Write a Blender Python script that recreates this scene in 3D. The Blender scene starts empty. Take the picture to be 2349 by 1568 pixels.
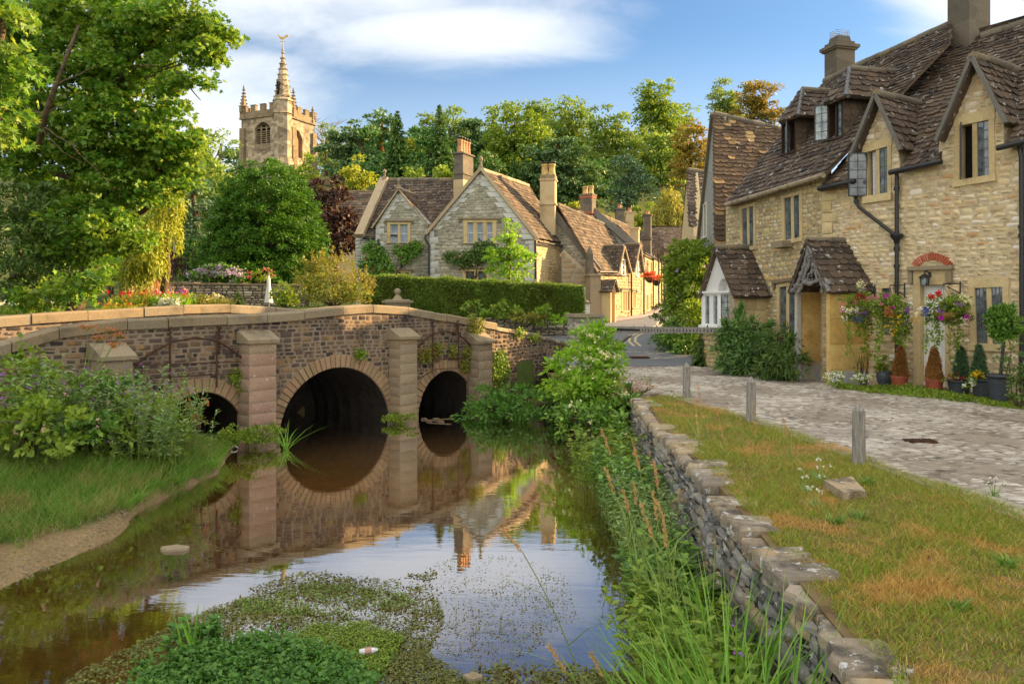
import bpy,math,random
import numpy as np
from mathutils import Vector,geometry
SC=bpy.context.scene
COL=SC.collection
R=math.radians
# camera
CAMZ,FPX,CX,HY=2.9,1800.0,1174.5,690.0
cam=bpy.data.objects.new("camera",bpy.data.cameras.new("camera"))
COL.objects.link(cam)
cam.location=(0,0,CAMZ)
cam.rotation_euler=(R(90),0,0)
cam.data.sensor_width=36
cam.data.lens=FPX/2349*36
cam.data.shift_y=-94/2349
cam.data.clip_start,cam.data.clip_end=0.1,5000
SC.camera=cam
# exposure
SC.view_settings.view_transform='Standard'
SC.view_settings.look='None'
SC.view_settings.gamma=1
SC.view_settings.exposure=1.74
SC.cycles.max_bounces=8
SC.cycles.diffuse_bounces=4
SC.cycles.transparent_max_bounces=12
SC.cycles.use_denoising=True
# sun
SUN_EL=19.5
SUN_AZ=math.degrees(math.atan2(0.93,0.37))
sun=bpy.data.objects.new("sun",bpy.data.lights.new("sun",'SUN'))
COL.objects.link(sun)
sun.data.energy=5.0
sun.data.angle=R(0.6)
sun.data.color=(1.0,0.67,0.33)
_sd=Vector((math.sin(R(SUN_AZ))*math.cos(R(SUN_EL)),math.cos(R(SUN_AZ))*math.cos(R(SUN_EL)),math.sin(R(SUN_EL))))
sun.rotation_euler=_sd.to_track_quat('Z','Y').to_euler()
# node helper
class NB:
 def __init__(s,nt):
  s.nt=nt
 def n(s,typ,**kw):
  nd=s.nt.nodes.new(typ)
  for k,v in kw.items():
   setattr(nd,k,v)
  return nd
 def put(s,sock,v):
  if hasattr(v,'is_output'):
   s.nt.links.new(v,sock)
  elif isinstance(v,(tuple,list))and len(v)==3 and sock.type=='RGBA':
   sock.default_value=(*v,1)
  else:
   sock.default_value=v
 def math(s,op,a,b=0.0,c=None,clamp=False):
  nd=s.n('ShaderNodeMath',operation=op,use_clamp=clamp)
  s.put(nd.inputs[0],a);s.put(nd.inputs[1],b)
  if c is not None:s.put(nd.inputs[2],c)
  return nd.outputs[0]
 def mix(s,f,a,b,typ='MIX'):
  nd=s.n('ShaderNodeMix',data_type='RGBA',blend_type=typ)
  s.put(nd.inputs[0],f);s.put(nd.inputs[6],a);s.put(nd.inputs[7],b)
  return nd.outputs[2]
 def obj(s):
  return s.n('ShaderNodeTexCoord').outputs['Object']
 def pos(s):
  return s.n('ShaderNodeNewGeometry').outputs['Position']
 def isl(s):
  return s.n('ShaderNodeNewGeometry').outputs['Random Per Island']
 def mapv(s,v,scale=(1,1,1),loc=(0,0,0),rot=(0,0,0)):
  nd=s.n('ShaderNodeMapping')
  s.put(nd.inputs[0],v);nd.inputs[1].default_value=loc
  nd.inputs[2].default_value=rot;nd.inputs[3].default_value=scale
  return nd.outputs[0]
 def noise(s,v,scale,detail=3,rough=0.55,dist=0.0):
  nd=s.n('ShaderNodeTexNoise')
  s.put(nd.inputs['Vector'],v);nd.inputs['Scale'].default_value=scale
  nd.inputs['Detail'].default_value=detail;nd.inputs['Roughness'].default_value=rough
  nd.inputs['Distortion'].default_value=dist
  return nd.outputs[0]
 def vor(s,v,scale,feature='F1',out=0,rnd=1.0):
  nd=s.n('ShaderNodeTexVoronoi',feature=feature)
  s.put(nd.inputs['Vector'],v);nd.inputs['Scale'].default_value=scale
  nd.inputs['Randomness'].default_value=rnd
  return nd.outputs[out]
 def ramp(s,f,stops,interp='LINEAR'):
  nd=s.n('ShaderNodeValToRGB')
  s.put(nd.inputs[0],f)
  cr=nd.color_ramp;cr.interpolation=interp
  while len(cr.elements)<len(stops):cr.elements.new(0.5)
  for e,(p,c)in zip(cr.elements,stops):
   e.position=p
   e.color=(c,c,c,1)if isinstance(c,(int,float))else(*c,1)
  return nd.outputs[0]
 def step(s,f,a,b):
  nd=s.n('ShaderNodeMapRange',clamp=True,interpolation_type='SMOOTHSTEP')
  s.put(nd.inputs[0],f);nd.inputs[1].default_value=a;nd.inputs[2].default_value=b
  return nd.outputs[0]
 def sep(s,v):
  nd=s.n('ShaderNodeSeparateXYZ');s.put(nd.inputs[0],v)
  return nd.outputs
 def comb(s,x,y,z):
  nd=s.n('ShaderNodeCombineXYZ')
  for i,q in enumerate((x,y,z)):s.put(nd.inputs[i],q)
  return nd.outputs[0]
 def bump(s,h,strength=0.5,dist=0.01,normal=None):
  nd=s.n('ShaderNodeBump')
  s.put(nd.inputs['Height'],h);nd.inputs['Strength'].default_value=strength
  nd.inputs['Distance'].default_value=dist
  if normal is not None:s.put(nd.inputs['Normal'],normal)
  return nd.outputs[0]
 def bsdf(s,col,rough=0.9,normal=None,spec=0.3,**kw):
  nd=s.n('ShaderNodeBsdfPrincipled')
  s.put(nd.inputs['Base Color'],col);s.put(nd.inputs['Roughness'],rough)
  s.put(nd.inputs['Specular IOR Level'],spec)
  if normal is not None:s.put(nd.inputs['Normal'],normal)
  for k,v in kw.items():s.put(nd.inputs[k.replace('_',' ')],v)
  return nd.outputs[0]
 def out(s,sh):
  o=s.n('ShaderNodeOutputMaterial');s.nt.links.new(sh,o.inputs[0])
  # world: physical sky, clouds by direction, plus an added bright overcast out of view
W=bpy.data.worlds.new("World");SC.world=W;W.use_nodes=True
nt=W.node_tree;nt.nodes.clear();b=NB(nt)
sky=b.n('ShaderNodeTexSky',sky_type='NISHITA')
sky.sun_disc=False;sky.sun_elevation=R(SUN_EL);sky.sun_rotation=R(SUN_AZ)
sky.altitude=100;sky.air_density=1.0;sky.dust_density=0.6;sky.ozone_density=1.6
dx,dy,dz=b.sep(b.n('ShaderNodeTexCoord').outputs['Generated'])
yy=b.math('MAXIMUM',dy,0.06)
az=b.math('DIVIDE',dx,yy);el=b.math('DIVIDE',dz,yy)
fwd=b.step(dy,0.02,0.3)
cv=b.comb(b.math('MULTIPLY',az,1.0),b.math('MULTIPLY',el,2.3),0.37)
n1=b.noise(cv,5.5,7,0.6,0.5)
n2=b.noise(b.mapv(cv,(1,1.6,1),(4,2,0),(0,0,R(-14))),2.2,5,0.55,0.3)
nz=b.math('ADD',b.math('MULTIPLY',n1,0.6),b.math('MULTIPLY',n2,0.6))
def blob(a,e,wa,we,rot=0.0):
 xa=b.math('SUBTRACT',az,a);ye=b.math('SUBTRACT',el,e)
 c,s_=math.cos(rot),math.sin(rot)
 u=b.math('ADD',b.math('MULTIPLY',xa,c/wa),b.math('MULTIPLY',ye,s_/wa))
 v=b.math('ADD',b.math('MULTIPLY',xa,-s_/we),b.math('MULTIPLY',ye,c/we))
 d=b.math('SQRT',b.math('ADD',b.math('MULTIPLY',u,u),b.math('MULTIPLY',v,v)))
 return b.math('SUBTRACT',1.0,d)
bl=None
for q in((-0.30,0.40,0.36,0.075,-0.03),(-0.10,0.345,0.20,0.045,0.0),(-0.42,0.22,0.17,0.12,-0.25),(0.62,0.39,0.17,0.08,0.0),(-0.48,0.31,0.20,0.05,-0.1)):
 m_=b.math('MAXIMUM',blob(*q),-1.0)
 bl=m_ if bl is None else b.math('MAXIMUM',bl,m_)
cl=b.step(b.math('ADD',b.math('MULTIPLY',bl,0.55),b.math('SUBTRACT',nz,0.62)),-0.22,0.36)
cl=b.math('MULTIPLY',cl,fwd)
hz=b.math('MULTIPLY',b.step(el,0.36,0.12),fwd)
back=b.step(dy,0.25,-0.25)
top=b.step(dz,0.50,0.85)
ov=b.math('MAXIMUM',back,top)  # unseen overcast behind and above the camera, added as fill light
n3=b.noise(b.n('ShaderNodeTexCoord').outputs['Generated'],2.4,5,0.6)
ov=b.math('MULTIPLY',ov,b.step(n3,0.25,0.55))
SKYGAIN=1.0
base=b.mix(1.0,sky.outputs[0],(0.72,0.92,1.08),'MULTIPLY')
base=b.mix(b.math('MULTIPLY',hz,0.62),base,(4.9,5.8,7.0))
base=b.mix(b.math('MULTIPLY',cl,0.93),base,(6.4,6.7,7.0))
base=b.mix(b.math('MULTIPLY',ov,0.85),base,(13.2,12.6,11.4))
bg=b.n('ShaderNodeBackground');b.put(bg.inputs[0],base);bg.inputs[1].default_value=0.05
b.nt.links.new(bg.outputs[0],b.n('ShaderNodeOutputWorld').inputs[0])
# pixel <-> world
def at(px,py,Y):
 return np.array(((px-CX)/FPX*Y,Y,CAMZ+(HY-py)/FPX*Y))
def ray(px,py):
 return np.array(((px-CX)/FPX,1.0,(HY-py)/FPX))
def ground(px,py,z):
 Y=(CAMZ-z)*FPX/(py-HY)
 return at(px,py,Y)
CAMP=np.array((0,0,CAMZ))
def unit(v):
 v=np.asarray(v,float);return v/np.linalg.norm(v)
class Plane:
 """A real plane in the scene: origin, in-plane axes U, V and outward normal N."""
 def __init__(s,O,U,V=None,N=None):
  s.O=np.asarray(O,float);s.U=unit(U)
  s.V=unit(V)if V is not None else np.array((0.,0.,1.))
  s.N=unit(np.cross(s.U,s.V))if N is None else unit(N)
 def pt(s,u,v,h=0.0):
  u,v,h=np.broadcast_arrays(np.asarray(u,float),np.asarray(v,float),np.asarray(h,float))
  return s.O+u[...,None]*s.U+v[...,None]*s.V+h[...,None]*s.N
 def px(s,x,y,h=0.0):
  d=ray(x,y);o=s.O+s.N*h
  t=np.dot(o-CAMP,s.N)/np.dot(d,s.N)
  p=CAMP+d*t-s.O
  return(float(np.dot(p,s.U)),float(np.dot(p,s.V)))
 def pxs(s,pts,h=0.0):
  return[s.px(x,y,h)for x,y in pts]
def wall_plane(p0,p1,face=None):
 """Vertical plane through two ground points; N turned to the side of 'face' (default the camera)."""
 p0=np.array((p0[0],p0[1],0.));p1=np.array((p1[0],p1[1],0.))
 U=unit(p1-p0);N=np.array((U[1],-U[0],0.))
 f=np.array((0.,0.,0.))if face is None else np.array((face[0],face[1],0.))
 if np.dot(f-p0,N)<0:N=-N
 return Plane(p0,U,None,N)
def plane3(a,bb,c):
 """Sloping plane through 3 points: U horizontal, V up the slope, N to the camera side / up."""
 a,bb,c=map(lambda q:np.asarray(q,float),(a,bb,c))
 N=unit(np.cross(bb-a,c-a))
 if N[2]<0:N=-N
 U=unit(np.cross((0,0,1),N));V=np.cross(N,U)
 return Plane(a,U,V,N)
 # mesh builder
ORG={}
class MB:
 def __init__(s):
  s.v=[];s.f=[];s.n=0
 def add(s,v,f,m=0,sm=False):
  v=np.asarray(v,np.float32).reshape(-1,3)
  if isinstance(f,np.ndarray):
   s.f.append((f.astype(np.int64)+s.n,m,sm))
  else:
   by={}
   for q in f:by.setdefault(len(q),[]).append(q)
   for q in by.values():s.f.append((np.array(q,np.int64)+s.n,m,sm))
  s.v.append(v);s.n+=len(v)
  return s
 def box(s,c,size,rz=0.0,m=0,taper=1.0):
  x,y,z=np.array(size)/2.0
  q=np.array([(-x,-y,-z),(x,-y,-z),(x,y,-z),(-x,y,-z),(-x*taper,-y*taper,z),(x*taper,-y*taper,z),(x*taper,y*taper,z),(-x*taper,y*taper,z)])
  cr,sr=math.cos(rz),math.sin(rz)
  q=np.stack((q[:,0]*cr-q[:,1]*sr,q[:,0]*sr+q[:,1]*cr,q[:,2]),1)+np.asarray(c)
  return s.add(q,HEX,m)
 def hexa(s,q,m=0):
  """8 points: 4 of one face then 4 of the opposite one."""
  return s.add(np.array(q),HEX,m)
 def qbox(s,pl,quad,h0,h1,m=0):
  """quad: four (u,v) on plane pl, raised from h0 to h1."""
  q=[pl.pt(u,v,h0)for u,v in quad]+[pl.pt(u,v,h1)for u,v in quad]
  return s.add(np.array(q),HEX,m)
 def prism(s,poly,fn,h0,h1,m=0):
  """poly: list of 2d points, fn(u,v,h)->3d"""
  n=len(poly)
  p=np.array(poly,float)
  v=np.concatenate((fn(p[:,0],p[:,1],np.full(n,h0)),fn(p[:,0],p[:,1],np.full(n,h1))))
  tri=geometry.tessellate_polygon([[Vector((x,y,0))for x,y in poly]])
  f=[tuple(t)for t in tri]+[tuple(i+n for i in reversed(t))for t in tri]
  f+=[(i,(i+1)%n,(i+1)%n+n,i+n)for i in range(n)]
  return s.add(v,f,m)
 def tube(s,pts,rad,k=6,m=0,cap=True):
  pts=np.asarray(pts,float);n=len(pts)
  rad=np.broadcast_to(np.asarray(rad,float),(n,))
  tg=np.gradient(pts,axis=0);tg/=np.linalg.norm(tg,axis=1)[:,None]+1e-9
  ref=np.array((0.,0.,1.))if abs(tg[0][2])<0.9 else np.array((1.,0.,0.))
  a=np.cross(tg,ref);a/=np.linalg.norm(a,axis=1)[:,None]+1e-9
  c=np.cross(tg,a)
  th=np.linspace(0,2*math.pi,k,endpoint=False)
  v=pts[:,None]+rad[:,None,None]*(np.cos(th)[None,:,None]*a[:,None]+np.sin(th)[None,:,None]*c[:,None])
  i=np.arange(n-1)[:,None]*k;j=np.arange(k)[None];j2=(j+1)%k
  f=np.stack((i+j,i+j2,i+k+j2,i+k+j),-1).reshape(-1,4)
  s.add(v.reshape(-1,3),f,m,True)
  if cap and k>2:
   s.add(v[-1],[tuple(range(k))],m);s.add(v[0],[tuple(range(k))[::-1]],m)
  return s
 def lathe(s,prof,c,k=16,m=0,sx=1.0,sy=1.0):
  """prof: list of (r, z)"""
  prof=np.array(prof,float);n=len(prof)
  th=np.linspace(0,2*math.pi,k,endpoint=False)
  v=np.stack((prof[:,0,None]*np.cos(th)*sx,prof[:,0,None]*np.sin(th)*sy,np.repeat(prof[:,1,None],k,1)),-1)+np.asarray(c)
  i=np.arange(n-1)[:,None]*k;j=np.arange(k)[None];j2=(j+1)%k
  f=np.stack((i+j,i+j2,i+k+j2,i+k+j),-1).reshape(-1,4)
  s.add(v.reshape(-1,3),f,m,True)
  s.add(v[-1],[tuple(range(k))],m);s.add(v[0],[tuple(range(k))[::-1]],m)
  return s
 def build(s,name,mats,parent=None,loc=None,label=None):
  me=bpy.data.meshes.new(name)
  v=np.concatenate(s.v)if s.v else np.zeros((0,3),np.float32)
  org=np.zeros(3)
  if parent is not None:
   org=np.array(ORG[parent.name])
  elif loc is not None:
   org=np.asarray(loc,float)
  v=v-org.astype(np.float32)
  tot=[len(f)for f,_,_ in s.f]
  li=np.concatenate([f.ravel()for f,_,_ in s.f])if s.f else np.zeros(0,np.int64)
  lt=np.concatenate([np.full(len(f),f.shape[1])for f,_,_ in s.f])if s.f else np.zeros(0,int)
  ls=np.concatenate(([0],np.cumsum(lt)[:-1]))if len(lt)else lt
  me.vertices.add(len(v));me.vertices.foreach_set('co',v.astype(np.float32).ravel())
  me.loops.add(len(li));me.loops.foreach_set('vertex_index',li.astype(np.int32))
  me.polygons.add(len(lt));me.polygons.foreach_set('loop_start',ls.astype(np.int32))
  mi=np.concatenate([np.full(len(f),m)for f,m,_ in s.f])if s.f else lt
  sm=np.concatenate([np.full(len(f),q)for f,_,q in s.f])if s.f else lt
  me.polygons.foreach_set('material_index',mi.astype(np.int32))
  me.polygons.foreach_set('use_smooth',sm.astype(bool))
  me.update(calc_edges=True)
  for q in(mats if isinstance(mats,(list,tuple))else[mats]):me.materials.append(q)
  o=bpy.data.objects.new(name,me);COL.objects.link(o)
  if parent is not None:
   o.parent=parent;ORG[o.name]=tuple(org)
  else:
   o.location=org;ORG[o.name]=tuple(org)
  if label:o['label']=label
  if name in('flowers','blooms','trailing_shoots','umbels'):o['kind']='stuff'
  return o
HEX=np.array([(3,2,1,0),(4,5,6,7),(0,1,5,4),(1,2,6,5),(2,3,7,6),(3,0,4,7)])
def thing(name,loc,label,cat,group=None):
 o=bpy.data.objects.new(name,None);COL.objects.link(o)
 o.location=tuple(float(q)for q in loc);ORG[o.name]=tuple(float(q)for q in loc)
 o.empty_display_size=0.2
 return tag(o,label,cat,group)
def tag(o,label,cat,group=None):
 o['label']=label;o['category']=cat
 if group:o['group']=group
 return o
def kind(o,k):
 o['kind']=k;return o
def dup(root,loc,label,rz=0.0,sc=None,group=None):
 r=root.copy();COL.objects.link(r)
 r.location=tuple(float(q)for q in loc);r.rotation_euler=(0,0,rz)
 if sc is not None:r.scale=(sc,sc,sc)if isinstance(sc,(int,float))else sc
 r['label']=label
 if group:r['group']=group
 for ch in list(root.children):
  c=ch.copy();COL.objects.link(c);c.parent=r
  for g in ch.children:
   d=g.copy();COL.objects.link(d);d.parent=c
 return r
rng=np.random.default_rng(7)
def U(a,bb,n=None):return rng.uniform(a,bb,n)
# masonry and tiles as geometry
def rows(outline,holes,vc):
 """u intervals where the line v=vc runs inside the outline and outside the holes"""
 xs=[]
 for poly in[outline]+list(holes):
  p=np.array(poly);q=np.roll(p,-1,0)
  for(a,c),(d,e)in zip(p,q):
   if(c>vc)!=(e>vc):xs.append(a+(vc-c)/(e-c)*(d-a))
 xs.sort()
 return[(xs[i],xs[i+1])for i in range(0,len(xs)-1,2)]
def stones(mb,fn,outline,holes=(),hh=(0.09,0.16),ww=(0.14,0.34),gap=0.018,bulge=0.02,h0=0.0,m=0,jit=0.012,cut=0.28,wav=0.0,merge=0.08):
 """coursed rubble: one pillow-shaped stone after another, each an island of its own"""
 vs=[q[1]for q in outline];v=min(vs);top=max(vs);S=[]
 while v<top-0.02:
  h=U(*hh);h=min(h,top-v)if top-v<hh[0]*2 else h
  for a,c in rows(outline,holes,v+h/2):
   u=a
   while u<c-0.01:
    w=U(*ww)*(0.75+0.25*h/hh[1])
    if c-(u+w)<ww[0]*0.6:w=c-u
    if h>hh[0]*1.25 and w<ww[1]*0.75 and U(0,1)<0.22:
     k=U(0.4,0.6);S.append((u,u+w,v,v+h*k));S.append((u,u+w,v+h*k,v+h))
    elif U(0,1)<merge and h<hh[1]*0.9:
     S.append((u,u+w,v,v+h*1.45))
    else:
     S.append((u,u+w,v,v+h))
    u+=w
  v+=h
 if not S:return
 S=np.array(S);N=len(S)
 g=gap/2
 u0,u1,v0,v1=S[:,0]+g,S[:,1]-g,S[:,2]+g,S[:,3]-g
 u1=np.maximum(u1,u0+0.01);v1=np.maximum(v1,v0+0.01)
 if wav:
  off=wav*(np.sin(S[:,0]*2.1+S[:,2]*3.7)+np.sin(S[:,0]*0.7+1.3*S[:,2]));v0=v0+off;v1=v1+off
 ch=np.minimum(u1-u0,v1-v0)*cut
 cx=(u0+u1)/2;cy=(v0+v1)/2
 P=np.stack([np.stack((u0+ch,v0),-1),np.stack((u1-ch,v0),-1),np.stack((u1,v0+ch),-1),np.stack((u1,v1-ch),-1),np.stack((u1-ch,v1),-1),np.stack((u0+ch,v1),-1),np.stack((u0,v1-ch),-1),np.stack((u0,v0+ch),-1)],1)
 P=P+rng.uniform(-jit,jit,P.shape)
 C=np.stack((cx,cy),-1)[:,None]
 bv=np.minimum(0.45,0.022/np.minimum(u1-u0,v1-v0))[:,None,None]
 Q=C+(P-C)*(1-2*bv)
 hb=np.full((N,8),h0-0.004)
 ht=h0+bulge*rng.uniform(0.35,1.0,(N,1))+rng.uniform(-0.25,0.25,(N,8))*bulge
 A=fn(P[...,0],P[...,1],hb);B=fn(Q[...,0],Q[...,1],ht)
 V=np.concatenate((A,B),1).reshape(-1,3)
 base=(np.arange(N)*16)[:,None]
 i=np.arange(8);j=(i+1)%8
 f4=np.stack((i,j,j+8,i+8),-1)[None]+base[:,:,None]
 mb.add(V,f4 .reshape(-1,4),m,True)
 f8=(np.arange(8)+8)[None]+base
 mb.f.append((f8+(mb.n-len(V)),m,True))
def slab(mb,fn,outline,holes,h0,h1,m=0,mh=None,hole_depth=None):
 """wall slab with openings: front at h1, back at h0, reveals of the openings down to hole_depth"""
 polys=[outline]+list(holes)
 flat=np.array([q for p in polys for q in p],float);n=len(flat)
 tri=geometry.tessellate_polygon([[Vector((x,y,0))for x,y in p]for p in polys])
 v=np.concatenate((fn(flat[:,0],flat[:,1],np.full(n,h1)),fn(flat[:,0],flat[:,1],np.full(n,h0))))
 f=[tuple(t)for t in tri]+[tuple(i+n for i in reversed(t))for t in tri]
 k=0
 for p in polys:
  L=len(p)
  f+=[(k+i,k+(i+1)%L,k+(i+1)%L+n,k+i+n)for i in range(L)]
  k+=L
 mb.add(v,f,m)
def tiles(mb,pl,outline,exp=(0.17,0.26),ww=(0.2,0.42),th=0.035,m=0,holes=(),rough=0.012,h0=0.0,grow=0.0):
 """stone slates in courses from the eaves up"""
 vs=[q[1]for q in outline];v0=min(vs);top=max(vs);v=v0;S=[]
 while v<top-0.03:
  k=(v-v0)/max(top-v0,0.1)
  e=(exp[1]+(exp[0]-exp[1])*k)*U(0.92,1.08)
  for a,c in rows(outline,holes,v+min(e*0.5,(top-v)*0.5)):
   u=a-grow*U(0,1)
   while u<c-0.02:
    w=U(*ww)
    if c-(u+w)<ww[0]*0.5:w=c-u+grow*U(0,1)
    S.append((u,u+w,v,min(v+e*1.5,top)))
    u+=w
  v+=e
 S=np.array(S);N=len(S)
 g=0.005
 j=lambda a:rng.uniform(-a,a,N)
 u0,u1,va,vb=S[:,0]+g,S[:,1]-g,S[:,2],S[:,3]
 lo=h0+th*1.25+np.abs(j(rough));hi=h0+th*0.25
 t=th*rng.uniform(0.75,1.15,N)
 d1,d2=j(rough),j(rough)
 c1,c2=j(0.02),j(0.02)
 mid=(u0+u1)/2+j(0.03);cm=np.minimum(c1,c2)-rng.uniform(0.0,0.016,N)
 ci=np.minimum(0.04,(u1-u0)*0.2)
 uu=np.stack((u0+ci*0.7,u0,u0-0.004,u1+0.004,u1,u1-ci*0.7,mid),1)
 vv=np.stack((va+c1,va+c1+0.03,vb,vb,va+c2+0.03,va+c2,va+cm),1)
 ht=np.stack((lo+d1,lo+d1,np.full(N,hi),np.full(N,hi),lo+d2,lo+d2,lo+(d1+d2)/2),1)
 T=pl.pt(uu,vv,ht);Bm=pl.pt(uu,vv,ht-t[:,None])
 V=np.concatenate((T,Bm),1).reshape(-1,3);K=7
 base=(np.arange(N)*14)[:,None]
 mb.add(V,(np.array((0,6,5,4,3,2,1))[None]+base),m)
 sides=np.array([(i,(i+1)%K,(i+1)%K+K,i+K)for i in(0,1,3,4,5,6)])
 mb.f.append(((sides[None]+base[:,:,None]).reshape(-1,4)+(mb.n-len(V)),m,False))
def bil(q,s,t):
 """point of a quad (TL,TR,BR,BL in plane coords) at s across, t down"""
 q=np.array(q)
 return tuple((q[0]*(1-s)+q[1]*s)*(1-t)+(q[3]*(1-s)+q[2]*s)*t)
def sub(q,s0,s1,t0,t1):
 return[bil(q,s0,t0),bil(q,s1,t0),bil(q,s1,t1),bil(q,s0,t1)]
 # materials
def new_mat(name,fn):
 m=bpy.data.materials.new(name);m.use_nodes=True
 m.node_tree.nodes.clear();nb=NB(m.node_tree)
 nb.out(fn(nb));return m
def stone_mat(name,stops,fleck=(0.6,0.57,0.5),fl=0.64,dirt=(0.05,0.045,0.04),dirt_amt=0.35,rust=None,nsc=1.0,rough=0.92,bump=0.5,dsc=1.1,dlo=0.5,cells=0):
 def f(nb):
  o=nb.obj();r=nb.isl()
  if cells:r=nb.sep(nb.vor(nb.mapv(o,(cells,cells,cells*1.9)),1.0,'F1',1,0.55))[0]
  c=nb.ramp(r,stops)
  n=nb.noise(o,22*nsc,5,0.65)
  c=nb.mix(0.55,c,nb.ramp(n,[(0.25,0.35),(0.5,0.5),(0.8,0.72)]),'OVERLAY')
  big=nb.noise(o,dsc,5,0.62)
  c=nb.mix(nb.math('MULTIPLY',nb.step(big,dlo,dlo+0.22),dirt_amt),c,dirt)
  if rust:
   rn=nb.noise(nb.mapv(o,loc=(7,3,1)),3.2,5,0.7)
   c=nb.mix(nb.math('MULTIPLY',nb.step(rn,0.55,0.68),rust[3]),c,rust[:3])
  sp=nb.noise(nb.mapv(o,loc=(1,9,4)),9*nsc,5,0.75)
  c=nb.mix(nb.math('MULTIPLY',nb.step(sp,fl,fl+0.05),0.8),c,fleck)
  nm=nb.bump(nb.math('ADD',n,nb.noise(o,70*nsc,3,0.6)),bump,0.012)
  return nb.bsdf(c,rough,nm,0.2)
 return new_mat(name,f)
def plain(name,col,rough=0.6,spec=0.4,var=0.12,nsc=12,metal=0.0,bump=0.1,var2=None):
 def f(nb):
  o=nb.obj();n=nb.noise(o,nsc,5,0.65)
  d=tuple(q*(1-var*2)for q in col);e=tuple(min(1,q*(1+var))for q in col)
  c=nb.ramp(n,[(0.3,d),(0.5,col),(0.75,var2 or e)])
  return nb.bsdf(c,rough,nb.bump(n,bump,0.01),spec,Metallic=metal)
 return new_mat(name,f)
def leaf_mat(name,cols,trans=0.35,rough=0.5,spec=0.35,warm=None):
 """cols: list of base colours picked leaf by leaf"""
 def f(nb):
  r=nb.isl()
  k=len(cols)
  c=nb.ramp(r,[(i/max(k-1,1),q)for i,q in enumerate(cols)])
  n=nb.noise(nb.pos(),0.9,3,0.6)
  c=nb.mix(0.5,c,nb.ramp(n,[(0.3,0.36),(0.7,0.62)]),'OVERLAY')
  if warm:
   w=nb.noise(nb.mapv(nb.pos(),loc=(5,1,8)),0.55,3,0.6)
   c=nb.mix(nb.math('MULTIPLY',nb.step(w,0.5,0.65),warm[3]),c,warm[:3])
  p=nb.bsdf(c,rough,None,spec)
  t=nb.n('ShaderNodeBsdfTranslucent');nb.put(t.inputs[0],nb.mix(1.0,c,(1.25,1.2,0.6),'MULTIPLY'))
  mx=nb.n('ShaderNodeMixShader');mx.inputs[0].default_value=trans
  nb.nt.links.new(p,mx.inputs[1]);nb.nt.links.new(t.outputs[0],mx.inputs[2])
  return mx.outputs[0]
 return new_mat(name,f)
M={}
M['stone_cream']=stone_mat('stone_cream',[(0,(0.41,0.301,0.159)),(0.2,(0.582,0.467,0.279)),(0.45,(0.668,0.53,0.308)),(0.6,(0.593,0.436,0.229)),(0.74,(0.711,0.613,0.428)),(0.86,(0.496,0.291,0.13)),(1,(0.798,0.738,0.626))],fl=0.66,dirt=(0.22,0.17,0.10),dirt_amt=0.3)
M['mortar_cream']=plain('mortar_cream',(0.50,0.405,0.255),0.95,0.15,0.2,9,bump=0.5)
M['stone_gold']=stone_mat('stone_gold',[(0,(0.33,0.238,0.118)),(0.25,(0.506,0.4,0.196)),(0.5,(0.594,0.475,0.245)),(0.75,(0.506,0.324,0.127)),(1,(0.638,0.572,0.392))],fl=0.68,dirt=(0.12,0.10,0.07),dirt_amt=0.4)
M['mortar_gold']=plain('mortar_gold',(0.36,0.30,0.19),0.95,0.15,0.25,9,bump=0.5)
M['dressed']=stone_mat('dressed_stone',[(0,(0.483,0.371,0.18)),(0.5,(0.567,0.443,0.237)),(1,(0.525,0.402,0.209))],fl=0.72,dirt=(0.16,0.12,0.07),dirt_amt=0.45,rust=(0.42,0.20,0.05,0.3))
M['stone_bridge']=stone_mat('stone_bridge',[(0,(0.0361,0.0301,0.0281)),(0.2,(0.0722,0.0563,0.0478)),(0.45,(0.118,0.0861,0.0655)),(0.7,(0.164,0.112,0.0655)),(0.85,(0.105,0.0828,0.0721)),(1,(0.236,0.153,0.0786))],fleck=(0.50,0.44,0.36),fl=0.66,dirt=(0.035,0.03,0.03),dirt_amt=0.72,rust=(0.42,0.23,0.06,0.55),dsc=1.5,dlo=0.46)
M['mortar_bridge']=stone_mat('mortar_bridge',[(0,(0.255,0.196,0.136)),(1,(0.255,0.196,0.136))],fl=0.75,dirt=(0.07,0.055,0.05),dirt_amt=0.6,dsc=1.5,dlo=0.46)
M['voussoir']=stone_mat('voussoir',[(0,(0.24,0.168,0.096)),(0.5,(0.336,0.232,0.136)),(1,(0.288,0.176,0.104))],fl=0.72,dirt=(0.09,0.07,0.05),dirt_amt=0.5)
M['coping']=stone_mat('coping_stone',[(0,(0.204,0.163,0.103)),(0.5,(0.264,0.215,0.142)),(1,(0.238,0.181,0.107))],fleck=(0.5,0.30,0.10),fl=0.64,dirt=(0.085,0.07,0.05),dirt_amt=0.75,rust=(0.40,0.22,0.06,0.35))
M['pink_stone']=stone_mat('pink_stone',[(0,(0.317,0.202,0.147)),(0.5,(0.343,0.225,0.166)),(1,(0.308,0.235,0.161))],fleck=(0.62,0.48,0.38),fl=0.60,dirt=(0.36,0.27,0.17),dirt_amt=0.7)
M['buttress']=stone_mat('buttress_stone',[(0,(0.243,0.194,0.131)),(0.5,(0.306,0.243,0.162)),(1,(0.27,0.198,0.122))],fleck=(0.55,0.30,0.06),fl=0.60,dirt=(0.14,0.12,0.09),dirt_amt=0.6)
M['vault']=plain('vault_stone',(0.035,0.028,0.023),0.9,0.2,0.3,6,bump=0.6)
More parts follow.
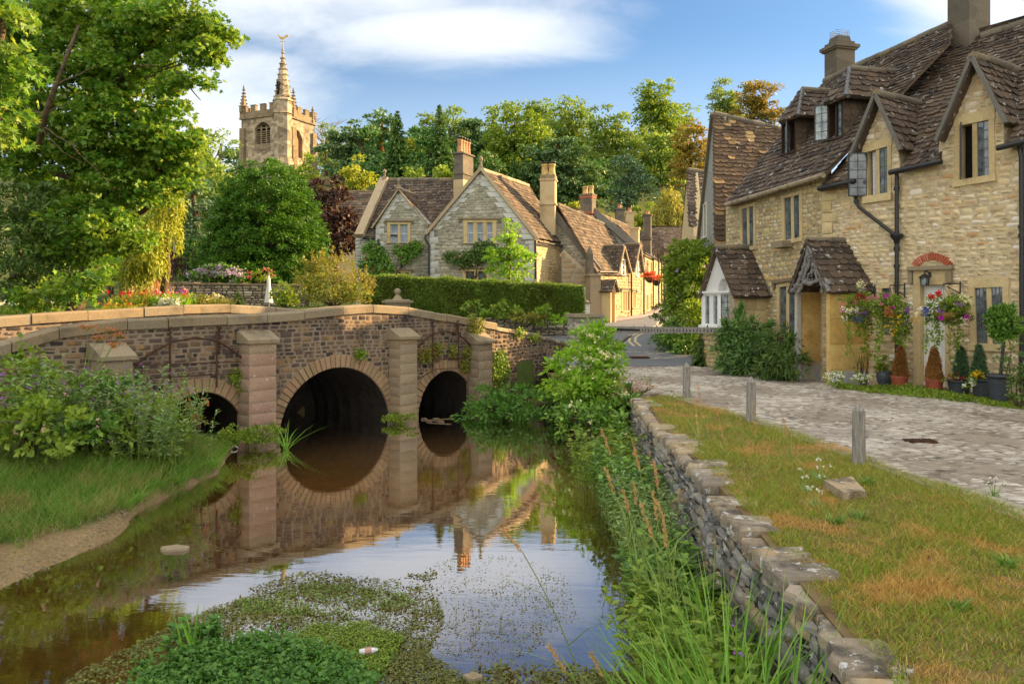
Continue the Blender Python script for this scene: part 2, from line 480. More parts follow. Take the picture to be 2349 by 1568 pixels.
M['stone_river']=stone_mat('stone_river',[(0,(0.14,0.13,0.12)),(0.4,(0.26,0.25,0.23)),(0.7,(0.34,0.31,0.26)),(1,(0.40,0.30,0.17))],fleck=(0.62,0.62,0.60),fl=0.60,dirt=(0.03,0.03,0.03),dirt_amt=0.7,rust=(0.36,0.22,0.05,0.5),dsc=2.2,dlo=0.45)
M['mortar_river']=plain('mortar_river',(0.07,0.065,0.055),0.95,0.1,0.3,9,bump=0.6)
M['flagstone']=stone_mat('flagstone',[(0,(0.25,0.20,0.14)),(0.3,(0.30,0.26,0.20)),(0.6,(0.36,0.28,0.17)),(1,(0.18,0.155,0.13))],fleck=(0.52,0.52,0.50),fl=0.57,dirt=(0.045,0.04,0.036),dirt_amt=0.85,rust=(0.40,0.25,0.09,0.6),nsc=0.9,dsc=3.0,dlo=0.46)
M['stone_grey']=stone_mat('stone_grey',[(0,(0.22,0.21,0.16)),(0.4,(0.33,0.31,0.24)),(0.75,(0.40,0.37,0.28)),(1,(0.46,0.43,0.34))],fl=0.68,dirt=(0.09,0.09,0.075),dirt_amt=0.6,dsc=0.45,dlo=0.46)
M['mortar_grey']=plain('mortar_grey',(0.30,0.28,0.22),0.95,0.15,0.25,7,bump=0.5)
M['quoin_grey']=stone_mat('quoin_grey',[(0,(0.46,0.46,0.43)),(0.5,(0.56,0.56,0.53)),(1,(0.50,0.48,0.42))],fl=0.68,dirt=(0.20,0.20,0.18),dirt_amt=0.45)
M['stone_honey']=stone_mat('stone_honey',[(0,(0.36,0.26,0.13)),(0.4,(0.48,0.36,0.19)),(0.75,(0.54,0.41,0.22)),(1,(0.60,0.48,0.29))],fl=0.7,dirt=(0.16,0.13,0.08),dirt_amt=0.35)
M['mortar_honey']=plain('mortar_honey',(0.46,0.35,0.20),0.95,0.15,0.2,7,bump=0.5)
M['church']=stone_mat('church_stone',[(0,(0.17,0.13,0.08)),(0.3,(0.29,0.23,0.15)),(0.6,(0.36,0.285,0.19)),(1,(0.46,0.37,0.25))],fleck=(0.5,0.45,0.36),fl=0.66,dirt=(0.12,0.10,0.075),dirt_amt=0.65,nsc=0.3,dsc=0.35,dlo=0.47,cells=1.1)
M['church_trim']=stone_mat('church_trim',[(0,(0.18,0.14,0.085)),(1,(0.25,0.195,0.12))],fl=0.7,dirt=(0.10,0.085,0.06),dirt_amt=0.6,nsc=0.25,cells=1.2)
M['wall_dry']=stone_mat('wall_dry',[(0,(0.18,0.15,0.11)),(0.4,(0.32,0.26,0.18)),(0.8,(0.40,0.33,0.23)),(1,(0.48,0.42,0.32))],fl=0.66,dirt_amt=0.3)
M['pebbledash']=plain('pebbledash',(0.33,0.32,0.29),0.95,0.2,0.4,16,bump=0.8)
M['render_white']=plain('render_white',(0.66,0.65,0.62),0.9,0.2,0.05,40,bump=0.25)
M['ochre']=stone_mat('ochre_ashlar',[(0,(0.50,0.33,0.11)),(0.5,(0.58,0.40,0.15)),(1,(0.52,0.33,0.10))],fl=0.8,dirt=(0.36,0.18,0.03),dirt_amt=0.7,nsc=0.4,dsc=1.6,dlo=0.48)
M['plinth']=stone_mat('plinth_grey',[(0,(0.36,0.36,0.36)),(1,(0.42,0.40,0.36))],fl=0.75,dirt=(0.45,0.33,0.15),dirt_amt=0.6,nsc=0.4,dsc=1.8)
M['tile']=stone_mat('stone_tile',[(0,(0.045,0.036,0.030)),(0.3,(0.085,0.063,0.047)),(0.6,(0.12,0.085,0.058)),(0.85,(0.075,0.058,0.047)),(1,(0.17,0.125,0.088))],fleck=(0.50,0.49,0.46),fl=0.59,dirt=(0.04,0.032,0.028),dirt_amt=0.45,nsc=0.7,rough=0.88,bump=0.7)
M['tile_ochre']=stone_mat('stone_tile_ochre',[(0,(0.0765,0.051,0.034)),(0.5,(0.128,0.085,0.0553)),(0.86,(0.145,0.0978,0.0595)),(0.9,(0.357,0.23,0.102)),(1,(0.442,0.306,0.145))],fleck=(0.5,0.49,0.46),fl=0.62,dirt_amt=0.3,nsc=0.7,rough=0.88,bump=0.7)
M['tile_warm']=stone_mat('stone_tile_warm',[(0,(0.063,0.0465,0.0328)),(0.35,(0.101,0.073,0.0492)),(0.7,(0.134,0.0954,0.0623)),(1,(0.193,0.145,0.0943))],fleck=(0.5,0.46,0.4),fl=0.62,dirt=(0.06,0.048,0.036),dirt_amt=0.45,nsc=0.6,rough=0.9,bump=0.7)
M['ridge']=stone_mat('ridge_stone',[(0,(0.13,0.115,0.09)),(0.5,(0.18,0.155,0.115)),(1,(0.22,0.17,0.10))],fl=0.66,dirt=(0.05,0.045,0.04),dirt_amt=0.5,rust=(0.28,0.17,0.05,0.4))
M['verge']=stone_mat('verge_mortar',[(0,(0.124,0.118,0.105)),(1,(0.174,0.161,0.136))],fl=0.7,dirt=(0.09,0.085,0.08),dirt_amt=0.5)
M['verge_warm']=stone_mat('verge_stone',[(0,(0.34,0.26,0.16)),(1,(0.44,0.35,0.23))],fl=0.7,dirt=(0.16,0.13,0.09),dirt_amt=0.5)
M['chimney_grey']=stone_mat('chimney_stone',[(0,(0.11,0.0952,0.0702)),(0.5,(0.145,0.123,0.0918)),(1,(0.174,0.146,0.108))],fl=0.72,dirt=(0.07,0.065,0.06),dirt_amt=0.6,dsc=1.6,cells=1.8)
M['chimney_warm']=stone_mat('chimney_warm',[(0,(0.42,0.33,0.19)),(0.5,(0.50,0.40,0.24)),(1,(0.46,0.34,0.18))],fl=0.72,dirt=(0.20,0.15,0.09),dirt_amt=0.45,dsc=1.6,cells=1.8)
M['terracotta']=plain('terracotta',(0.44,0.22,0.11),0.8,0.25,0.25,7)
M['buff_pot']=plain('buff_pot',(0.52,0.34,0.13),0.8,0.25,0.3,6)
M['pot_red']=plain('red_plastic',(0.30,0.075,0.035),0.45,0.4,0.08,9)
M['pot_slate']=plain('slate_pot',(0.045,0.052,0.062),0.55,0.35,0.15,14)
M['pot_glaze']=plain('blue_grey_glaze',(0.07,0.085,0.10),0.35,0.45,0.2,10)
M['soil']=plain('soil',(0.04,0.03,0.02),0.95,0.1,0.3,20,bump=0.6)
M['black_iron']=plain('black_iron',(0.012,0.012,0.013),0.4,0.5,0.2,20)
M['rusty_iron']=plain('rusty_iron',(0.07,0.032,0.018),0.85,0.3,0.35,18,bump=0.4)
M['lead']=plain('lead',(0.11,0.115,0.125),0.6,0.5,0.2,6)
M['gutter_stone']=plain('stone_gutter',(0.30,0.24,0.16),0.9,0.2,0.3,6)
M['white_paint']=plain('white_paint',(0.78,0.77,0.74),0.45,0.4,0.04,8)
M['cream_paint']=plain('cream_paint',(0.66,0.61,0.47),0.5,0.4,0.05,8)
M['sage_paint']=plain('sage_paint',(0.42,0.45,0.36),0.5,0.4,0.05,8)
M['brown_wood']=plain('brown_wood',(0.05,0.028,0.018),0.6,0.3,0.2,15)
M['oak_door']=plain('oak_door',(0.26,0.13,0.05),0.7,0.3,0.3,6)
M['brick']=stone_mat('red_brick',[(0,(0.34,0.085,0.045)),(0.5,(0.42,0.12,0.06)),(1,(0.50,0.20,0.12))],fl=0.75,dirt_amt=0.15)
def wood_old(nb):
 o=nb.obj()
 g=nb.noise(nb.mapv(o,(30,30,2.2)),2.0,5,0.6,0.6)
 c=nb.ramp(g,[(0.3,(0.10,0.095,0.085)),(0.5,(0.24,0.22,0.19)),(0.7,(0.36,0.33,0.29))])
 return nb.bsdf(c,0.9,nb.bump(g,0.8,0.008),0.2)
M['wood_old']=new_mat('weathered_wood',wood_old)
def branch(nb):
 o=nb.obj();g=nb.noise(o,30,4,0.6)
 return nb.bsdf(nb.ramp(g,[(0.3,(0.09,0.085,0.08)),(0.7,(0.30,0.28,0.26))]),0.85,nb.bump(g,0.7,0.01),0.2)
M['driftwood']=new_mat('driftwood',branch)
M['bark']=plain('bark',(0.11,0.08,0.05),0.95,0.1,0.35,7,bump=0.9)
M['bark_pale']=plain('bark_pale',(0.26,0.22,0.16),0.95,0.1,0.3,7,bump=0.7)
M['bark_red']=plain('bark_red',(0.30,0.12,0.05),0.95,0.1,0.3,4,bump=0.7)
def glass(nb):
 o=nb.obj();n=nb.noise(o,5,3,0.5)
 c=nb.ramp(n,[(0.35,(0.03,0.038,0.043)),(0.6,(0.14,0.165,0.175))])  # pale bluish tones: reflections put into the glass colour
 return nb.bsdf(c,0.06,nb.bump(n,0.12,0.02),0.9)
M['glass']=new_mat('window_glass',glass)
def glass_blue(nb):
 o=nb.obj();n=nb.noise(o,3,3,0.5)
 c=nb.ramp(n,[(0.3,(0.22,0.28,0.38)),(0.7,(0.34,0.40,0.50))])  # bluish pane, tone varied by noise
 return nb.bsdf(c,0.12,nb.bump(n,0.1,0.02),0.8)
M['glass_blue']=new_mat('window_glass_bluish',glass_blue)
def glass_light(nb):
 o=nb.obj();n=nb.noise(o,7,4,0.6)
 c=nb.ramp(n,[(0.35,(0.05,0.07,0.07)),(0.6,(0.30,0.36,0.36))])  # pane mottled from dark to pale
 return nb.bsdf(c,0.08,nb.bump(n,0.12,0.02),0.9)
M['glass_light']=new_mat('window_glass_pale',glass_light)
M['dark_room']=plain('dark_room',(0.02,0.02,0.02),0.9,0.1)
M['curtain']=plain('curtain',(0.55,0.55,0.58),0.9,0.1,0.15,20)
G=leaf_mat
M['l_syc']=G('leaf_sycamore',[(0.0697,0.178,0.0162),(0.116,0.254,0.0248),(0.171,0.318,0.0372),(0.295,0.368,0.0434)],0.42,warm=(0.28,0.30,0.03,0.25))
M['l_dark']=G('leaf_dark',[(0.0435,0.122,0.0257),(0.0798,0.193,0.0386),(0.128,0.262,0.0515)],0.2)
M['l_bay']=G('leaf_bay',[(0.0644,0.154,0.0242),(0.128,0.256,0.0364),(0.224,0.385,0.0505)],0.25,0.35)
M['l_yew']=G('leaf_yew',[(0.0446,0.0971,0.0206),(0.0891,0.161,0.0289),(0.133,0.216,0.0413)],0.2)
M['l_hedge']=G('leaf_hedge',[(0.0972,0.168,0.0225),(0.158,0.259,0.0315),(0.231,0.326,0.045)],0.25,warm=(0.11,0.10,0.015,0.4))
M['l_green']=G('leaf_green',[(0.12,0.197,0.0203),(0.195,0.296,0.029),(0.301,0.394,0.0436)],0.35)
M['l_bright']=G('leaf_bright',[(0.177,0.329,0.0242),(0.246,0.43,0.0363),(0.328,0.506,0.0605)],0.45)
M['l_conifer']=G('leaf_conifer',[(0.0407,0.125,0.00909),(0.0746,0.182,0.0128),(0.116,0.24,0.0201)],0.25)
M['l_gold']=G('leaf_gold',[(0.22,0.27,0.02),(0.33,0.37,0.03),(0.44,0.45,0.05)],0.4)
M['l_olive']=G('leaf_olive',[(0.168,0.204,0.03),(0.252,0.276,0.042),(0.336,0.312,0.054),(0.144,0.216,0.036)],0.35,warm=(0.26,0.16,0.04,0.5))
M['l_purple']=G('leaf_purple',[(0.0328,0.0178,0.0142),(0.0654,0.0296,0.0237),(0.0984,0.0473,0.0296)],0.25)
M['l_blue']=G('leaf_bluegreen',[(0.0567,0.12,0.06),(0.0972,0.18,0.09),(0.146,0.24,0.112)],0.2)
M['l_cedar']=G('leaf_cedar',[(0.0838,0.168,0.0644),(0.139,0.244,0.0842),(0.208,0.311,0.0941)],0.15)
M['l_spruce']=G('leaf_spruce',[(0.0614,0.134,0.0347),(0.101,0.202,0.0446),(0.154,0.27,0.0545)],0.15)
M['l_wood']=G('leaf_woodland',[(0.127,0.223,0.0366),(0.21,0.328,0.0522),(0.31,0.391,0.0653)],0.35,warm=(0.15,0.14,0.02,0.45))
M['l_autumn']=G('leaf_autumn',[(0.13,0.155,0.0276),(0.243,0.207,0.0345),(0.373,0.207,0.0345),(0.149,0.19,0.031)],0.35)
M['l_willow']=G('leaf_willow',[(0.194,0.225,0.045),(0.324,0.315,0.0525),(0.486,0.405,0.0675)],0.4)
M['l_brown']=G('leaf_dead',[(0.261,0.11,0.0275),(0.404,0.198,0.055),(0.499,0.275,0.088)],0.25)
M['l_cress']=G('leaf_cress',[(0.048,0.142,0.02),(0.084,0.209,0.024),(0.132,0.275,0.04)],0.3)
M['l_grey']=G('leaf_greygreen',[(0.176,0.293,0.103),(0.254,0.39,0.134),(0.355,0.488,0.186)],0.3)
M['l_weed']=G('leaf_weed',[(0.0756,0.098,0.0168),(0.136,0.154,0.028),(0.196,0.21,0.042),(0.0907,0.063,0.021)],0.2)
M['l_reed']=G('leaf_reed',[(0.112,0.276,0.03),(0.186,0.38,0.045),(0.279,0.483,0.075)],0.4,0.4)
M['straw']=G('straw',[(0.40,0.27,0.12),(0.562,0.34,0.14),(0.648,0.42,0.2)],0.3)
M['stem']=G('stem_green',[(0.162,0.24,0.045),(0.259,0.33,0.075)],0.2)
def flower(name,c,v=0.25):
 M[name]=leaf_mat(name,[tuple(q*(1-v)for q in c),c,tuple(min(0.95,q*(1+v))for q in c)],0.3,0.6,0.2)
for nme,c in(('f_red',(0.55,0.02,0.015)),('f_orange',(0.75,0.16,0.07)),('f_pink',(0.70,0.08,0.28)),('f_magenta',(0.45,0.02,0.36)),('f_purple',(0.28,0.10,0.42)),('f_lilac',(0.50,0.38,0.56)),('f_blue',(0.08,0.08,0.42)),('f_yellow',(0.80,0.50,0.02)),('f_white',(0.80,0.80,0.72)),('f_cream',(0.70,0.66,0.40)),('f_crimson',(0.25,0.01,0.02)),('f_rust',(0.45,0.16,0.05)),('f_palepink',(0.55,0.33,0.30))):
 flower(nme,c)
def grass_mat(name,green,dry):
 def f(nb):
  r=nb.isl();p=nb.pos()
  g=nb.ramp(r,[(0,green[0]),(0.5,green[1]),(1,green[2])])
  d=nb.ramp(r,[(0,dry[0]),(0.6,dry[1]),(1,dry[2])])
  n=nb.noise(p,1.0,4,0.65)
  n2=nb.noise(nb.mapv(p,loc=(3,8,1)),4.0,3,0.6)
  k=nb.step(nb.math('ADD',nb.math('MULTIPLY',n,0.75),nb.math('MULTIPLY',n2,0.3)),0.525,0.62)
  k=nb.math('MAXIMUM',k,nb.math('MULTIPLY',nb.step(nb.math('ABSOLUTE',nb.math('SUBTRACT',r,0.5)),0.36,0.40),0.9))
  c=nb.mix(k,g,d)
  s=nb.bsdf(c,0.6,None,0.25)
  t=nb.n('ShaderNodeBsdfTranslucent');nb.put(t.inputs[0],c)
  mx=nb.n('ShaderNodeMixShader');mx.inputs[0].default_value=0.3
  nb.nt.links.new(s,mx.inputs[1]);nb.nt.links.new(t.outputs[0],mx.inputs[2])
  return mx.outputs[0]
 return new_mat(name,f)
M['grass_verge']=grass_mat('grass_verge',[(0.15,0.24,0.018),(0.23,0.32,0.025),(0.34,0.39,0.04)],[(0.44,0.25,0.05),(0.60,0.36,0.09),(0.70,0.50,0.17)])
M['grass_bank']=grass_mat('grass_bank',[(0.09,0.21,0.02),(0.14,0.29,0.03),(0.20,0.36,0.05)],[(0.17,0.26,0.04),(0.34,0.32,0.09),(0.48,0.38,0.14)])
# terrain
def sst(x,a,c):
 t=np.clip((x-a)/(c-a),0,1);return t*t*(3-2*t)
BO=np.array((-4.01,17.63));BE=np.array((0.6606,0.7507));BN=np.array((0.7507,-0.6606))
ROADL=[(21.4,1.2),(23.2,1.0),(24.6,-1.4),(26.5,-3.5),(28.6,-3.0),(29.6,0.2),(31,2.2),(33,3.0),(42,5.3),(46,7.6),(50,9.2),(56,10.8),(64,13.0),(80,17.6),(105,24)]
ROADR=[(21.4,6.0),(23.2,5.6),(24.6,5.2),(26.5,5.1),(28.6,5.3),(29.6,5.5),(31,5.8),(33,6.4),(42,8.6),(46,10.6),(50,12.2),(56,13.8),(64,16.0),(80,21),(105,28)]
def road_z(y):
 return np.interp(y,[0,21,25,30,42,50,55,63,90,130],[1.12,1.12,1.25,1.5,1.76,2.03,2.36,2.75,3.5,6])
HILLX=lambda y:np.interp(y,[40,48,63,90],[6,9,15,22])
def zbase(x,y):
 z=road_z(y)
 garden=sst(-x,-0.5,5.0)*np.interp(y,[18,24,30,45,60],[0.2,0.75,1.2,0.75,0.4])
 hill=np.interp(y,[52,60,80,100,130,180,260,420,900],[0,1.6,6.5,12.0,17,25,34,42,44])
 mask=1-np.exp(-((x-HILLX(y))/9.0)**2)*sst(-y,-112,-86)
 und=0.9*np.sin(x*0.031+1.0)*np.sin(y*0.023)*sst(y,60,150)*2.0
 return z+garden+hill*mask+und
def xleft(y):
 return np.interp(y,[3,7.8,9.7,10.8,13.2,15.8,18],[-5.6,-5.1,-4.85,-5.2,-5.0,-5.6,-6.2])
def xright(y):
 return np.interp(y,[0,3.6,8,10.9,14.7,16,18,24.5],[1.85,1.9,2.1,2.2,2.5,2.5,2.5,2.6])
def zground(x,y):
 s=(x-BO[0])*BN[0]+(y-BO[1])*BN[1]
 d=xleft(y)-x
 k=sst(y,8.6,11.2)
 shelf=(1-k)*np.interp(d,[-1.2,-0.15,0.05,0.75,1.7,3.5,7,14],[-0.40,-0.10,0.01,0.10,0.42,0.75,1.2,1.5])+k*np.interp(d,[-1.2,-0.12,0.0,0.16,0.5,1.9,3.5,7,14],[-0.40,-0.16,0.06,0.24,0.34,0.62,0.85,1.3,1.5])
 chan=np.where(x>xright(y),1.11,shelf)
 u=(x-BO[0])*BE[0]+(y-BO[1])*BE[1]
 chan=np.where((s>0)&(u>5.2)&(x<=xright(y)),np.minimum(chan,np.interp(x,[-2,1.0,2.2],[-0.3,0.05,0.3])),chan)
 bed=np.where(np.abs(u)<6.0,-0.4,zbase(x,y)-0.5)
 z=np.where(s>0.05,chan,np.where(s>-3.15,bed,zbase(x,y)))
 z=np.where((s<=0.05)&(u>5.6)&(x>0),zbase(x,y),z)
 z=np.where(y>24.9,zbase(x,y),z)
 return z
def grid(xs,ys,zf):
 X,Y=np.meshgrid(xs,ys);Z=zf(X,Y)
 v=np.stack((X,Y,Z),-1).reshape(-1,3);nx=len(xs)
 i=(np.arange(len(ys)-1)[:,None]*nx+np.arange(nx-1)[None]).ravel()
 return v,np.stack((i,i+1,i+nx+1,i+nx),-1)
def ground_mat(nb):
 p=nb.pos();x,y,z=nb.sep(p)
 n=nb.noise(p,3.0,5,0.65);n2=nb.noise(p,26,4,0.7);n3=nb.noise(nb.mapv(p,loc=(2,5,0)),0.12,4,0.6)
 sand=nb.ramp(n2,[(0.25,(0.12,0.08,0.04)),(0.5,(0.22,0.155,0.075)),(0.72,(0.30,0.22,0.125)),(0.8,(0.42,0.35,0.25))])
 sand=nb.mix(0.6,sand,nb.ramp(n,[(0.3,0.36),(0.7,0.6)]),'OVERLAY')
 bed=nb.ramp(n,[(0.3,(0.16,0.10,0.035)),(0.55,(0.27,0.18,0.07)),(0.75,(0.36,0.26,0.12))])
 bed=nb.mix(nb.step(y,11.5,14.5),bed,nb.ramp(n,[(0.3,(0.50,0.35,0.18)),(0.7,(0.75,0.57,0.33))]))  # paler bed by the bridge: brightness under the arches put into the colour
 bed=nb.mix(0.6,bed,nb.ramp(n2,[(0.3,0.35),(0.75,0.68)]),'OVERLAY')
 grass=nb.ramp(n,[(0.3,(0.035,0.055,0.012)),(0.6,(0.06,0.085,0.018)),(0.8,(0.10,0.10,0.03))])
 far=nb.ramp(n3,[(0.35,(0.05,0.075,0.018)),(0.65,(0.11,0.11,0.03))])
 grass=nb.mix(nb.step(y,50,70),grass,far)
 c=nb.mix(nb.step(z,-0.05,0.02),bed,sand)
 c=nb.mix(nb.step(nb.math('ADD',z,nb.math('MULTIPLY',n,0.12)),0.17,0.24),c,grass)
 return nb.bsdf(c,0.95,nb.bump(n2,0.6,0.02),0.15)
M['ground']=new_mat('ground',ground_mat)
xs=np.concatenate((np.linspace(-700,-60,26),np.linspace(-56,-22,20),np.linspace(-20,9,146),np.linspace(9.5,40,40),np.linspace(46,700,30)))
ys=np.concatenate((np.linspace(-60,-2,8),np.linspace(0,26,131),np.linspace(26.5,64,76),np.linspace(66,140,50),np.linspace(150,900,40)))
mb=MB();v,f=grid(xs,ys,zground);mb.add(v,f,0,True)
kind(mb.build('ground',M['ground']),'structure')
# water
def water_mat(nb):
 p=nb.pos();x,y,z=nb.sep(p)
 r1=nb.noise(nb.mapv(p,(1.2,4.5,1)),1.6,3,0.5,0.4)
 r2=nb.noise(nb.mapv(p,(2.5,9,1)),4.0,2,0.5)
 amt=nb.step(nb.noise(p,0.5,2,0.5),0.45,0.65)
 h=nb.math('ADD',r1,nb.math('MULTIPLY',nb.math('MULTIPLY',r2,0.35),amt))
 nm=nb.bump(h,0.016,0.05)
 fr=nb.n('ShaderNodeFresnel');fr.inputs[0].default_value=1.33;nb.put(fr.inputs[1],nm)
 fac=nb.math('ADD',nb.math('MULTIPLY',fr.outputs[0],2.0),0.22,clamp=True)
 g=nb.n('ShaderNodeBsdfGlossy');g.inputs['Roughness'].default_value=0.008;nb.put(g.inputs['Normal'],nm)
 nb.put(g.inputs[0],(0.93,0.94,0.96))
 t=nb.n('ShaderNodeBsdfTransparent');nb.put(t.inputs[0],(0.76,0.62,0.40))
 mx=nb.n('ShaderNodeMixShader');nb.put(mx.inputs[0],fac)
 nb.nt.links.new(t.outputs[0],mx.inputs[1]);nb.nt.links.new(g.outputs[0],mx.inputs[2])
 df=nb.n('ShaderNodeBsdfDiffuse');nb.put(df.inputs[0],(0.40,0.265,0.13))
 m2=nb.n('ShaderNodeMixShader');nb.put(m2 .inputs[0],nb.math('ADD',0.02,nb.math('MULTIPLY',nb.step(y,12.0,15.5),0.2)));nb.nt.links.new(t.outputs[0],m2 .inputs[1]);nb.nt.links.new(df.outputs[0],m2 .inputs[2]);nb.nt.links.new(m2 .outputs[0],mx.inputs[1])  # stronger murk by the bridge, a painted lift for the dark arch reflections
 return mx.outputs[0]
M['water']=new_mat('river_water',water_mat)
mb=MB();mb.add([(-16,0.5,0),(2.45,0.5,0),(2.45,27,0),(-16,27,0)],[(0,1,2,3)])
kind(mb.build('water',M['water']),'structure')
# street
def asphalt(nb):
 p=nb.pos();n=nb.noise(p,60,4,0.7);n2=nb.noise(p,0.9,5,0.65)
 c=nb.ramp(n,[(0.3,(0.085,0.09,0.10)),(0.7,(0.17,0.175,0.185))])
 c=nb.mix(0.7,c,nb.ramp(n2,[(0.3,0.38),(0.7,0.64)]),'OVERLAY')
 return nb.bsdf(c,0.75,nb.bump(n,0.4,0.01),0.35)
M['asphalt']=new_mat('asphalt',asphalt)
def strip(ysamp,L,Rr,zoff,k=8):
 out=[]
 for yy_ in ysamp:
  a=np.interp(yy_,[q[0]for q in L],[q[1]for q in L]);c=np.interp(yy_,[q[0]for q in Rr],[q[1]for q in Rr])
  x=np.linspace(a,c,k);out.append(np.stack((x,np.full(k,yy_),road_z(np.full(k,yy_))+(zoff if zoff is not None else np.interp(yy_,[21.4,22.5,24],[.0,.03,.05]))),-1))
 n=len(out);v=np.concatenate(out)
 i=(np.arange(n-1)[:,None]*k+np.arange(k-1)[None]).ravel()
 return v,np.stack((i,i+1,i+k+1,i+k),-1)
mb=MB();v,f=strip(np.concatenate((np.linspace(21.4,34,50),np.linspace(35,105,60))),ROADL,ROADR,None);mb.add(v,f,0,True)
kind(mb.build('road',M['asphalt']),'structure')
M['pavement']=plain('pavement',(0.26,0.21,0.20),0.9,0.2,0.15,20)
PL=[(y,x-1.25)for y,x in ROADL];PR=ROADL
mb=MB();ya=np.linspace(32.5,100,60);v,f=strip(ya,PL,PR,0.17,3);mb.add(v,f)
r_=v.reshape(-1,3,3)[:,2];lo=r_-(0,0,0.14);k=len(r_)
mb.add(np.concatenate((r_,lo)),[(i,i+1,i+1+k,i+k)for i in range(k-1)])
kind(mb.build('pavement',M['pavement']),'structure')
M['yellow_paint']=plain('road_paint',(0.50,0.44,0.26),0.8,0.2,0.2,14)
mb=MB()
for o_ in(0.0,0.22):
 pts=[(4.3,26.5),(4.35,28),(4.6,29.5),(5.0,31),(5.6,32.8),(7.2,38),(8.0,42)]
 for(x0,y0),(x1,y1)in zip(pts[:-1],pts[1:]):
  n_=4
  for i in range(n_):
   q=[(x0+(x1-x0)*t,y0+(y1-y0)*t)for t in(i/n_,(i+1)/n_)]
   mb.add([(a-o_+w,c,float(road_z(c))+0.055)for(a,c)in q for w in(0,0.09)],[(0,1,3,2)])
for i in range(5):
 x0,y0=3.3+0.28*i,24.6+0.05*i
 mb.add([(x0,y0,float(road_z(y0))+0.055),(x0+.2,y0,float(road_z(y0))+0.055),(x0+.2,y0+.1,float(road_z(y0+.1))+0.055),(x0,y0+.1,float(road_z(y0+.1))+0.055)],[(0,1,2,3)])
kind(mb.build('road_marking',M['yellow_paint']),'structure')
# lane of pitched stone
VE=[(1.0,4.75),(2.5,4.55),(4,4.35),(6.3,4.12),(8.5,3.88),(11.4,3.56),(13.1,3.2),(14.5,2.95),(16.2,2.45),(17.5,1.9),(19.5,1.5)]
M['lane_stone']=stone_mat('lane_stone',[(0,(0.26,0.225,0.185)),(0.3,(0.335,0.295,0.245)),(0.7,(0.40,0.36,0.30)),(1,(0.50,0.465,0.405))],fl=0.68,fleck=(0.62,0.60,0.56),dirt=(0.12,0.105,0.085),dirt_amt=0.4,nsc=1.0,dsc=0.9,dlo=0.45)
M['lane_soil']=plain('lane_soil',(0.25,0.21,0.165),0.95,0.1,0.35,5,bump=0.7,var2=(0.28,0.24,0.19))
outl=[(x,y)for y,x in VE]+[(1.4,21.45),(6.0,21.45),(6.4,19.9),(7.05,17.8),(8.4,15.8),(9.4,14.3),(14,8),(16,1)]
mb=MB();mb.prism(outl,lambda u,v,h:np.stack((u,v,h),-1),1.0,1.125,0)
an=R(-13);LU=np.array((math.cos(an),math.sin(an),0));LV=np.array((-math.sin(an),math.cos(an),0))
lp=Plane((0,0,1.125),LU,LV,(0,0,1))
loc2=lambda x,y:(float(np.dot((x,y,0),LU)),float(np.dot((x,y,0),LV)))
lane_in=[(x+0.12,y)for y,x in VE]+[(1.6,21.35),(5.9,21.3),(6.3,19.9),(6.95,17.8),(8.3,15.8),(9.3,14.3),(11,8),(9,1)]
def lane_fn(u,v,h):
 p=lp.pt(u,v,0.0)
 p[...,2]+=h*1.0+0.012*np.sin(p[...,0]*2.3)*np.sin(p[...,1]*1.7)
 p[...,1]+=0.05*np.sin(p[...,0]*1.9+p[...,1]*0.8)+0.02*np.sin(p[...,0]*6.1)
 return p
stones(mb,lane_fn,[loc2(*q)for q in lane_in],hh=(0.035,0.08),ww=(0.10,0.34),gap=0.010,bulge=0.013,m=1,jit=0.010,merge=0.25)
kind(mb.build('lane',[M['lane_soil'],M['lane_stone']]),'structure')
# verge soil
ve_soil=plain('verge_soil',(0.15,0.105,0.05),0.95,0.1,0.35,4,bump=0.8,var2=(0.20,0.15,0.07))
mb=MB()
V_R=[(x+0.25,y)for y,x in VE]
V_L=[(1.62,1.0),(1.72,3.6),(1.9,6),(2.02,8),(2.12,11),(2.4,14.6),(2.2,15.6),(1.2,17),(0.9,19.5)]
mb.prism(V_L+V_R[::-1],lambda u,v,h:np.stack((u,v,h),-1),0.9,1.118,0)
kind(mb.build('verge',ve_soil),'structure')
# river wall along the verge
class Poly:
 """Vertical face that follows a plan polyline; u runs along it, h to its left (or right) side."""
 def __init__(s,pts,side=1):
  s.p=np.array(pts,float);d=np.diff(s.p,axis=0);s.l=np.linalg.norm(d,axis=1)
  s.c=np.concatenate(([0],np.cumsum(s.l)));s.d=d/s.l[:,None]
  s.n=np.stack((-s.d[:,1],s.d[:,0]),1)*side;s.L=s.c[-1]
  vn=np.concatenate((s.n[:1],(s.n[:-1]+s.n[1:])/2,s.n[-1:]));s.vn=vn/np.linalg.norm(vn,axis=1)[:,None]
 def __call__(s,u,v,h):
  u,v,h=np.broadcast_arrays(np.asarray(u,float),np.asarray(v,float),np.asarray(h,float))
  x=np.interp(u,s.c,s.p[:,0]);y=np.interp(u,s.c,s.p[:,1])
  nx=np.interp(u,s.c,s.vn[:,0]);ny=np.interp(u,s.c,s.vn[:,1])
  return np.stack((x+nx*h,y+ny*h,v),-1)
RW=Poly([(1.50,1.6),(1.54,2.6),(1.60,3.6),(1.74,4.44),(1.76,5.94),(1.80,6.85),(1.90,7.87),(1.97,9.3),(2.0,10.86),(2.1,12.8),(2.25,14.7),(2.6,15.3),(3.1,15.6)],1)
rw=thing('river_wall',(1.8,7,0),'rough lichened stone retaining wall between the river and the grass verge','stone wall')
mb=MB();n_=60;us=np.linspace(0,RW.L,n_)
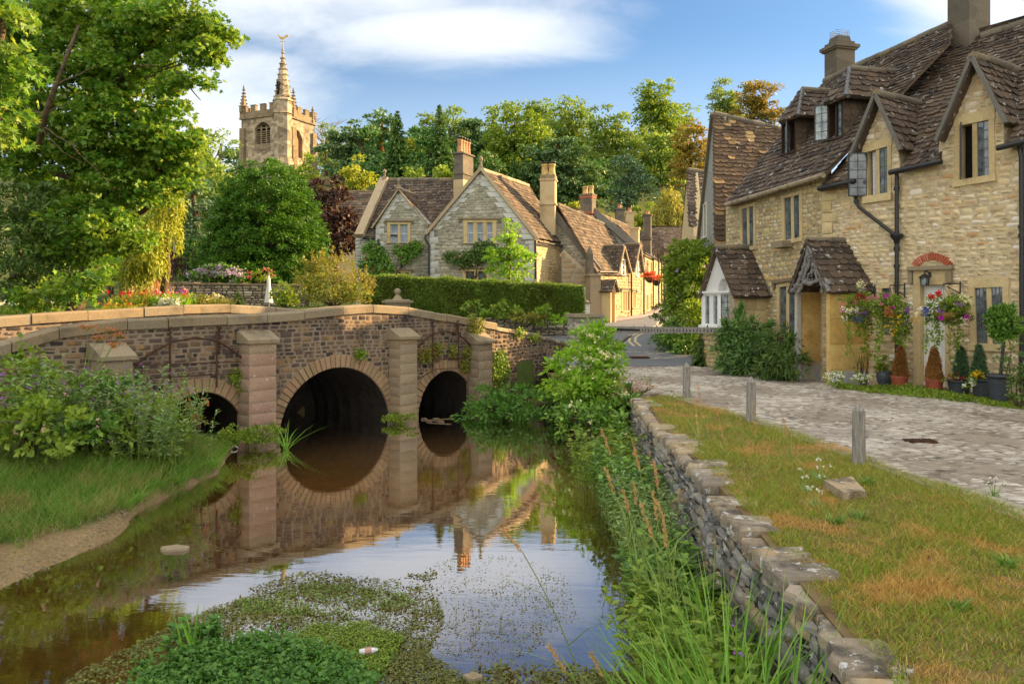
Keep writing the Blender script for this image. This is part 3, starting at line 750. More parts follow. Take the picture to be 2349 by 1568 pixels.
for i in range(n_-1):
 a,c=us[i],us[i+1]
 mb.add(np.concatenate([RW(np.array((a,c,c,a)),np.array((-0.4,-0.4,1.04,1.04)),np.full(4,0.0)),RW(np.array((a,c,c,a)),np.array((-0.4,-0.4,1.04,1.04)),np.full(4,-0.22))]),HEX)
stones(mb,RW,[(0,-0.3),(RW.L,-0.3),(RW.L,1.05),(0,1.05)],hh=(0.06,0.15),ww=(0.13,0.40),gap=0.014,bulge=0.05,m=1,jit=0.018,wav=0.015,cut=0.2)
mb.build('wall_face',[M['mortar_river'],M['stone_river']],rw)
mb=MB();u=0.0
while u<RW.L-0.1:
 w=U(0.22,0.5);w=min(w,RW.L-u);yv=RW(u,0,0)[1]
 dep=U(0.28,0.38)*float(np.interp(yv,[3,5,9],[.72,.95,1.0]));top=1.12+U(-0.02,0.03);fr=U(0.01,0.05)
 if 6.85<yv<7.3:u+=w;continue
 e=0.012;k_=7
 uu=np.concatenate((np.linspace(u+e,u+w-e,k_),np.linspace(u+w-e,u+e,k_)))
 hhh=np.concatenate((fr+rng.uniform(-0.03,0.03,k_),-dep+rng.uniform(-0.05,0.05,k_)))
 T=RW(uu,top+rng.uniform(-0.012,0.012,2*k_),hhh);Bq=RW(uu,1.035+rng.uniform(-0.02,0.02,2*k_),hhh*0.97)
 C=T.mean(0);Ti=C+(T-C)*0.93;T[:,2]-=0.022
 K=2*k_
 f=[tuple(range(K))]+[(i,(i+1)%K,(i+1)%K+K,i+K)for i in range(K)]+[(i+K,(i+1)%K+K,(i+1)%K+2*K,i+2*K)for i in range(K)]
 mb.add(np.concatenate((Ti,T,Bq)),f,0)
 u+=w
mb.build('coping',M['flagstone'],rw)
mb=MB()
mb.hexa([ground(1890,1122,1.12)+(0,0,-.1),ground(1935,1150,1.12)+(0,0,-.1),ground(1985,1140,1.12)+(0,0,-.1),ground(1955,1108,1.12)+(0,0,-.1),ground(1890,1122,1.12)+(0,0,.09),ground(1935,1150,1.12)+(0,0,.085),ground(1985,1140,1.12)+(0,0,.06),ground(1955,1108,1.12)+(0,0,.07)])
tag(mb.build('stone_block',M['flagstone'],loc=ground(1930,1135,1.12)),'pale flat stone block lying in the grass of the verge near the wall','stone')
# bollards
for i,(px_,py_,yt,lab)in enumerate(((1970,1063,922,'nearest weathered grey timber post with a pointed top on the verge'),(1723,965,862,'middle grey timber post of the three between lane and grass'),(1575,912,830,'farthest and smallest grey timber post, close to the gate'))):
 p=ground(px_,py_,1.12);h=(py_-yt)/FPX*p[1]+0.0
 mb=MB();w=0.125
 a=0.35+0.1*i;q=[]
 for z_,ww_ in((-0.1,w),(h-0.09,w*0.94),(h,0.006)):
  for j in range(8):
   th=a+(j+0.5*0)*math.pi/4
   rr=ww_/2*(1.25 if j%2==0 else 1.12)
   q.append((p[0]+rr*math.cos(th),p[1]+rr*math.sin(th),p[2]+z_))
 f=[(j,(j+1)%8,(j+1)%8+8,j+8)for j in range(8)]+[(j+8,(j+1)%8+8,(j+1)%8+16,j+16)for j in range(8)]
 mb.add(q,f);tag(mb.build('timber_post',M['wood_old'],loc=p),lab,'post','timber posts beside the lane')
 # drain covers
def drain(px_,py_,z,w,d,lab):
 p=ground(px_,py_,z);mb=MB();mb.box(p+(0,0,0.02),(w,d,0.03))
 for i in range(9):mb.box(p+(-w/2+w*(i+0.5)/9,0,0.04),(w/22,d*0.9,0.016))
 tag(mb.build('drain_cover',M['rusty_iron'],loc=p),lab,'drain cover')
drain(1467,821,1.22,0.55,0.4,'iron drain grating set in the asphalt beyond the gate')
drain(2110,1016,1.115,0.36,0.2,'rusty iron grating set in the stone lane opposite the cottage door')
# stone bridge
BP=Plane((BO[0],BO[1],0),(BE[0],BE[1],0),None,(BN[0],BN[1],0))
br=thing('stone_bridge',(BO[0],BO[1],0),'old stone river bridge with three arches and pale buttresses','bridge')
ARCH=[(0.11,1.5,1.40),(3.53,1.0,1.10),(-3.1,0.95,1.12)]
TOPPX=[(0,790),(100,758),(200,738),(300,731),(450,726),(600,719),(720,710),(800,701),(850,698),(930,703),(1030,722),(1135,741)]
TU=[BP.px(*q)for q in TOPPX]
TU=[(-10.0,1.3),(-8.2,1.75)]+TU
topz=lambda u:np.interp(u,[q[0]for q in TU],[q[1]for q in TU])
UEND=TU[-1][0]
def arch_pts(c,a,bb,n=28,ext=0.0,z0=-0.4):
 th=np.linspace(0,math.pi,n)
 p=[(c+(a+ext)*math.cos(t),(bb+ext)*math.sin(t))for t in th]
 return[(c+a+ext,z0)]+p+[(c-a-ext,z0)]
CT=0.19
us=np.linspace(-10,UEND,40)
def face_outline(ext):
 o=[(-10.0,-0.4)]
 for c,a,bb in sorted(ARCH):
  o+=arch_pts(c,a,bb,ext=ext)[::-1]
 o+=[(UEND,-0.4)]
 return o+[(u,float(topz(u))-CT)for u in us[::-1]]
mb=MB()
slab(mb,BP.pt,face_outline(0.0),[],-0.42,0.0,0)
stones(mb,BP.pt,face_outline(0.29),hh=(0.075,0.135),ww=(0.12,0.34),gap=0.016,bulge=0.014,m=1,jit=0.007,wav=0.012,cut=0.13)
mb.build('spandrel_wall',[M['mortar_bridge'],M['stone_bridge']],br)
for c,a,bb in ARCH:
 mb=MB();n_=int(a*26);th=np.linspace(-0.04,math.pi+0.04,n_+1);N_=n_
 t0,t1=th[:-1]+0.006,th[1:]-0.006
 for i in range(n_):
  x_=U(-0.02,0.02);e=0.28+U(-0.02,0.02);hh_=0.03+U(-0.008,0.012);bv=0.012
  q=[]
  for tt,r_ in((t0[i],0.0),(t1[i],0.0),(t1[i],e),(t0[i],e)):q.append((c+(a+r_)*math.cos(tt),(bb+r_)*math.sin(tt)))
  q=np.array(q);C=q.mean(0);qi=C+(q-C)*0.9
  v=np.concatenate((BP.pt(q[:,0],q[:,1],-0.3),BP.pt(q[:,0],q[:,1],hh_-bv),BP.pt(qi[:,0],qi[:,1],hh_)))
  mb.add(v,[(8,9,10,11)]+[(j,(j+1)%4,(j+1)%4+4,j+4)for j in range(4)]+[(j+4,(j+1)%4+4,(j+1)%4+8,j+8)for j in range(4)],0)
 mb.build('arch_ring',M['voussoir'],br)
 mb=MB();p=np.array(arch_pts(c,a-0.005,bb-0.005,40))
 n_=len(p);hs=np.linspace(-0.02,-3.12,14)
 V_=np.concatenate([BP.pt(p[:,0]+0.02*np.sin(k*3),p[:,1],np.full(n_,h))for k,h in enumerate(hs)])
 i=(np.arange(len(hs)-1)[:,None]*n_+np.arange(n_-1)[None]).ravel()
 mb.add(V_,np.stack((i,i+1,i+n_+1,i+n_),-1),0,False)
 p=np.array(arch_pts(c,a,bb,40,.25));mb.add(BP.pt(p[:,0],p[:,1],np.full(n_,-3.05)),[tuple(range(n_))],0)  # dark plate added across the far mouth so the tunnel stays dark
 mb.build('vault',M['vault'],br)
def coping(fn_top,ua,ub,hfront,hback,mb,ct=CT,ll=(0.7,1.3),over=0.06):
 u=ua
 while u<ub-0.05:
  w=min(U(*ll),ub-u)
  if ub-(u+w)<0.3:w=ub-u
  d_=U(-0.012,0.012);e=0.008
  uu=np.array((u+e,u+w-e));zt=fn_top(uu)+d_
  hf,hk=hfront+over+U(-0.012,0.012),hback-over
  q=[]
  for z_,k in((-ct,1.0),(-0.035,1.0),(0.0,0.86)):
   c0=(hf+hk)/2;r_=(hf-hk)/2*k
   q+=[BP.pt(uu[0]+(1-k)*.1,zt[0]+z_,c0+r_),BP.pt(uu[1]-(1-k)*.1,zt[1]+z_,c0+r_),BP.pt(uu[1]-(1-k)*.1,zt[1]+z_,c0-r_),BP.pt(uu[0]+(1-k)*.1,zt[0]+z_,c0-r_)]
  f=[(8,9,10,11),(3,2,1,0)]+[(j,(j+1)%4,(j+1)%4+4,j+4)for j in range(4)]+[(j+4,(j+1)%4+4,(j+1)%4+8,j+8)for j in range(4)]
  mb.add(np.array(q),f);u+=w
mb=MB();coping(topz,-10.0,UEND+0.05,0.0,-0.38,mb);mb.build('parapet_coping',M['coping'],br)
HB=-3.1
BT=[BP.px(x,y,HB)for x,y in((-120,735),(0,724),(120,717),(300,706),(494,697),(560,699),(640,704))]
BT=BT+[(BT[-1][0]+1.2,BT[-1][1]-0.12),(5.0,2.42),(6.1,2.36)]
bz=lambda u:np.interp(u,[q[0]for q in BT],[q[1]for q in BT])
ub=np.linspace(-9.0,6.0,30)
mb=MB();o_=[(-9,0.6),(6.0,0.6)]+[(u,float(bz(u))-0.2)for u in ub[::-1]]
slab(mb,BP.pt,o_,[],HB-0.4,HB,0)
stones(mb,BP.pt,[(-9,1.7),(6.0,1.7)]+o_[2:],hh=(0.08,0.14),ww=(0.14,0.36),gap=0.02,bulge=0.02,h0=HB,m=1)
mb.build('far_parapet_wall',[M['mortar_bridge'],M['stone_bridge']],br)
mb=MB();coping(bz,-9.0,6.0,HB,HB-0.4,mb,0.2);mb.build('far_parapet_coping',M['coping'],br)
mb=MB();dz_=lambda u:np.minimum(topz(u),bz(u))-0.62
u_=np.linspace(-9.5,UEND+0.3,24)
v=np.concatenate((BP.pt(u_,dz_(u_),np.full(24,-0.36)),BP.pt(u_,dz_(u_),np.full(24,HB+0.02))))
mb.add(v,[(i,i+1,i+25,i+24)for i in range(23)]);mb.build('deck',M['asphalt'],br)
def buttress(xa,xb,ytop,ylow,mat,mat2,dep=0.42,hh=(0.22,0.27),z1=-0.35,cap_mat='coping'):
 a=BP.px(xa,900,dep)[0];c=BP.px(xb,900,dep)[0];m_=(xa+xb)/2
 zt=BP.px(m_,ytop,0.05)[1];zl=BP.px(m_,ylow,dep)[1]
 mb=MB()
 mb.qbox(BP,[(a,z1),(c,z1),(c,zl),(a,zl)],-0.05,dep-0.015,0)
 stones(mb,BP.pt,[(a-0.002,z1),(c+0.002,z1),(c+0.002,zl),(a-0.002,zl)],hh=hh,ww=((c-a)*0.9,(c-a)*1.2),gap=0.012,bulge=0.014,h0=dep-0.012,m=1,jit=0.005,cut=0.08,merge=0)
 for s_,ue in((1,c),(-1,a)):
  pl=Plane(BP.pt(ue,0,0),(BN[0],BN[1],0),None,BP.U*s_)
  stones(mb,pl.pt,[(0,z1),(dep-0.01,z1),(dep-0.01,zl),(0,zl)],hh=hh,ww=(dep*0.9,dep*1.3),gap=0.012,bulge=0.014,m=1,jit=0.005,cut=0.08,merge=0)
 bt=mb.build('buttress',[M['mortar_bridge'],M[mat]],br)
 mb=MB();o=0.05
 q=[BP.pt(a-o,zl,-0.03),BP.pt(c+o,zl,-0.03),BP.pt(c+o,zl,dep+o),BP.pt(a-o,zl,dep+o),BP.pt(a-o,zt,-0.03),BP.pt(c+o,zt,-0.03),BP.pt(c+o,zt,0.09),BP.pt(a-o,zt,0.09),BP.pt(a-o,zl+0.07,dep+o),BP.pt(c+o,zl+0.07,dep+o)]
 mb.add(np.array(q),[(0,1,2,3),(4,7,6,5),(7,8,9,6),(8,3,2,9),(0,3,8,7,4),(1,5,6,9,2)])
 mb.build('cap',M[cap_mat],bt)
 return bt
buttress(572,635,757,787,'pink_stone','coping',0.42)
buttress(918,958,751,778,'buttress','coping',0.42)
buttress(1098,1130,762,788,'buttress','coping',0.40)
buttress(236,306,785,826,'buttress','coping',0.55)
# rusty iron frames hung before the side arches
def bars(mb,pts,r=0.014,h=0.12,k=6):
 mb.tube(np.array([BP.pt(*BP.px(x,y,h),h)for x,y in pts]),r,k)
def iron_frame(arc,verts,hors,chains,lab):
 e=thing('flood_gate',BP.pt(*BP.px(*arc[3],0.12),0.12),lab,'iron frame','rusty iron frames on the bridge')
 mb=MB();bars(mb,arc,0.022);mb.build('arched_bar',M['rusty_iron'],e)
 for q in verts:mb=MB();bars(mb,q,0.02,0.13);mb.build('upright_bar',M['rusty_iron'],e)
 for q in hors:mb=MB();bars(mb,q,0.011,0.11);mb.build('tie_rod',M['rusty_iron'],e)
 for(x,y0,y1)in chains:
  mb=MB()
  n_=int((y1-y0)/5)
  for i in range(n_):
   c=BP.pt(*BP.px(x+(i%2),y0+5*i+2,0.09),0.09)
   th=np.linspace(0,2*math.pi,9);ax=BP.U if i%2 else BP.N
   mb.tube(np.array([c+ax*0.022*math.cos(t)+np.array((0,0,0.034*math.sin(t)))for t in th]),0.008,4,cap=False)
  bars(mb,[(x-1,y0),(x,y0-4),(x+3,y0-6)],0.03,0.05)
  mb.build('chain',M['rusty_iron'],e)
iron_frame([(308,838),(350,807),(394,784),(447,774),(500,782),(534,803),(570,834)],[[(390,760),(390,887)],[(497,760),(497,888)]],[[(308,838),(440,833),(567,829)],[(333,868),(450,861),(570,855)]],[(390,756,790),(502,753,808)],'rusty arched iron frame with chains above the overgrown arch beside the brambles')
iron_frame([(959,795),(974,779),(991,766),(1023,759),(1054,768),(1074,786),(1094,808)],[[(993,745),(993,847)],[(1052,742),(1052,845)]],[[(959,825),(1025,822),(1094,820)],[(959,868),(1000,846),(1055,844),(1092,853)]],[(993,743,765),(1048,741,768)],'rusty arched iron frame above the small arch with ferns growing on it')
# flood wall that carries on from the bridge to the gate pillar
fw=thing('stone_wall',BP.pt(UEND,0,0),'mossy low stone wall sloping down from the bridge to the gate pillar','stone wall')
FT=[BP.px(*q)for q in((1137,748),(1180,756),(1225,764),(1262,774),(1300,786),(1322,795))]
FT=[(UEND+0.02,FT[0][1])]+FT[1:];FT.append((FT[-1][0]+0.5,FT[-1][1]-0.05))
fz=lambda u:np.interp(u,[q[0]for q in FT],[q[1]for q in FT])
cu=BP.px(1242,880)[0]
hole=[(cu+0.22*math.cos(t),0.28+0.26*math.sin(t))for t in np.linspace(0,2*math.pi,15)[:-1]]
o_=[(UEND+0.02,-0.4),(FT[-1][0],-0.4)]+[(q[0],q[1]-0.07)for q in FT[::-1]]
mb=MB();slab(mb,BP.pt,o_,[hole],-0.4,-0.02,0)
stones(mb,BP.pt,o_,[hole],hh=(0.07,0.14),ww=(0.12,0.32),gap=0.022,bulge=0.035,h0=-0.02,m=1,jit=0.014,wav=0.015)
mb.qbox(BP,[(cu-.4,-.2),(cu+.4,-.2),(cu+.4,.8),(cu-.4,.8)],-0.44,-0.40,2)
mb.build('wall_face',[M['mortar_bridge'],M['stone_bridge'],M['dark_room']],fw)
mb=MB();coping(fz,UEND+0.06,FT[-1][0],0.0,-0.4,mb,0.1,(0.3,0.7),0.04);mb.build('coping',M['flagstone'],fw)
p=BP.pt(5.35,0,HB-0.2);p=at(912,690,23.0)
gz=2.0
e=thing('ball_finial_pillar',(p[0],p[1],gz),'square stone pillar topped by a round ball at the far end of the bridge','pillar')
s_=p[1]/FPX;zt=lambda y:CAMZ+(HY-y)*s_
mb=MB();rz=math.atan2(BE[1],BE[0])
mb.box((p[0],p[1],(gz+zt(694))/2),(50*s_/1.25,50*s_/1.25,zt(694)-gz),rz)
mb.box((p[0],p[1],(zt(694)+zt(689))/2),(64*s_/1.25,64*s_/1.25,zt(689)-zt(694)),rz)
mb.box((p[0],p[1],(zt(689)+zt(686.5))/2),(56*s_/1.25,56*s_/1.25,zt(686.5)-zt(689)),rz,taper=0.8)
mb.build('pier',M['coping'],e)
mb=MB()
mb.lathe([(15*s_/1.2,zt(686.5)),(12*s_/1.2,zt(684)),(7*s_,zt(679)),(4.2*s_,zt(676)),(4.5*s_,zt(675.5))]+[(7.6*s_*math.cos(t),zt(668.5)+7.6*s_*math.sin(t))for t in np.linspace(-1.0,1.55,10)],(p[0],p[1],0),16)
mb.build('ball',M['coping'],e)
# builders shared by all houses
def proj(p):
 p=np.asarray(p,float);return(CX+p[0]/p[1]*FPX,HY-(p[2]-CAMZ)/p[1]*FPX)
def to_px(Mp,d,x):
 """how far along d from Mp until the point stands at image column x"""
 r_=(x-CX)/FPX
 return float((Mp[0]-r_*Mp[1])/(r_*d[1]-d[0]))
def hit(Pq,d,pl):
 return float(np.dot(pl.O-Pq,pl.N)/np.dot(d,pl.N))
def roof(par,pts,mat='tile',exp=(0.16,0.25),ww=(0.2,0.42),name='roof',th=0.035,base=0.06,outline=None,pl=None,grow=0.03,rough=0.012,holes=()):
 pl=pl or plane3(*pts[:3])
 if outline is None:
  outline=[(float(np.dot(np.asarray(p)-pl.O,pl.U)),float(np.dot(np.asarray(p)-pl.O,pl.V)))for p in pts]
 mb=MB();mb.prism(outline,pl.pt,-base,0.0,0)
 tiles(mb,pl,outline,exp,ww,th,0,holes,rough,grow=grow)
 o=mb.build(name,M[mat],par);return o
def ridge(par,a,c,r_=0.11,mat='ridge',seg=0.45,name='ridge'):
 a,c=np.asarray(a,float),np.asarray(c,float);L=np.linalg.norm(c-a);n_=max(1,int(L/seg));mb=MB()
 for i in range(n_):
  p,q=a+(c-a)*(i+0.01)/n_,a+(c-a)*(i+0.99)/n_
  j=np.array((0,0,U(-0.012,0.012)))
  mb.tube([p+j,q+j],r_*U(0.95,1.05),8)
 return mb.build(name,M[mat],par)
def bar(mb,a,c,w,h,up=(0,0,1),m=0):
 a,c=np.asarray(a,float),np.asarray(c,float);d=unit(c-a);s_=unit(np.cross(d,up));t=np.cross(s_,d)
 q=[p+s_*x*w/2+t*y*h/2 for p in(a,c)for x,y in((-1,-1),(1,-1),(1,1),(-1,1))]
 mb.add(np.array(q),HEX,m)
def window(par,pl,q,n=2,bs=0.16,bt=0.1,bb=0.1,mul=0.12,frame='dressed',gl='glass',grid=(2,6),lead='lead',h=0.03,dep=0.11,sill=0.05,inner=None,skip=(),lw=0.012,hood=False,name='window',label=None):
 mb=MB()
 mb.qbox(pl,sub(q,-0.02,1.02,0,bt),-0.22,h+0.004)
 mb.qbox(pl,sub(q,-0.03,1.03,1-bb,1),-0.22,h+sill)
 mb.qbox(pl,sub(q,0,bs,bt,1-bb),-0.22,h);mb.qbox(pl,sub(q,1-bs,1,bt,1-bb),-0.22,h)
 iw=(1-2*bs-(n-1)*mul)/n;ls=[]
 for i in range(n):
  s0=bs+i*(iw+mul);ls.append((s0,s0+iw))
  if i:mb.qbox(pl,sub(q,s0-mul,s0,bt,1-bb),-0.2,h-0.025)
 if hood:
  mb.qbox(pl,sub(q,-0.14,1.14,-0.08,-0.02),-0.05,h+0.07,1)
  mb.qbox(pl,sub(q,-0.14,-0.06,-0.02,0.1),-0.05,h+0.05,1);mb.qbox(pl,sub(q,1.06,1.14,-0.02,0.1),-0.05,h+0.05,1)
 w=mb.build(name,[M[frame],M['ridge']],par,label=label)
 gm=MB();lm=MB();im=MB()
 for i,(a,c)in enumerate(ls):
  if i in skip:
   gm.qbox(pl,sub(q,a,c,bt,1-bb),-0.2,-0.19,1);continue
  gm.qbox(pl,sub(q,a,c,bt,1-bb),-dep-0.012,-dep,0)
  if inner:
   e=0.18*(c-a);et=0.035
   for z_ in((a,a+e,bt,1-bb),(c-e,c,bt,1-bb),(a+e,c-e,bt,bt+et),(a+e,c-e,1-bb-et,1-bb)):
    im.qbox(pl,sub(q,*z_),-dep-0.01,-dep+0.03)
  if grid:
   nx,ny=grid
   W_=np.linalg.norm(np.array(q[1])-q[0]);H_=np.linalg.norm(np.array(q[3])-q[0])
   for k in range(nx+1):
    s_=a+(c-a)*k/nx;e=lw/W_/2
    lm.qbox(pl,sub(q,s_-e,s_+e,bt,1-bb),-dep,-dep+0.008)
   for k in range(ny+1):
    t=bt+(1-bt-bb)*k/ny;e=lw/H_/2
    lm.qbox(pl,sub(q,a,c,t-e,t+e),-dep,-dep+0.011)
 gm.build('pane',[M[gl],M['dark_room']],w)
 if grid:lm.build('leading',M[lead],w)
 if inner:im.build('casement',M[inner],w)
 return w,ls
def casement(par,pl,top,bot,ang,width,frame='black_iron',gl='glass',grid=(2,4),fw=0.025):
 """an opened light: hinged on the vertical from top to bot (u,v), swung ang degrees out of the wall"""
 d=pl.U*math.cos(R(ang))+pl.N*math.sin(R(ang))
 p=Plane(pl.pt(top[0],0,0.0),d)
 v0,v1=bot[1],top[1]
 mb=MB();w=width
 for z_ in((0,fw,v0,v1),(w-fw,w,v0,v1),(fw,w-fw,v0,v0+fw),(fw,w-fw,v1-fw,v1)):
  mb.qbox(p,[(z_[0],z_[2]),(z_[1],z_[2]),(z_[1],z_[3]),(z_[0],z_[3])],-0.014,0.014)
 for k in range(1,grid[0]):
  x=w*k/grid[0];mb.qbox(p,[(x-.006,v0),(x+.006,v0),(x+.006,v1),(x-.006,v1)],-0.008,0.008)
 for k in range(1,grid[1]):
  y=v0+(v1-v0)*k/grid[1];mb.qbox(p,[(0,y-.006),(w,y-.006),(w,y+.006),(0,y+.006)],-0.008,0.008)
 c=mb.build('open_casement',M[frame],par)
 mb=MB();mb.qbox(p,[(fw,v0+fw),(w-fw,v0+fw),(w-fw,v1-fw),(fw,v1-fw)],-0.003,0.003)
 mb.build('casement_pane',M[gl],par)
def qpx(pl,*pts,h=0.0):return[pl.px(x,y,h)for x,y in pts]
def shrink(q,e=0.01):
 c=np.mean(q,0);return[tuple(c+(np.array(p)-c)*(1-e))for p in q]
def pipe(par,pts,r_=0.04,mat='black_iron',collars=(),name='drainpipe'):
 mb=MB();mb.tube(pts,r_,8)
 for p in collars:mb.tube([np.asarray(p)-(0,0,0.035),np.asarray(p)+(0,0,0.035)],r_*1.45,8)
 return mb.build(name,M[mat],par)
def quoins(mb,pl,u0,z0,z1,w=(0.22,0.42),hh=(0.2,0.3),sgn=1,h0=0.0,m=0):
 z=z0;i=0
 while z<z1-0.05:
  k=min(U(*hh),z1-z);ww_=w[i%2]*U(0.9,1.1);i+=1
  a,c=sorted((u0,u0+sgn*ww_))
  stones(mb,pl.pt,[(a,z),(c,z),(c,z+k),(a,z+k)],hh=(k,k),ww=(9,9),gap=0.012,bulge=0.012,h0=h0+0.012,m=m,jit=0.003,cut=0.06,merge=0)
  z+=k
  # the two near cottages on the right
GZ=1.0
PA=wall_plane((7.01,17.76),(16.6,3.42));PB=wall_plane((5.95,21.84),(7.01,17.76))
UA=float(np.linalg.norm(np.array((16.6,3.42))-(7.01,17.76)));UB=float(np.linalg.norm(np.array((7.01,17.76))-(5.95,21.84)))
SA=1.0 if PA.px(2200,600)[0]>0 else-1.0
ca=thing('stone_cottage',(8.9,15.0,1.1),'nearest cream rubble cottage with two tall gables, black drainpipes and a white door','cottage')
cb=thing('stone_cottage',(6.5,19.8,1.1),'cottage with roof dormers, white gabled bay and rustic branch porch','cottage')
w1=qpx(PA,(2190.6,267),(2281,247),(2284,415),(2190.6,430))
w2=qpx(PA,(1980.4,333.6),(2045.5,315),(2045.5,458.7),(1983.8,467))
w3=qpx(PA,(2222.3,639.8),(2314,634.8),(2317,806),(2227,803))
w4=qpx(PA,(2018,648),(2050,646),(2050,782),(2018,781))
dq=qpx(PA,(2097,612),(2178,609),(2178,896),(2097,891))
outA=qpx(PA,(1885,432),(1963,415),(1963,368),(2009,222),(2062,352),(2066,390),(2152,371),(2155,322),(2231,140),(2302,285),(2303,336),(2349,326))
outA=[(0.0,outA[0][1])]+outA[1:]+[(UA,outA[-1][1]+0.0)]
outA=outA+[(UA,GZ),(0.0,GZ)]
holesA=[shrink(q)for q in(w1,w2,w3,w4,dq)]
mb=MB();slab(mb,PA.pt,outA,holesA,-0.4,0.0,0)
stones(mb,PA.pt,outA,holesA,hh=(0.07,0.145),ww=(0.12,0.34),gap=0.026,bulge=0.03,m=1,jit=0.016,wav=0.012,cut=0.3)
mb.build('wall',[M['mortar_cream'],M['stone_cream']],ca)
w_,ls=window(ca,PA,w1,bs=0.14,bt=0.15,bb=0.09,mul=0.12,grid=(2,6),skip=(0,),h=.02,dep=.03)
h0,h1=bil(w1,ls[0][0],0.16),bil(w1,ls[0][0],0.9)
casement(w_,PA,h0,h1,62,0.44,grid=(2,6))
w_,ls=window(ca,PA,w2,bs=0.14,bt=0.13,bb=0.12,mul=0.12,grid=(2,5),skip=(0,),h=.02,dep=.03)
h0,h1=bil(w2,ls[0][0],0.14),bil(w2,ls[0][0],0.88)
casement(w_,PA,h0,h1,128,0.40,grid=(2,5))
mb=MB();a,c=ls[0]
pts=sub(w2,a+0.3*(c-a),c,0.14,0.87)
uu=np.linspace(0,1,14);tp=np.array([bil(pts,s_,0)for s_ in uu]);bt_=np.array([bil(pts,s_*0.7,1)for s_ in uu])
V_=np.concatenate((PA.pt(tp[:,0],tp[:,1],-0.1+0.02*np.sin(uu*40)),PA.pt(bt_[:,0],bt_[:,1],-0.09+0.025*np.sin(uu*40))))
mb.add(V_,[(i,i+1,i+15,i+14)for i in range(13)],0,True);mb.build('curtain',M['curtain'],w_)
window(ca,PA,w3,bs=0.15,bt=0.13,bb=0.1,mul=0.12,grid=(3,7),gl='glass',h=.02,dep=.03)
window(ca,PA,w4,n=1,bs=0.18,bt=0.1,bb=0.1,grid=(2,5),h=.02,dep=.03)
mb=MB()
mb.qbox(PA,sub(dq,0,0.20,0.15,1),-0.3,0.035);mb.qbox(PA,sub(dq,0.90,1.0,0.15,1),-0.3,0.035);mb.qbox(PA,sub(dq,0,1,0,0.15),-0.3,0.04)
ds=mb.build('door_surround',M['dressed'],ca)
mb=MB();e=qpx(PA,(2087,612),(2190,608),(2190,617),(2087,621));mb.qbox(PA,e,-0.05,0.13)
mb.qbox(PA,qpx(PA,(2087,621),(2096,621),(2096,651),(2087,651)),-0.05,0.08);mb.qbox(PA,qpx(PA,(2174,618),(2187,617),(2187,648),(2174,648)),-0.05,0.10)
mb.build('hood_mould',M['coping'],ca)
mb=MB()
for i in range(17):
 t0,t1=R(-56+112*(i+0.14)/17),R(-56+112*(i+0.86)/17)
 q=[PA.px(2140+r_*math.sin(t),637-r_*math.cos(t))for t,r_ in((t0,57),(t1,57),(t1,41),(t0,41))]
 mb.qbox(PA,q,-0.02,0.04)
mb.build('brick_arch',M['brick'],ca)
mb=MB();dl=sub(dq,0.20,0.90,0.15,0.99)
mb.qbox(PA,sub(dl,0.0,1,0,0.51),-0.16,-0.12);mb.qbox(PA,sub(dl,0.0,1,0.52,1),-0.16,-0.11)
for k in range(5):mb.qbox(PA,sub(dl,0.09+k*0.17,0.085+0.155+k*0.17,0.07,0.49),-0.13,-0.108)
for k in range(5):mb.qbox(PA,sub(dl,0.09+k*0.17,0.085+0.155+k*0.17,0.55,0.95),-0.13,-0.099)
mb.qbox(PA,sub(dl,0,1,0.495,0.515),-0.12,-0.085)
dr=mb.build('door',M['white_paint'],ca)
mb=MB();q=sub(dl,0.1,0.16,0.54,0.56);mb.qbox(PA,q,-0.1,-0.06);mb.build('handle',M['black_iron'],dr)
mb=MB();mb.qbox(PA,[(dl[3][0]-SA*.05,1.0),(dl[2][0]+SA*.05,1.0),(dl[2][0]+SA*.05,1.2),(dl[3][0]-SA*.05,1.2)],-0.2,0.32);mb.build('doorstep',M['coping'],ca)
e0,e1=PA.pt(*PA.px(1885,432,.16),.16),PA.pt(*PA.px(2349,326,.16),.16)
RA=plane3(e0,e1,(10.68,17.53,8.9))
SG=1 if RA.px(2349,326)[0]>RA.px(1880,436)[0]else-1;ra=RA.pt(*RA.px(2255,84));rb_=RA.pt(RA.px(2349,50)[0]+SG*11.5,RA.px(2349,50)[1]+.3);ridge(ca,ra,rb_,0.12)
mb=MB();bar(mb,RA.pt(*RA.px(2067,213),0.05),RA.pt(*RA.px(2177,97),0.05),0.34,0.06,RA.N);mb.build('leaded_valley',M['lead'],ca)
def gable(par,pl,apex,fl,fr,main,mat='tile',ov=0.22,exp=(0.14,0.2),ww=(0.18,0.36),vm='verge',rid='ridge',rr=0.1,back=0.12):
 """a gable roof that runs from the wall plane back into the main roof"""
 A=pl.pt(*pl.px(*apex,ov),ov);Ni=-pl.N
 Ab=A+Ni*(hit(A,Ni,main)+back)
 fb=[]
 for f_ in(fl,fr):
  F=pl.pt(*pl.px(*f_,ov),ov);Fb=F+Ni*(max(0.3,hit(F,Ni,main))+back*2)
  roof(par,[A,Ab,F,Fb],mat,exp,ww,outline=None if False else None,pl=plane3(A,Ab,F))if False else None
  pl2=plane3(A,Ab,F)
  ol=[(float(np.dot(p-pl2 .O,pl2 .U)),float(np.dot(p-pl2 .O,pl2 .V)))for p in(F,Fb,Ab,A)]
  roof(par,None,mat,exp,ww,outline=ol,pl=pl2)
  mb=MB();bar(mb,A+pl.N*0.02-(0,0,.02),F+pl.N*0.02-(0,0,.02),0.065,0.11,pl.N);mb.build('verge',M[vm],par)
  fb.append(Fb-Ni*back*2)
 ridge(par,A,Ab,rr,rid)
 return A,Ab-Ni*back,fb
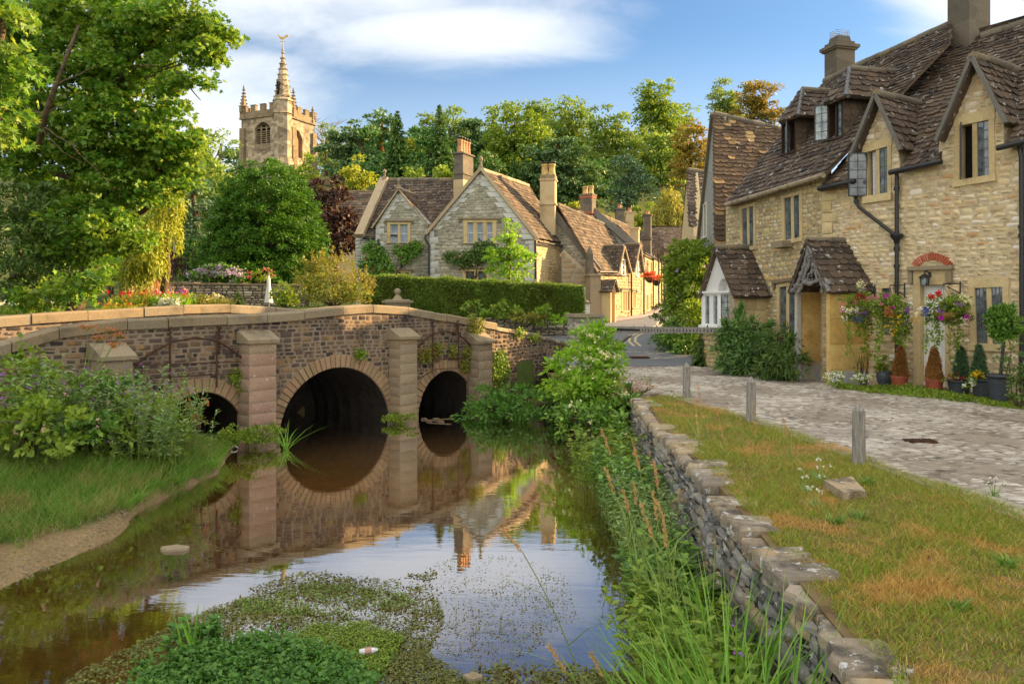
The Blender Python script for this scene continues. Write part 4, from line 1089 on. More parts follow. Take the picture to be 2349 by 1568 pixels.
def notch(main,g,eave):
 """the bite a flush gable takes out of the main roof: eave, foot, back of the gable's ridge, foot, eave"""
 _,Ab,fb=g;uv=lambda p:(float(np.dot(p-main.O,main.U)),float(np.dot(p-main.O,main.V)))
 a,c=uv(fb[0]),uv(fb[1]);k=(eave[1][1]-eave[0][1])/(eave[1][0]-eave[0][0]);ev=lambda u:eave[0][1]+k*(u-eave[0][0])
 return[(a[0],ev(a[0])),a,uv(Ab),c,(c[0],ev(c[0]))]
gA=gable(ca,PA,(2231,128),(2149,322),(2309,280),RA)
gB=gable(ca,PA,(2009,214),(1947,370),(2068,342),RA)
ea=[RA.px(1880,436),RA.px(2349,326)];SG=1 if ea[1][0]>ea[0][0]else-1
oA=[ea[0]]+notch(RA,gB,ea)+notch(RA,gA,ea)+[RA.px(2349,326)]+[(u_,v_)for u_,v_ in((RA.px(2349,326)[0]+SG*10.5,RA.px(2349,326)[1]+.3),(RA.px(2349,50)[0]+SG*11.5,RA.px(2349,50)[1]+.3))]+[RA.px(*q)for q in((2349,50),(2262,80),(2177,97),(2067,213))]
roof(ca,None,'tile',(0.10,0.18),(0.15,0.32),outline=oA,pl=RA)
def gut(par,pl,a,c,h=0.26,mat='black_iron',r_=0.055):
 p,q=pl.pt(*pl.px(*a,h),h),pl.pt(*pl.px(*c,h),h)
 mb=MB();mb.tube([p,q],r_,8);return mb.build('gutter',M[mat],par)
gut(ca,PA,(1877,433),(1962,415));gut(ca,PA,(2040,396),(2160,370));gut(ca,PA,(2287,340),(2420,308))
def pp(pl,pts,h):return[pl.pt(*pl.px(x,y,h),h)for x,y in pts]
dp=pp(PA,[(2057,398),(2057,540),(2057,720),(2057,880)],0.10)
pipe(ca,dp,0.042,collars=pp(PA,[(2057,432),(2057,570),(2057,610),(2057,690)],0.1))
mb=MB();hp=PA.pt(*PA.px(2057,548,.11),.11);mb.lathe([(0.05,-0.09),(0.07,-0.02),(0.13,0.05),(0.13,0.1)],hp,8);mb.build('rainwater_hopper',M['black_iron'],ca)
pipe(ca,pp(PA,[(1948,420),(1949,436),(1962,452),(1964,466),(1972,476),(2054,540)],0.10),0.036,collars=pp(PA,[(1964,462)],.1))
pipe(ca,pp(PA,[(2338,330),(2343,360),(2344,560),(2344,700),(2344,900)],0.10),0.042,collars=pp(PA,[(2344,520),(2344,540)],.1))
# middle cottage
x1=qpx(PB,(1697,474),(1733,463),(1734,572),(1699,579));x2=qpx(PB,(1793,449),(1840,436),(1841,553),(1795,563));x3=qpx(PB,(1783,652),(1830,645),(1830,770),(1783,775))
eL,eR=PB.px(1667,469),PB.px(1887,402)
ub0,ub1=(0.0,UB)
outB=[(ub0,GZ),(ub1,GZ),(ub1,eR[1]),(ub0,eL[1])]if PB.px(1887,500)[0]>PB.px(1667,500)[0]else[(ub0,GZ),(ub1,GZ),(ub1,eL[1]),(ub0,eR[1])]
hB=[shrink(q)for q in(x1,x2,x3)]
mb=MB();slab(mb,PB.pt,outB,hB,-0.4,0.0,0)
stones(mb,PB.pt,outB,hB,hh=(0.07,0.15),ww=(0.10,0.28),gap=0.026,bulge=0.025,m=1,jit=0.013,wav=0.012)
mb.build('wall',[M['mortar_gold'],M['stone_gold']],cb)
mb=MB();quoins(mb,PA,0.02,3.0,5.3,(0.26,0.4),sgn=SA,h0=0.02);mb.build('quoin',M['dressed'],cb)
for q in(x1,x2):window(cb,PB,q,bs=0.13,bt=0.07,bb=0.08,mul=0.14,grid=(2,6),h=0.015,dep=0.03)
window(cb,PB,x3,bs=0.12,bt=0.06,bb=0.06,mul=0.14,grid=(2,6),hood=True,h=0.015,dep=0.03)
mb=MB();q=qpx(PB,(1793,556),(1820,552),(1820,566),(1793,571));mb.qbox(PB,q,-0.05,0.3);mb.build('stone_bracket',M['coping'],cb)
pe=np.array((5.95,21.84));pq=pe-PB.N[:2]*3.2
RB=plane3(PB.pt(*PB.px(1667,468,.16),.16),PB.pt(*PB.px(1887,402,.16),.16),(9.05,22.64,9.23))
oB=[RB.px(*q)for q in((1662,470),(1889,402),(2067,213),(2177,97),(2177,58),(1967,152),(1894,187))]
roof(cb,None,'tile',(0.10,0.19),(0.15,0.34),outline=oB,pl=RB)
ridge(cb,RB.pt(*RB.px(1894,187)),RB.pt(*RB.px(2178,58)),0.12)
gut(cb,PB,(1665,470),(1889,402),0.24,'gutter_stone',0.06)
EP=Plane((5.95,21.84,0),-PB.N);
if np.dot(EP.N,PB.U*(1 if PB.px(1667,500)[0]<PB.px(1887,500)[0]else-1))>0:EP=Plane(EP.O,EP.U,None,-EP.N)
mb=MB();slab(mb,EP.pt,[(0,GZ),(3.1,GZ),(3.1,8.9),(0.05,eL[1]-.05)],[],-0.4,0.0);mb.build('end_wall',M['mortar_gold'],cb)
for rp_,e,par in((RB,3.2,cb),(RA,2.9,ca)):
 a,c=(RB.pt(*RB.px(1894,187)),RB.pt(*RB.px(2178,58)))if rp_ is RB else(ra,rb_)
 Nn=(PB if rp_ is RB else PA).N
 roof(par,[a,c,a-Nn*3.4-np.array((0,0,3.9))]+[c-Nn*3.4-np.array((0,0,3.9))],outline=None,exp=(0.25,0.3),ww=(0.4,0.6))if False else None
 pl2=plane3(a,c,a-Nn*3.4-np.array((0,0,3.9)))
 ol=[(float(np.dot(p-pl2 .O,pl2 .U)),float(np.dot(p-pl2 .O,pl2 .V)))for p in(a,c,c-Nn*3.4-np.array((0,0,3.9)),a-Nn*3.4-np.array((0,0,3.9)))]
 roof(par,None,'tile',(0.25,0.3),(0.4,0.6),outline=ol,pl=pl2)
 bw=Plane((a-Nn*3.1)*(1,1,0),unit((c-a)*(1,1,0)),None,-Nn)
 Lw=np.linalg.norm((c-a)[:2]);mb=MB();mb.qbox(bw,[(0,GZ),(Lw,GZ),(Lw,5.7),(0,5.7)],-0.3,0);mb.build('rear_wall',M['mortar_gold'],par)
def dormer(par,main,wl,wr,wtop,wbot,c1,c2,rf,rbk,op,gl0):
 h_=main.pt(*main.px((wl+wr)/2,wbot));fp=Plane(h_,PB.U,None,PB.N);Ni=-PB.N
 q=qpx(fp,(wl,wtop+4),(wr,wtop-4),(wr,wbot-5),(wl,wbot+3),h=0.0)
 C1=fp.pt(*fp.px(*c1,.2),.2);C2=fp.pt(*fp.px(*c2,.2),.2);C1[2]=C2[2]=(C1[2]+C2[2])/2
 Mm=(C1+C2)/2;k=to_px(Mm,Ni,rf[0]);Rf=Mm+Ni*k;Rf[2]=CAMZ+(HY-rf[1])/FPX*Rf[1]
 Rb=Rf+Ni*(hit(Rf,Ni,main)+0.15)
 C2b=C2+Ni*(hit(C2,Ni,main)+0.15);C1b=C1+Ni*(hit(C1,Ni,main)+0.15)
 d=thing('x',(0,0,0),'x','x')if False else None
 w,ls=window(par,fp,q,n=2,bs=0.07,bt=0.05,bb=0.05,mul=0.08,frame='brown_wood',gl=gl0,grid=(2,4),lead='black_iron',h=0.03,dep=0.05,sill=0.06,skip=(op,),name='dormer')
 hh0,hh1=bil(q,ls[op][0],0.06),bil(q,ls[op][0],0.95)
 casement(w,fp,hh0,hh1,150 if op==0 else 50,0.36 if op==0 else 0.3,gl='glass_light',grid=(2,4),frame='black_iron' if op==0 else 'lead')
 for pts in((C2,C2b,Rb,Rf),(C1,C1b,Rb,Rf),(C1,C2,Rf)):
  pl2=plane3(*pts[:3]);ol=[(float(np.dot(p-pl2 .O,pl2 .U)),float(np.dot(p-pl2 .O,pl2 .V)))for p in pts]
  roof(w,None,'tile',(0.12,0.18),(0.16,0.34),outline=ol,pl=pl2,name='dormer_roof')
 for a,c in((C1,Rf),(C2,Rf)):ridge(w,a,c,0.05,'lead',name='hip')
 ridge(w,Rf,Rb,0.08)
 sgn=1
 for cx_,C in((wr,C2),(wl,C1)):
  u_=fp.px(cx_,wbot)[0];top_=C[2]-h_[2]+0.05
  cp=Plane(fp.pt(u_,0,0.02),Ni)
  if np.dot(cp.N,-cp.O+(0,0,0))<0:cp.N=-cp.N
  if cx_==wl:cp.N=-cp.N if np.dot(cp.N,PB.U*(PB.px(1700,500)[0]-PB.px(1800,500)[0]))<0 else cp.N
  T=fp.pt(u_,top_,0.0);kk=hit(T,Ni,main)
  B0=fp.pt(u_,-0.25,0)
  ol=[(0,-0.25),(0.15,-0.25),(max(kk,.3)+0.1,top_),(0,top_)]
  mb=MB();mb.prism(ol,cp.pt,-0.03,0.0,0)
  tiles(mb,cp,ol,(0.14,0.17),(0.12,0.22),0.02,0,(),0.006)
  mb.build('cheek',M['tile_warm'],w)
dormer(cb,RB,1900,1936,228,322,(1886,240),(1940,221),(1949,156),(2047,160),0,'glass_light')
dormer(cb,RB,1794,1827,280,356,(1786,281),(1831,267),(1840,205),(1907,208),1,'glass_light')
def chimney(par,c,ax,w,d,z0,z1,mat='chimney_grey',capw=0.07,bands=((0.0,0.14,0.08),(0.2,0.06,0.05)),pots=(),potmat='terracotta',course=0.0,name='chimney'):
 """square stack: ax = plan direction of its w side; bands measured down from the top as (offset, height, overhang)"""
 rz=math.atan2(ax[1],ax[0]);mb=MB()
 mb.box((c[0],c[1],(z0+z1)/2),(w,d,z1-z0),rz)
 for off,bh,ov in bands:mb.box((c[0],c[1],z1-off-bh/2),(w+2*ov,d+2*ov,bh),rz)
 o=mb.build(name,M[mat],par)
 axv=np.array((math.cos(rz),math.sin(rz)));ay=np.array((-axv[1],axv[0]))
 for(a,e,ph,pr,hood)in pots:
  p=np.array((c[0],c[1]))+axv*a+ay*e;mb=MB()
  mb.lathe([(pr*1.15,z1),(pr*1.2,z1+ph*.1),(pr,z1+ph*.2),(pr*.9,z1+ph*.7),(pr,z1+ph*.86),(pr*1.12,z1+ph*.9),(pr*1.12,z1+ph),(pr*.8,z1+ph),(pr*.78,z1+ph*.8)],(p[0],p[1],0),12)
  po=mb.build('chimney_pot',M[potmat],o)
  if hood:
   mb=MB();mb.lathe([(pr*1.35,z1+ph+.1),(pr*1.3,z1+ph+.13)],(p[0],p[1],0),10)
   for t in range(3):mb.tube([(p[0]+pr*.8*math.cos(t*2.1),p[1]+pr*.8*math.sin(t*2.1),z1+ph-.02),(p[0]+pr*math.cos(t*2.1),p[1]+pr*math.sin(t*2.1),z1+ph+.11)],0.015,4)
   mb.build('cowl',M['black_iron'],o)
 return o
k1=RB.pt(*RB.px(1924,176));zq=lambda y,Y:CAMZ+(HY-y)/FPX*Y
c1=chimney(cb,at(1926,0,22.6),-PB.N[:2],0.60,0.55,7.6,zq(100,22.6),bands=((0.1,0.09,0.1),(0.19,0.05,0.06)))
mb=MB();p=at(1926,0,22.6);zt=zq(100,22.6)
mb.box((p[0],p[1],zt+0.07),(0.46,0.44,0.2),math.atan2(-PB.N[1],-PB.N[0]),taper=0.85);mb.build('chimney_top',M['chimney_grey'],c1)
mb=MB();zc=zt+0.17
rz=math.atan2(-PB.N[1],-PB.N[0]);A_=np.array((math.cos(rz),math.sin(rz),0));B_=np.array((-A_[1],A_[0],0));p=np.array((p[0],p[1],0))
for i in range(6):
 for s_ in(-1,1):
  t=-0.2+0.08*i;q=p+A_*t+B_*0.17*s_;mb.tube([q+(0,0,zc),q+(0,0,zc+0.16)],0.005,3);q=p+B_*t*.85+A_*0.2*s_;mb.tube([q+(0,0,zc),q+(0,0,zc+0.16)],0.005,3)
for z_ in(0.04,0.1,0.16):
 q=[p+A_*x*.2+B_*y*.17+(0,0,zc+z_)for x,y in((-1,-1),(1,-1),(1,1),(-1,1),(-1,-1))];mb.tube(q,0.005,3)
mb.build('wire_cage',M['lead'],c1)
c2=at(2222,0,18.0);chimney(ca,c2,-PB.N[:2],0.58,0.62,7.6,11.2,bands=((0.0,0.1,0.08),))
# rustic porch (part of the middle cottage)
F0,F1=np.array((6.43,17.65)),np.array((6.71,16.56));PP=wall_plane(F0,F1)
inw=-PB.N[:2];zE=3.10;zR=4.23;PZ=1.02
Wn=F1+inw*1.05;Wf=F0+inw*0.75
mb=MB()
def wallbox(mb,a,c,t,z0,z1,m=0,side=None):
 a,c=np.array(a),np.array(c);d=(c-a)/np.linalg.norm(c-a);n_=np.array((-d[1],d[0]))*t
 q=[(a[0],a[1]),(c[0],c[1]),(c[0]+n_[0],c[1]+n_[1]),(a[0]+n_[0],a[1]+n_[1])]
 mb.add([(x,y,z0)for x,y in q]+[(x,y,z1)for x,y in q],HEX,m)
NS=wall_plane(F1,Wn);Ln=np.linalg.norm(Wn-F1)
mb.qbox(NS,[(0,PZ),(Ln,PZ),(Ln,zE),(0,zE)],-0.12,-0.012)
stones(mb,NS.pt,[(0,PZ+.42),(Ln,PZ+.42),(Ln,zE),(0,zE)],hh=(0.52,0.6),ww=(0.9,1.4),gap=0.008,bulge=0.012,h0=-0.012,m=0,jit=0.003,cut=0.03,merge=0)
stones(mb,NS.pt,[(0,PZ),(Ln,PZ),(Ln,PZ+.42),(0,PZ+.42)],hh=(0.4,0.42),ww=(0.9,1.4),gap=0.008,bulge=0.014,h0=-0.008,m=1,jit=0.003,cut=0.03,merge=0)
FS=wall_plane(F0,Wf,face=F1);Lf=np.linalg.norm(Wf-F0)
mb.qbox(FS,[(0,PZ),(Lf+.3,PZ),(Lf+.3,zE),(0,zE)],-0.12,0.0)
stones(mb,FS.pt,[(0,PZ+.5),(Lf+.3,PZ+.5),(Lf+.3,zE),(0,zE)],hh=(0.5,0.6),ww=(0.7,1.0),gap=0.008,bulge=0.012,h0=0.0,m=0,jit=0.003,cut=0.03,merge=0)
stones(mb,FS.pt,[(0,PZ),(Lf+.3,PZ),(Lf+.3,PZ+.5),(0,PZ+.5)],hh=(0.4,0.5),ww=(0.7,1.0),gap=0.008,bulge=0.012,h0=0.0,m=1,jit=0.003,cut=0.03,merge=0)
Fm=(F0+F1)/2
mb.box((F0[0],F0[1],(PZ+zE)/2),(0.1,0.1,zE-PZ),math.atan2(inw[1],inw[0]),1)
pb=Plane((Wf[0],Wf[1],0),(Wn-Wf)[0:2].tolist()+[0]);Lb=np.linalg.norm(Wn-Wf)
if np.dot(pb.N[:2],-inw)<0:pb.N=-pb.N
mb.qbox(pb,[(0,PZ),(Lb,PZ),(Lb,zE),(0,zE)],-0.3,-0.1)
mb.prism([(0,zE-.02),(Lb,zE-.02),(Lb/2,zR-.1)],pb.pt,-0.3,-0.1,2)
po=mb.build('porch',[M['ochre'],M['plinth'],M['cream_paint']],cb)
mb=MB();mb.box((F1[0]+inw[0]*.05,F1[1]+inw[1]*.05+.13,1.45),(0.06,0.12,0.75),math.atan2(inw[1],inw[0]));mb.build('boot_scraper_post',M['brown_wood'],po)
A=np.array((*(Fm-inw*0.16),zR));Ab=np.array((*(Fm+inw*1.35),zR))
for Fq,sg,ln in((F1,1,1.12),(F0,-1,0.85)):
 out_=(F1-F0)/np.linalg.norm(F1-F0)*0.14*sg
 E0=np.array((*(Fq-inw*0.16+out_),zE-.02));E1=np.array((*(Fq+inw*ln+out_),zE-.02))
 pl2=plane3(A,Ab,E0);ol=[(float(np.dot(p-pl2 .O,pl2 .U)),float(np.dot(p-pl2 .O,pl2 .V)))for p in(E0,E1,Ab-np.array((*inw,0))*0.35,A)]
 roof(po,None,'tile',(0.13,0.18),(0.16,0.34),outline=ol,pl=pl2,name='porch_roof')
 if sg==1:
  mb=MB();bar(mb,E1+pl2 .N*.05,Ab-np.array((*inw,0))*0.33+pl2 .N*.05,0.10,0.10,pl2 .N);mb.build('mortar_fillet',M['cream_paint'],po)
ridge(po,A,Ab-np.array((*inw,0))*0.3,0.07)
def branches(mb,pl,lines,h,r0):
 for q,k in lines:
  p=np.array([pl.pt(*pl.px(x,y,h),h)for x,y in q]);n_=4*len(p)
  t=np.linspace(0,len(p)-1,n_);pi=np.stack([np.interp(t,np.arange(len(p)),p[:,i])for i in range(3)],1)
  pi+=rng.normal(0,0.012,pi.shape);mb.tube(pi,r0*k*rng.uniform(0.75,1.25,n_),7)
mb=MB();h_=0.12
branches(mb,PP,[([(1857,560),(1849,600),(1838,635),(1822,668)],1.3),([(1858,560),(1872,600),(1886,635),(1903,668)],1.3),([(1860,562),(1854,610),(1843,648),(1832,672)],1.0),([(1818,668),(1832,655),(1846,648),(1860,651),(1874,643),(1890,640),(1902,652)],1.15),([(1862,650),(1862,622),(1865,590),(1860,570)],0.9),([(1876,643),(1870,618),(1862,596)],0.8),([(1880,642),(1887,655),(1885,672)],0.8),([(1846,648),(1857,627),(1868,618)],0.7),([(1838,640),(1850,646),(1858,640)],0.7),([(1868,618),(1880,630),(1894,640)],0.7),([(1895,645),(1890,655),(1897,664)],0.6)],h_,0.042)
mb.build('rustic_branches',M['driftwood'],po)
# white gabled bay (part of the middle cottage)
B1,B0=np.array((5.57,19.64)),np.array((5.13,21.34));PY=wall_plane(B0,B1);inb=-PB.N[:2]
zs=zq(750,20.4);ze=3.02
BNs=wall_plane(B1,B1+inb*0.95);mb=MB()
mb.qbox(BNs,[(0,GZ),(1.0,GZ),(1.0,ze),(0,ze)],-0.25,0.0,0)
stones(mb,BNs.pt,[(0,zs-.05),(0.95,zs-.05),(0.95,ze),(0,ze)],hh=(0.4,0.5),ww=(0.5,0.75),gap=0.01,bulge=0.012,m=1,jit=0.004,cut=0.05,merge=0)
stones(mb,BNs.pt,[(0,GZ),(0.95,GZ),(0.95,zs-.05),(0,zs-.05)],hh=(0.1,0.17),ww=(0.15,0.34),gap=0.02,bulge=0.02,m=2)
Ly=float(np.linalg.norm(B1-B0));fl=(PY.px(1613,700)[0],PY.px(1652,700)[0],PY.px(1680,700)[0]);lo,hi_=0.0,Ly
mb.qbox(PY,[(lo,GZ),(hi_,GZ),(hi_,zs-.04),(lo,zs-.04)],-0.3,0.0,0)
stones(mb,PY.pt,[(lo,GZ),(hi_,GZ),(hi_,zs-.04),(lo,zs-.04)],hh=(0.1,0.17),ww=(0.15,0.34),gap=0.02,bulge=0.02,m=2)
mb.qbox(PY,[(lo,zs-.04),(hi_,zs-.04),(hi_,ze),(lo,ze)],-0.95,-0.9,3)
by=mb.build('bay',[M['mortar_gold'],M['dressed'],M['stone_gold'],M['dark_room']],cb)
gp=[PY.px(*q)for q in((1606,671),(1686,674),(1638,574))]
ac=PY.px(1660,669);ar=abs(PY.px(1673,671)[0]-ac[0])
arc=[(ac[0]+ar*math.cos(t),ac[1]+0.02+0.33*math.sin(t))for t in np.linspace(0,math.pi,12)]
mb=MB();slab(mb,PY.pt,gp,[arc],-0.22,-0.0,0);mb.prism(gp,PY.pt,-0.24,-0.22)
mb.build('gable',M['render_white'],by)
top_,bot_=PY.px(1633,672)[1],zs
wq=[(fl[0],top_),(fl[1],top_),(fl[1],bot_),(fl[0],bot_)]
window(by,PY,wq,n=2,bs=0.06,bt=0.05,bb=0.05,mul=0.08,frame='white_paint',gl='glass_light',grid=(2,4),h=0.05,dep=0.02,sill=0.04,inner='white_paint',name='bay_window')
s0,s1=PY.pt(fl[1],0,0.05),PY.pt(fl[2],0,-0.28)
PS=wall_plane(s0,s1);Ls=float(np.linalg.norm(s1[:2]-s0[:2]))
window(by,PS,[(0,top_),(Ls,top_),(Ls,bot_),(0,bot_)],n=1,bs=0.1,bt=0.05,bb=0.05,frame='white_paint',gl='glass_light',grid=(3,4),lead='black_iron',h=0.0,dep=0.03,sill=0.03,name='bay_window')
mb=MB();mb.qbox(PY,[(fl[0]-.05,bot_-.03),(fl[2],bot_-.03),(fl[2],bot_+.03),(fl[0]-.05,bot_+.03)],-0.3,0.12);mb.build('sill',M['white_paint'],by);mb=MB();mb.qbox(PY,[(fl[0]-.1,top_-.0),(fl[2],top_-.0),(fl[2],top_+.05),(fl[0]-.1,top_+.05)],-0.3,0.10);mb.build('head_board',M['white_paint'],by)
A=PY.pt(*PY.px(1638,566,.12),.12);Ab=A+np.array((*inb,0))*1.25
for px_,ln,yy2 in((1684,1.05,682),(1602,1.4,674)):
 E0=PY.pt(*PY.px(px_,yy2,.12),.12);E0[2]=ze-0.02;E1=E0+np.array((*inb,0))*ln
 pl2=plane3(A,Ab,E0);ol=[(float(np.dot(p-pl2 .O,pl2 .U)),float(np.dot(p-pl2 .O,pl2 .V)))for p in(E0,E1,Ab,A)]
 roof(by,None,'tile',(0.14,0.19),(0.18,0.36),outline=ol,pl=pl2,name='bay_roof')
 if px_==1684:
  mb=MB();bar(mb,E1+pl2 .N*.04,Ab+pl2 .N*.05,0.12,0.08,pl2 .N);mb.build('lead_flashing',M['verge'],by)
ridge(by,A,Ab,0.08)
# steep-roofed house behind
cc=thing('stone_house',(7.0,26,1.3),'tall house with a very steep patched stone roof behind the cottage with dormers','house')
R0,R1=np.array((6.55,25.5,zq(261,25.5))),np.array((9.6,26.1,8.45));Ft=np.array((6.33,23.2,4.2))
RC=plane3(R0,R1,Ft);oC=[RC.px(*q)for q in((1637,261),(1810,303),(1810,660),(1641,640))]
roof(cc,None,'tile_ochre',(0.13,0.2),(0.2,0.4),outline=oC,pl=RC)
oC2=[(6.95,29.6,4.2),(9.9,30.2,4.2),R1,R0];pl2=plane3(R0,R1,oC2[0])
roof(cc,None,'tile_ochre',(0.15,0.2),(0.3,0.5),outline=[(float(np.dot(np.array(p)-pl2 .O,pl2 .U)),float(np.dot(np.array(p)-pl2 .O,pl2 .V)))for p in oC2],pl=pl2)
ridge(cc,R0,R1,0.11)
GC=wall_plane((6.33,23.2),(6.95,29.6));lf=float(np.linalg.norm(np.array((6.95,29.6))-(6.33,23.2)))
ua=GC.px(1637,300)[0];near_u=GC.px(1655,600)[0]
far=lf if GC.px(1600,500)[0]>ua else 0.0;nr=lf-far
mb=MB();mb.add([(7.15,21.7,1),(7.4,24.2,1),(7.4,24.2,6.4),(7.15,21.7,6.4)],[(0,1,2,3)]);mb.add([(6.35,22.95,1),(9.8,23.6,1),(9.8,23.6,5.0),(6.35,22.95,5.0)],[(0,1,2,3)]);nr2=GC.px(1640,600)[0];gpoly=[(ua,1.0),(far,1.0),(far,4.25),(ua,R0[2]-.1)];mb.prism(gpoly,GC.pt,-0.4,0.0)  # includes two hidden wall sheets added to block sun from the bridge
mb.build('gable_wall',M['pebbledash'],cc)
mb=MB();a_=GC.pt(far,4.2,0.03);c_=GC.pt(ua,R0[2]+.02,0.03);bar(mb,a_,c_,0.16,0.14,GC.N);mb.build('verge',M['ridge'],cc)
window(cc,GC,qpx(GC,(1614,470),(1622,462),(1622,545),(1614,548)),n=1,bs=0.15,bt=0.05,bb=0.05,frame='cream_paint',grid=None)
mb=MB();q=at(1765,0,26.2);
for dx in(0,0.5):mb.lathe([(0.1,8.3),(0.1,8.62),(0.2,8.62),(0.22,8.66),(0.1,8.76)],(q[0]+dx-.35,q[1],0),10)
mb.build('roof_vent',M['lead'],cc)
cd=thing('stone_house',(8.0,33,1.6),'partly hidden house with a small steep stone roof beyond the pebbledashed gable','house')
R0,R1,Ft=np.array((7.17,32,zq(390,32))),np.array((10.5,32.8,8.0)),np.array((7.0,30.2,5.4))
RD=plane3(R0,R1,Ft);roof(cd,None,'tile',(0.15,0.2),(0.22,0.42),outline=[RD.px(*q)for q in((1577,390),(1680,420),(1680,540),(1581,517))],pl=RD);ridge(cd,R0,R1,0.1)
p2=[(7.4,34.4,5.4),(10.6,35.2,5.4),R1,R0];pl2=plane3(R0,R1,p2[0]);roof(cd,None,'tile',(0.2,0.2),(0.3,0.5),outline=[(float(np.dot(np.array(p)-pl2 .O,pl2 .U)),float(np.dot(np.array(p)-pl2 .O,pl2 .V)))for p in p2],pl=pl2)
GD=wall_plane((7.0,30.2),(7.4,34.4));mb=MB();L_=float(np.linalg.norm(np.array((7.4,34.4))-(7.0,30.2)));um=GD.px(*proj(R0))[0]
mb.prism([(0,1.2),(L_,1.2),(L_,5.4),(um,R0[2]-.1),(0,5.4)],GD.pt,-0.4,0);
FD=wall_plane((7.0,30.25),(10.4,30.9));mb.qbox(FD,[(0,1.2),(3.4,1.2),(3.4,5.5),(0,5.5)],-0.3,0);mb.build('wall',M['stone_honey'],cd)
# manor with two gables
c6=lambda x,y:((1400+x/2.24)/1.7437,(550+y/2.24)/1.7437)
c5=lambda x,y:((2300+x/2.613)/1.7437,(700+y/2.613)/1.7437)
def uvs(pl,pts):return[(float(np.dot(np.asarray(p)-pl.O,pl.U)),float(np.dot(np.asarray(p)-pl.O,pl.V)))for p in pts]
def slope(par,pts,mat,exp=(0.2,0.28),ww=(0.25,0.5),**k):
 pl=plane3(*pts[:3]);return roof(par,None,mat,exp,ww,outline=uvs(pl,pts),pl=pl,**k)
def finial(par,p,h,r_,mat='coping'):
 mb=MB();mb.box((p[0],p[1],p[2]+h*.1),(r_*2.2,r_*2.2,h*.3),0.3,taper=0.7)
 mb.lathe([(r_*.8,p[2]+h*.2),(r_*.35,p[2]+h*.4),(r_*.6,p[2]+h*.45),(r_*.35,p[2]+h*.5)]+[(max(0.01,r_*.8*math.cos(t)),p[2]+h*.72+h*.2*math.sin(t))for t in np.linspace(-1.2,1.5,7)]+[(r_*.15,p[2]+h)],(p[0],p[1],0),10)
 return mb.build('finial',M[mat],par)
mn=thing('manor_house',(-2.5,42,2),'grey stone manor house with two steep gables and bluish mullioned windows behind the hedge','house')
PM=wall_plane((-4.32,41.1),(1.12,40.0));GB_=1.7
wm=qpx(PM,c6(1018,738),c6(1312,738),c6(1312,948),c6(1018,948));wl_=qpx(PM,c6(1008,1180),c6(1252,1180),c6(1252,1330),c6(1008,1330))
a,c=PM.px(985,600)[0],PM.px(1226,600)[0]
om=[(a,GB_),(c,GB_),(c,PM.px(1226,548)[1]),PM.px(1103,391),(a,PM.px(985,527)[1])]
mb=MB();slab(mb,PM.pt,om,[shrink(wm),shrink(wl_)],-0.4,0.0,0)
stones(mb,PM.pt,om,[shrink(wm),shrink(wl_)],hh=(0.11,0.2),ww=(0.2,0.5),gap=0.022,bulge=0.025,m=1,jit=0.012)
sg=1 if c>a else-1
quoins(mb,PM,a,GB_,PM.px(985,530)[1],(0.3,0.55),(0.28,0.36),sg,0.02,2);quoins(mb,PM,c,GB_,PM.px(1226,552)[1],(0.3,0.55),(0.28,0.36),-sg,0.02,2)
for i in range(13):
 for e_,s_ in((om[4],1),(om[2],-1)):
  t0,t1=i/13,(i+0.95)/13;ap=om[3]
  if i>11:continue
  p0=(e_[0]+(ap[0]-e_[0])*t0,e_[1]+(ap[1]-e_[1])*t0);p1=(e_[0]+(ap[0]-e_[0])*t1,e_[1]+(ap[1]-e_[1])*t1);w_=sg*s_*(0.35 if i%2 else 0.6)
  mb.qbox(PM,[(p0[0],p0[1]),(p0[0]+w_,p0[1]),(p1[0]+w_,p1[1]-.01),(p1[0],p1[1]-.01)],0.0,0.034,2)
mb.build('front_wall',[M['mortar_grey'],M['stone_grey'],M['quoin_grey']],mn)
window(mn,PM,wm,n=3,bs=0.12,bt=0.1,bb=0.02,mul=0.12,gl='glass_blue',grid=(1,2),lead='white_paint',hood=True,h=0.03,dep=0.1,lw=0.03)
window(mn,PM,wl_,n=2,bs=0.12,bt=0.12,bb=0.02,mul=0.14,gl='glass',grid=(2,3),hood=True)
SM=wall_plane((1.12,40.0),(3.45,45.2),face=(30,30));L_=float(np.linalg.norm(np.array((3.45,45.2))-(1.12,40.0)))
zz=PM.px(1226,548)[1];os_=[(0,GB_),(L_,GB_),(L_,zz),(0,zz)]
ws=qpx(SM,c6(1928,950),c6(1952,950),c6(1952,1035),c6(1928,1035))
mb=MB();slab(mb,SM.pt,os_,[shrink(ws)],-0.35,0,0);stones(mb,SM.pt,os_,[shrink(ws)],hh=(0.1,0.18),ww=(0.2,0.45),gap=0.02,bulge=0.025,m=1)
mb.build('side_wall',[M['mortar_honey'],M['stone_honey']],mn);window(mn,SM,ws,n=2,bs=0.1,grid=None)  # sunlit side: sun warmth put into a warmer stone than the front
A=np.array((-1.61,40.45,PM.px(1103,389)[1]));Ab=np.array((0.93,46.1,9.66));E0=np.array((1.32,39.9,5.95));E1=np.array((3.65,45.2,5.98))
RM=plane3(A,Ab,E0);roof(mn,None,'tile_warm',(0.2,0.3),(0.25,0.5),outline=[RM.px(*q)for q in((1104,389),(1212,425),(1240,470),(1319,557),(1231,546))],pl=RM)
F0_,F1_=np.array((-4.5,41.0,6.35)),np.array((-2.0,46.6,6.35));slope(mn,[A,Ab,F1_,F0_],'tile_warm');ridge(mn,A,Ab,0.13,'verge_warm',0.6)
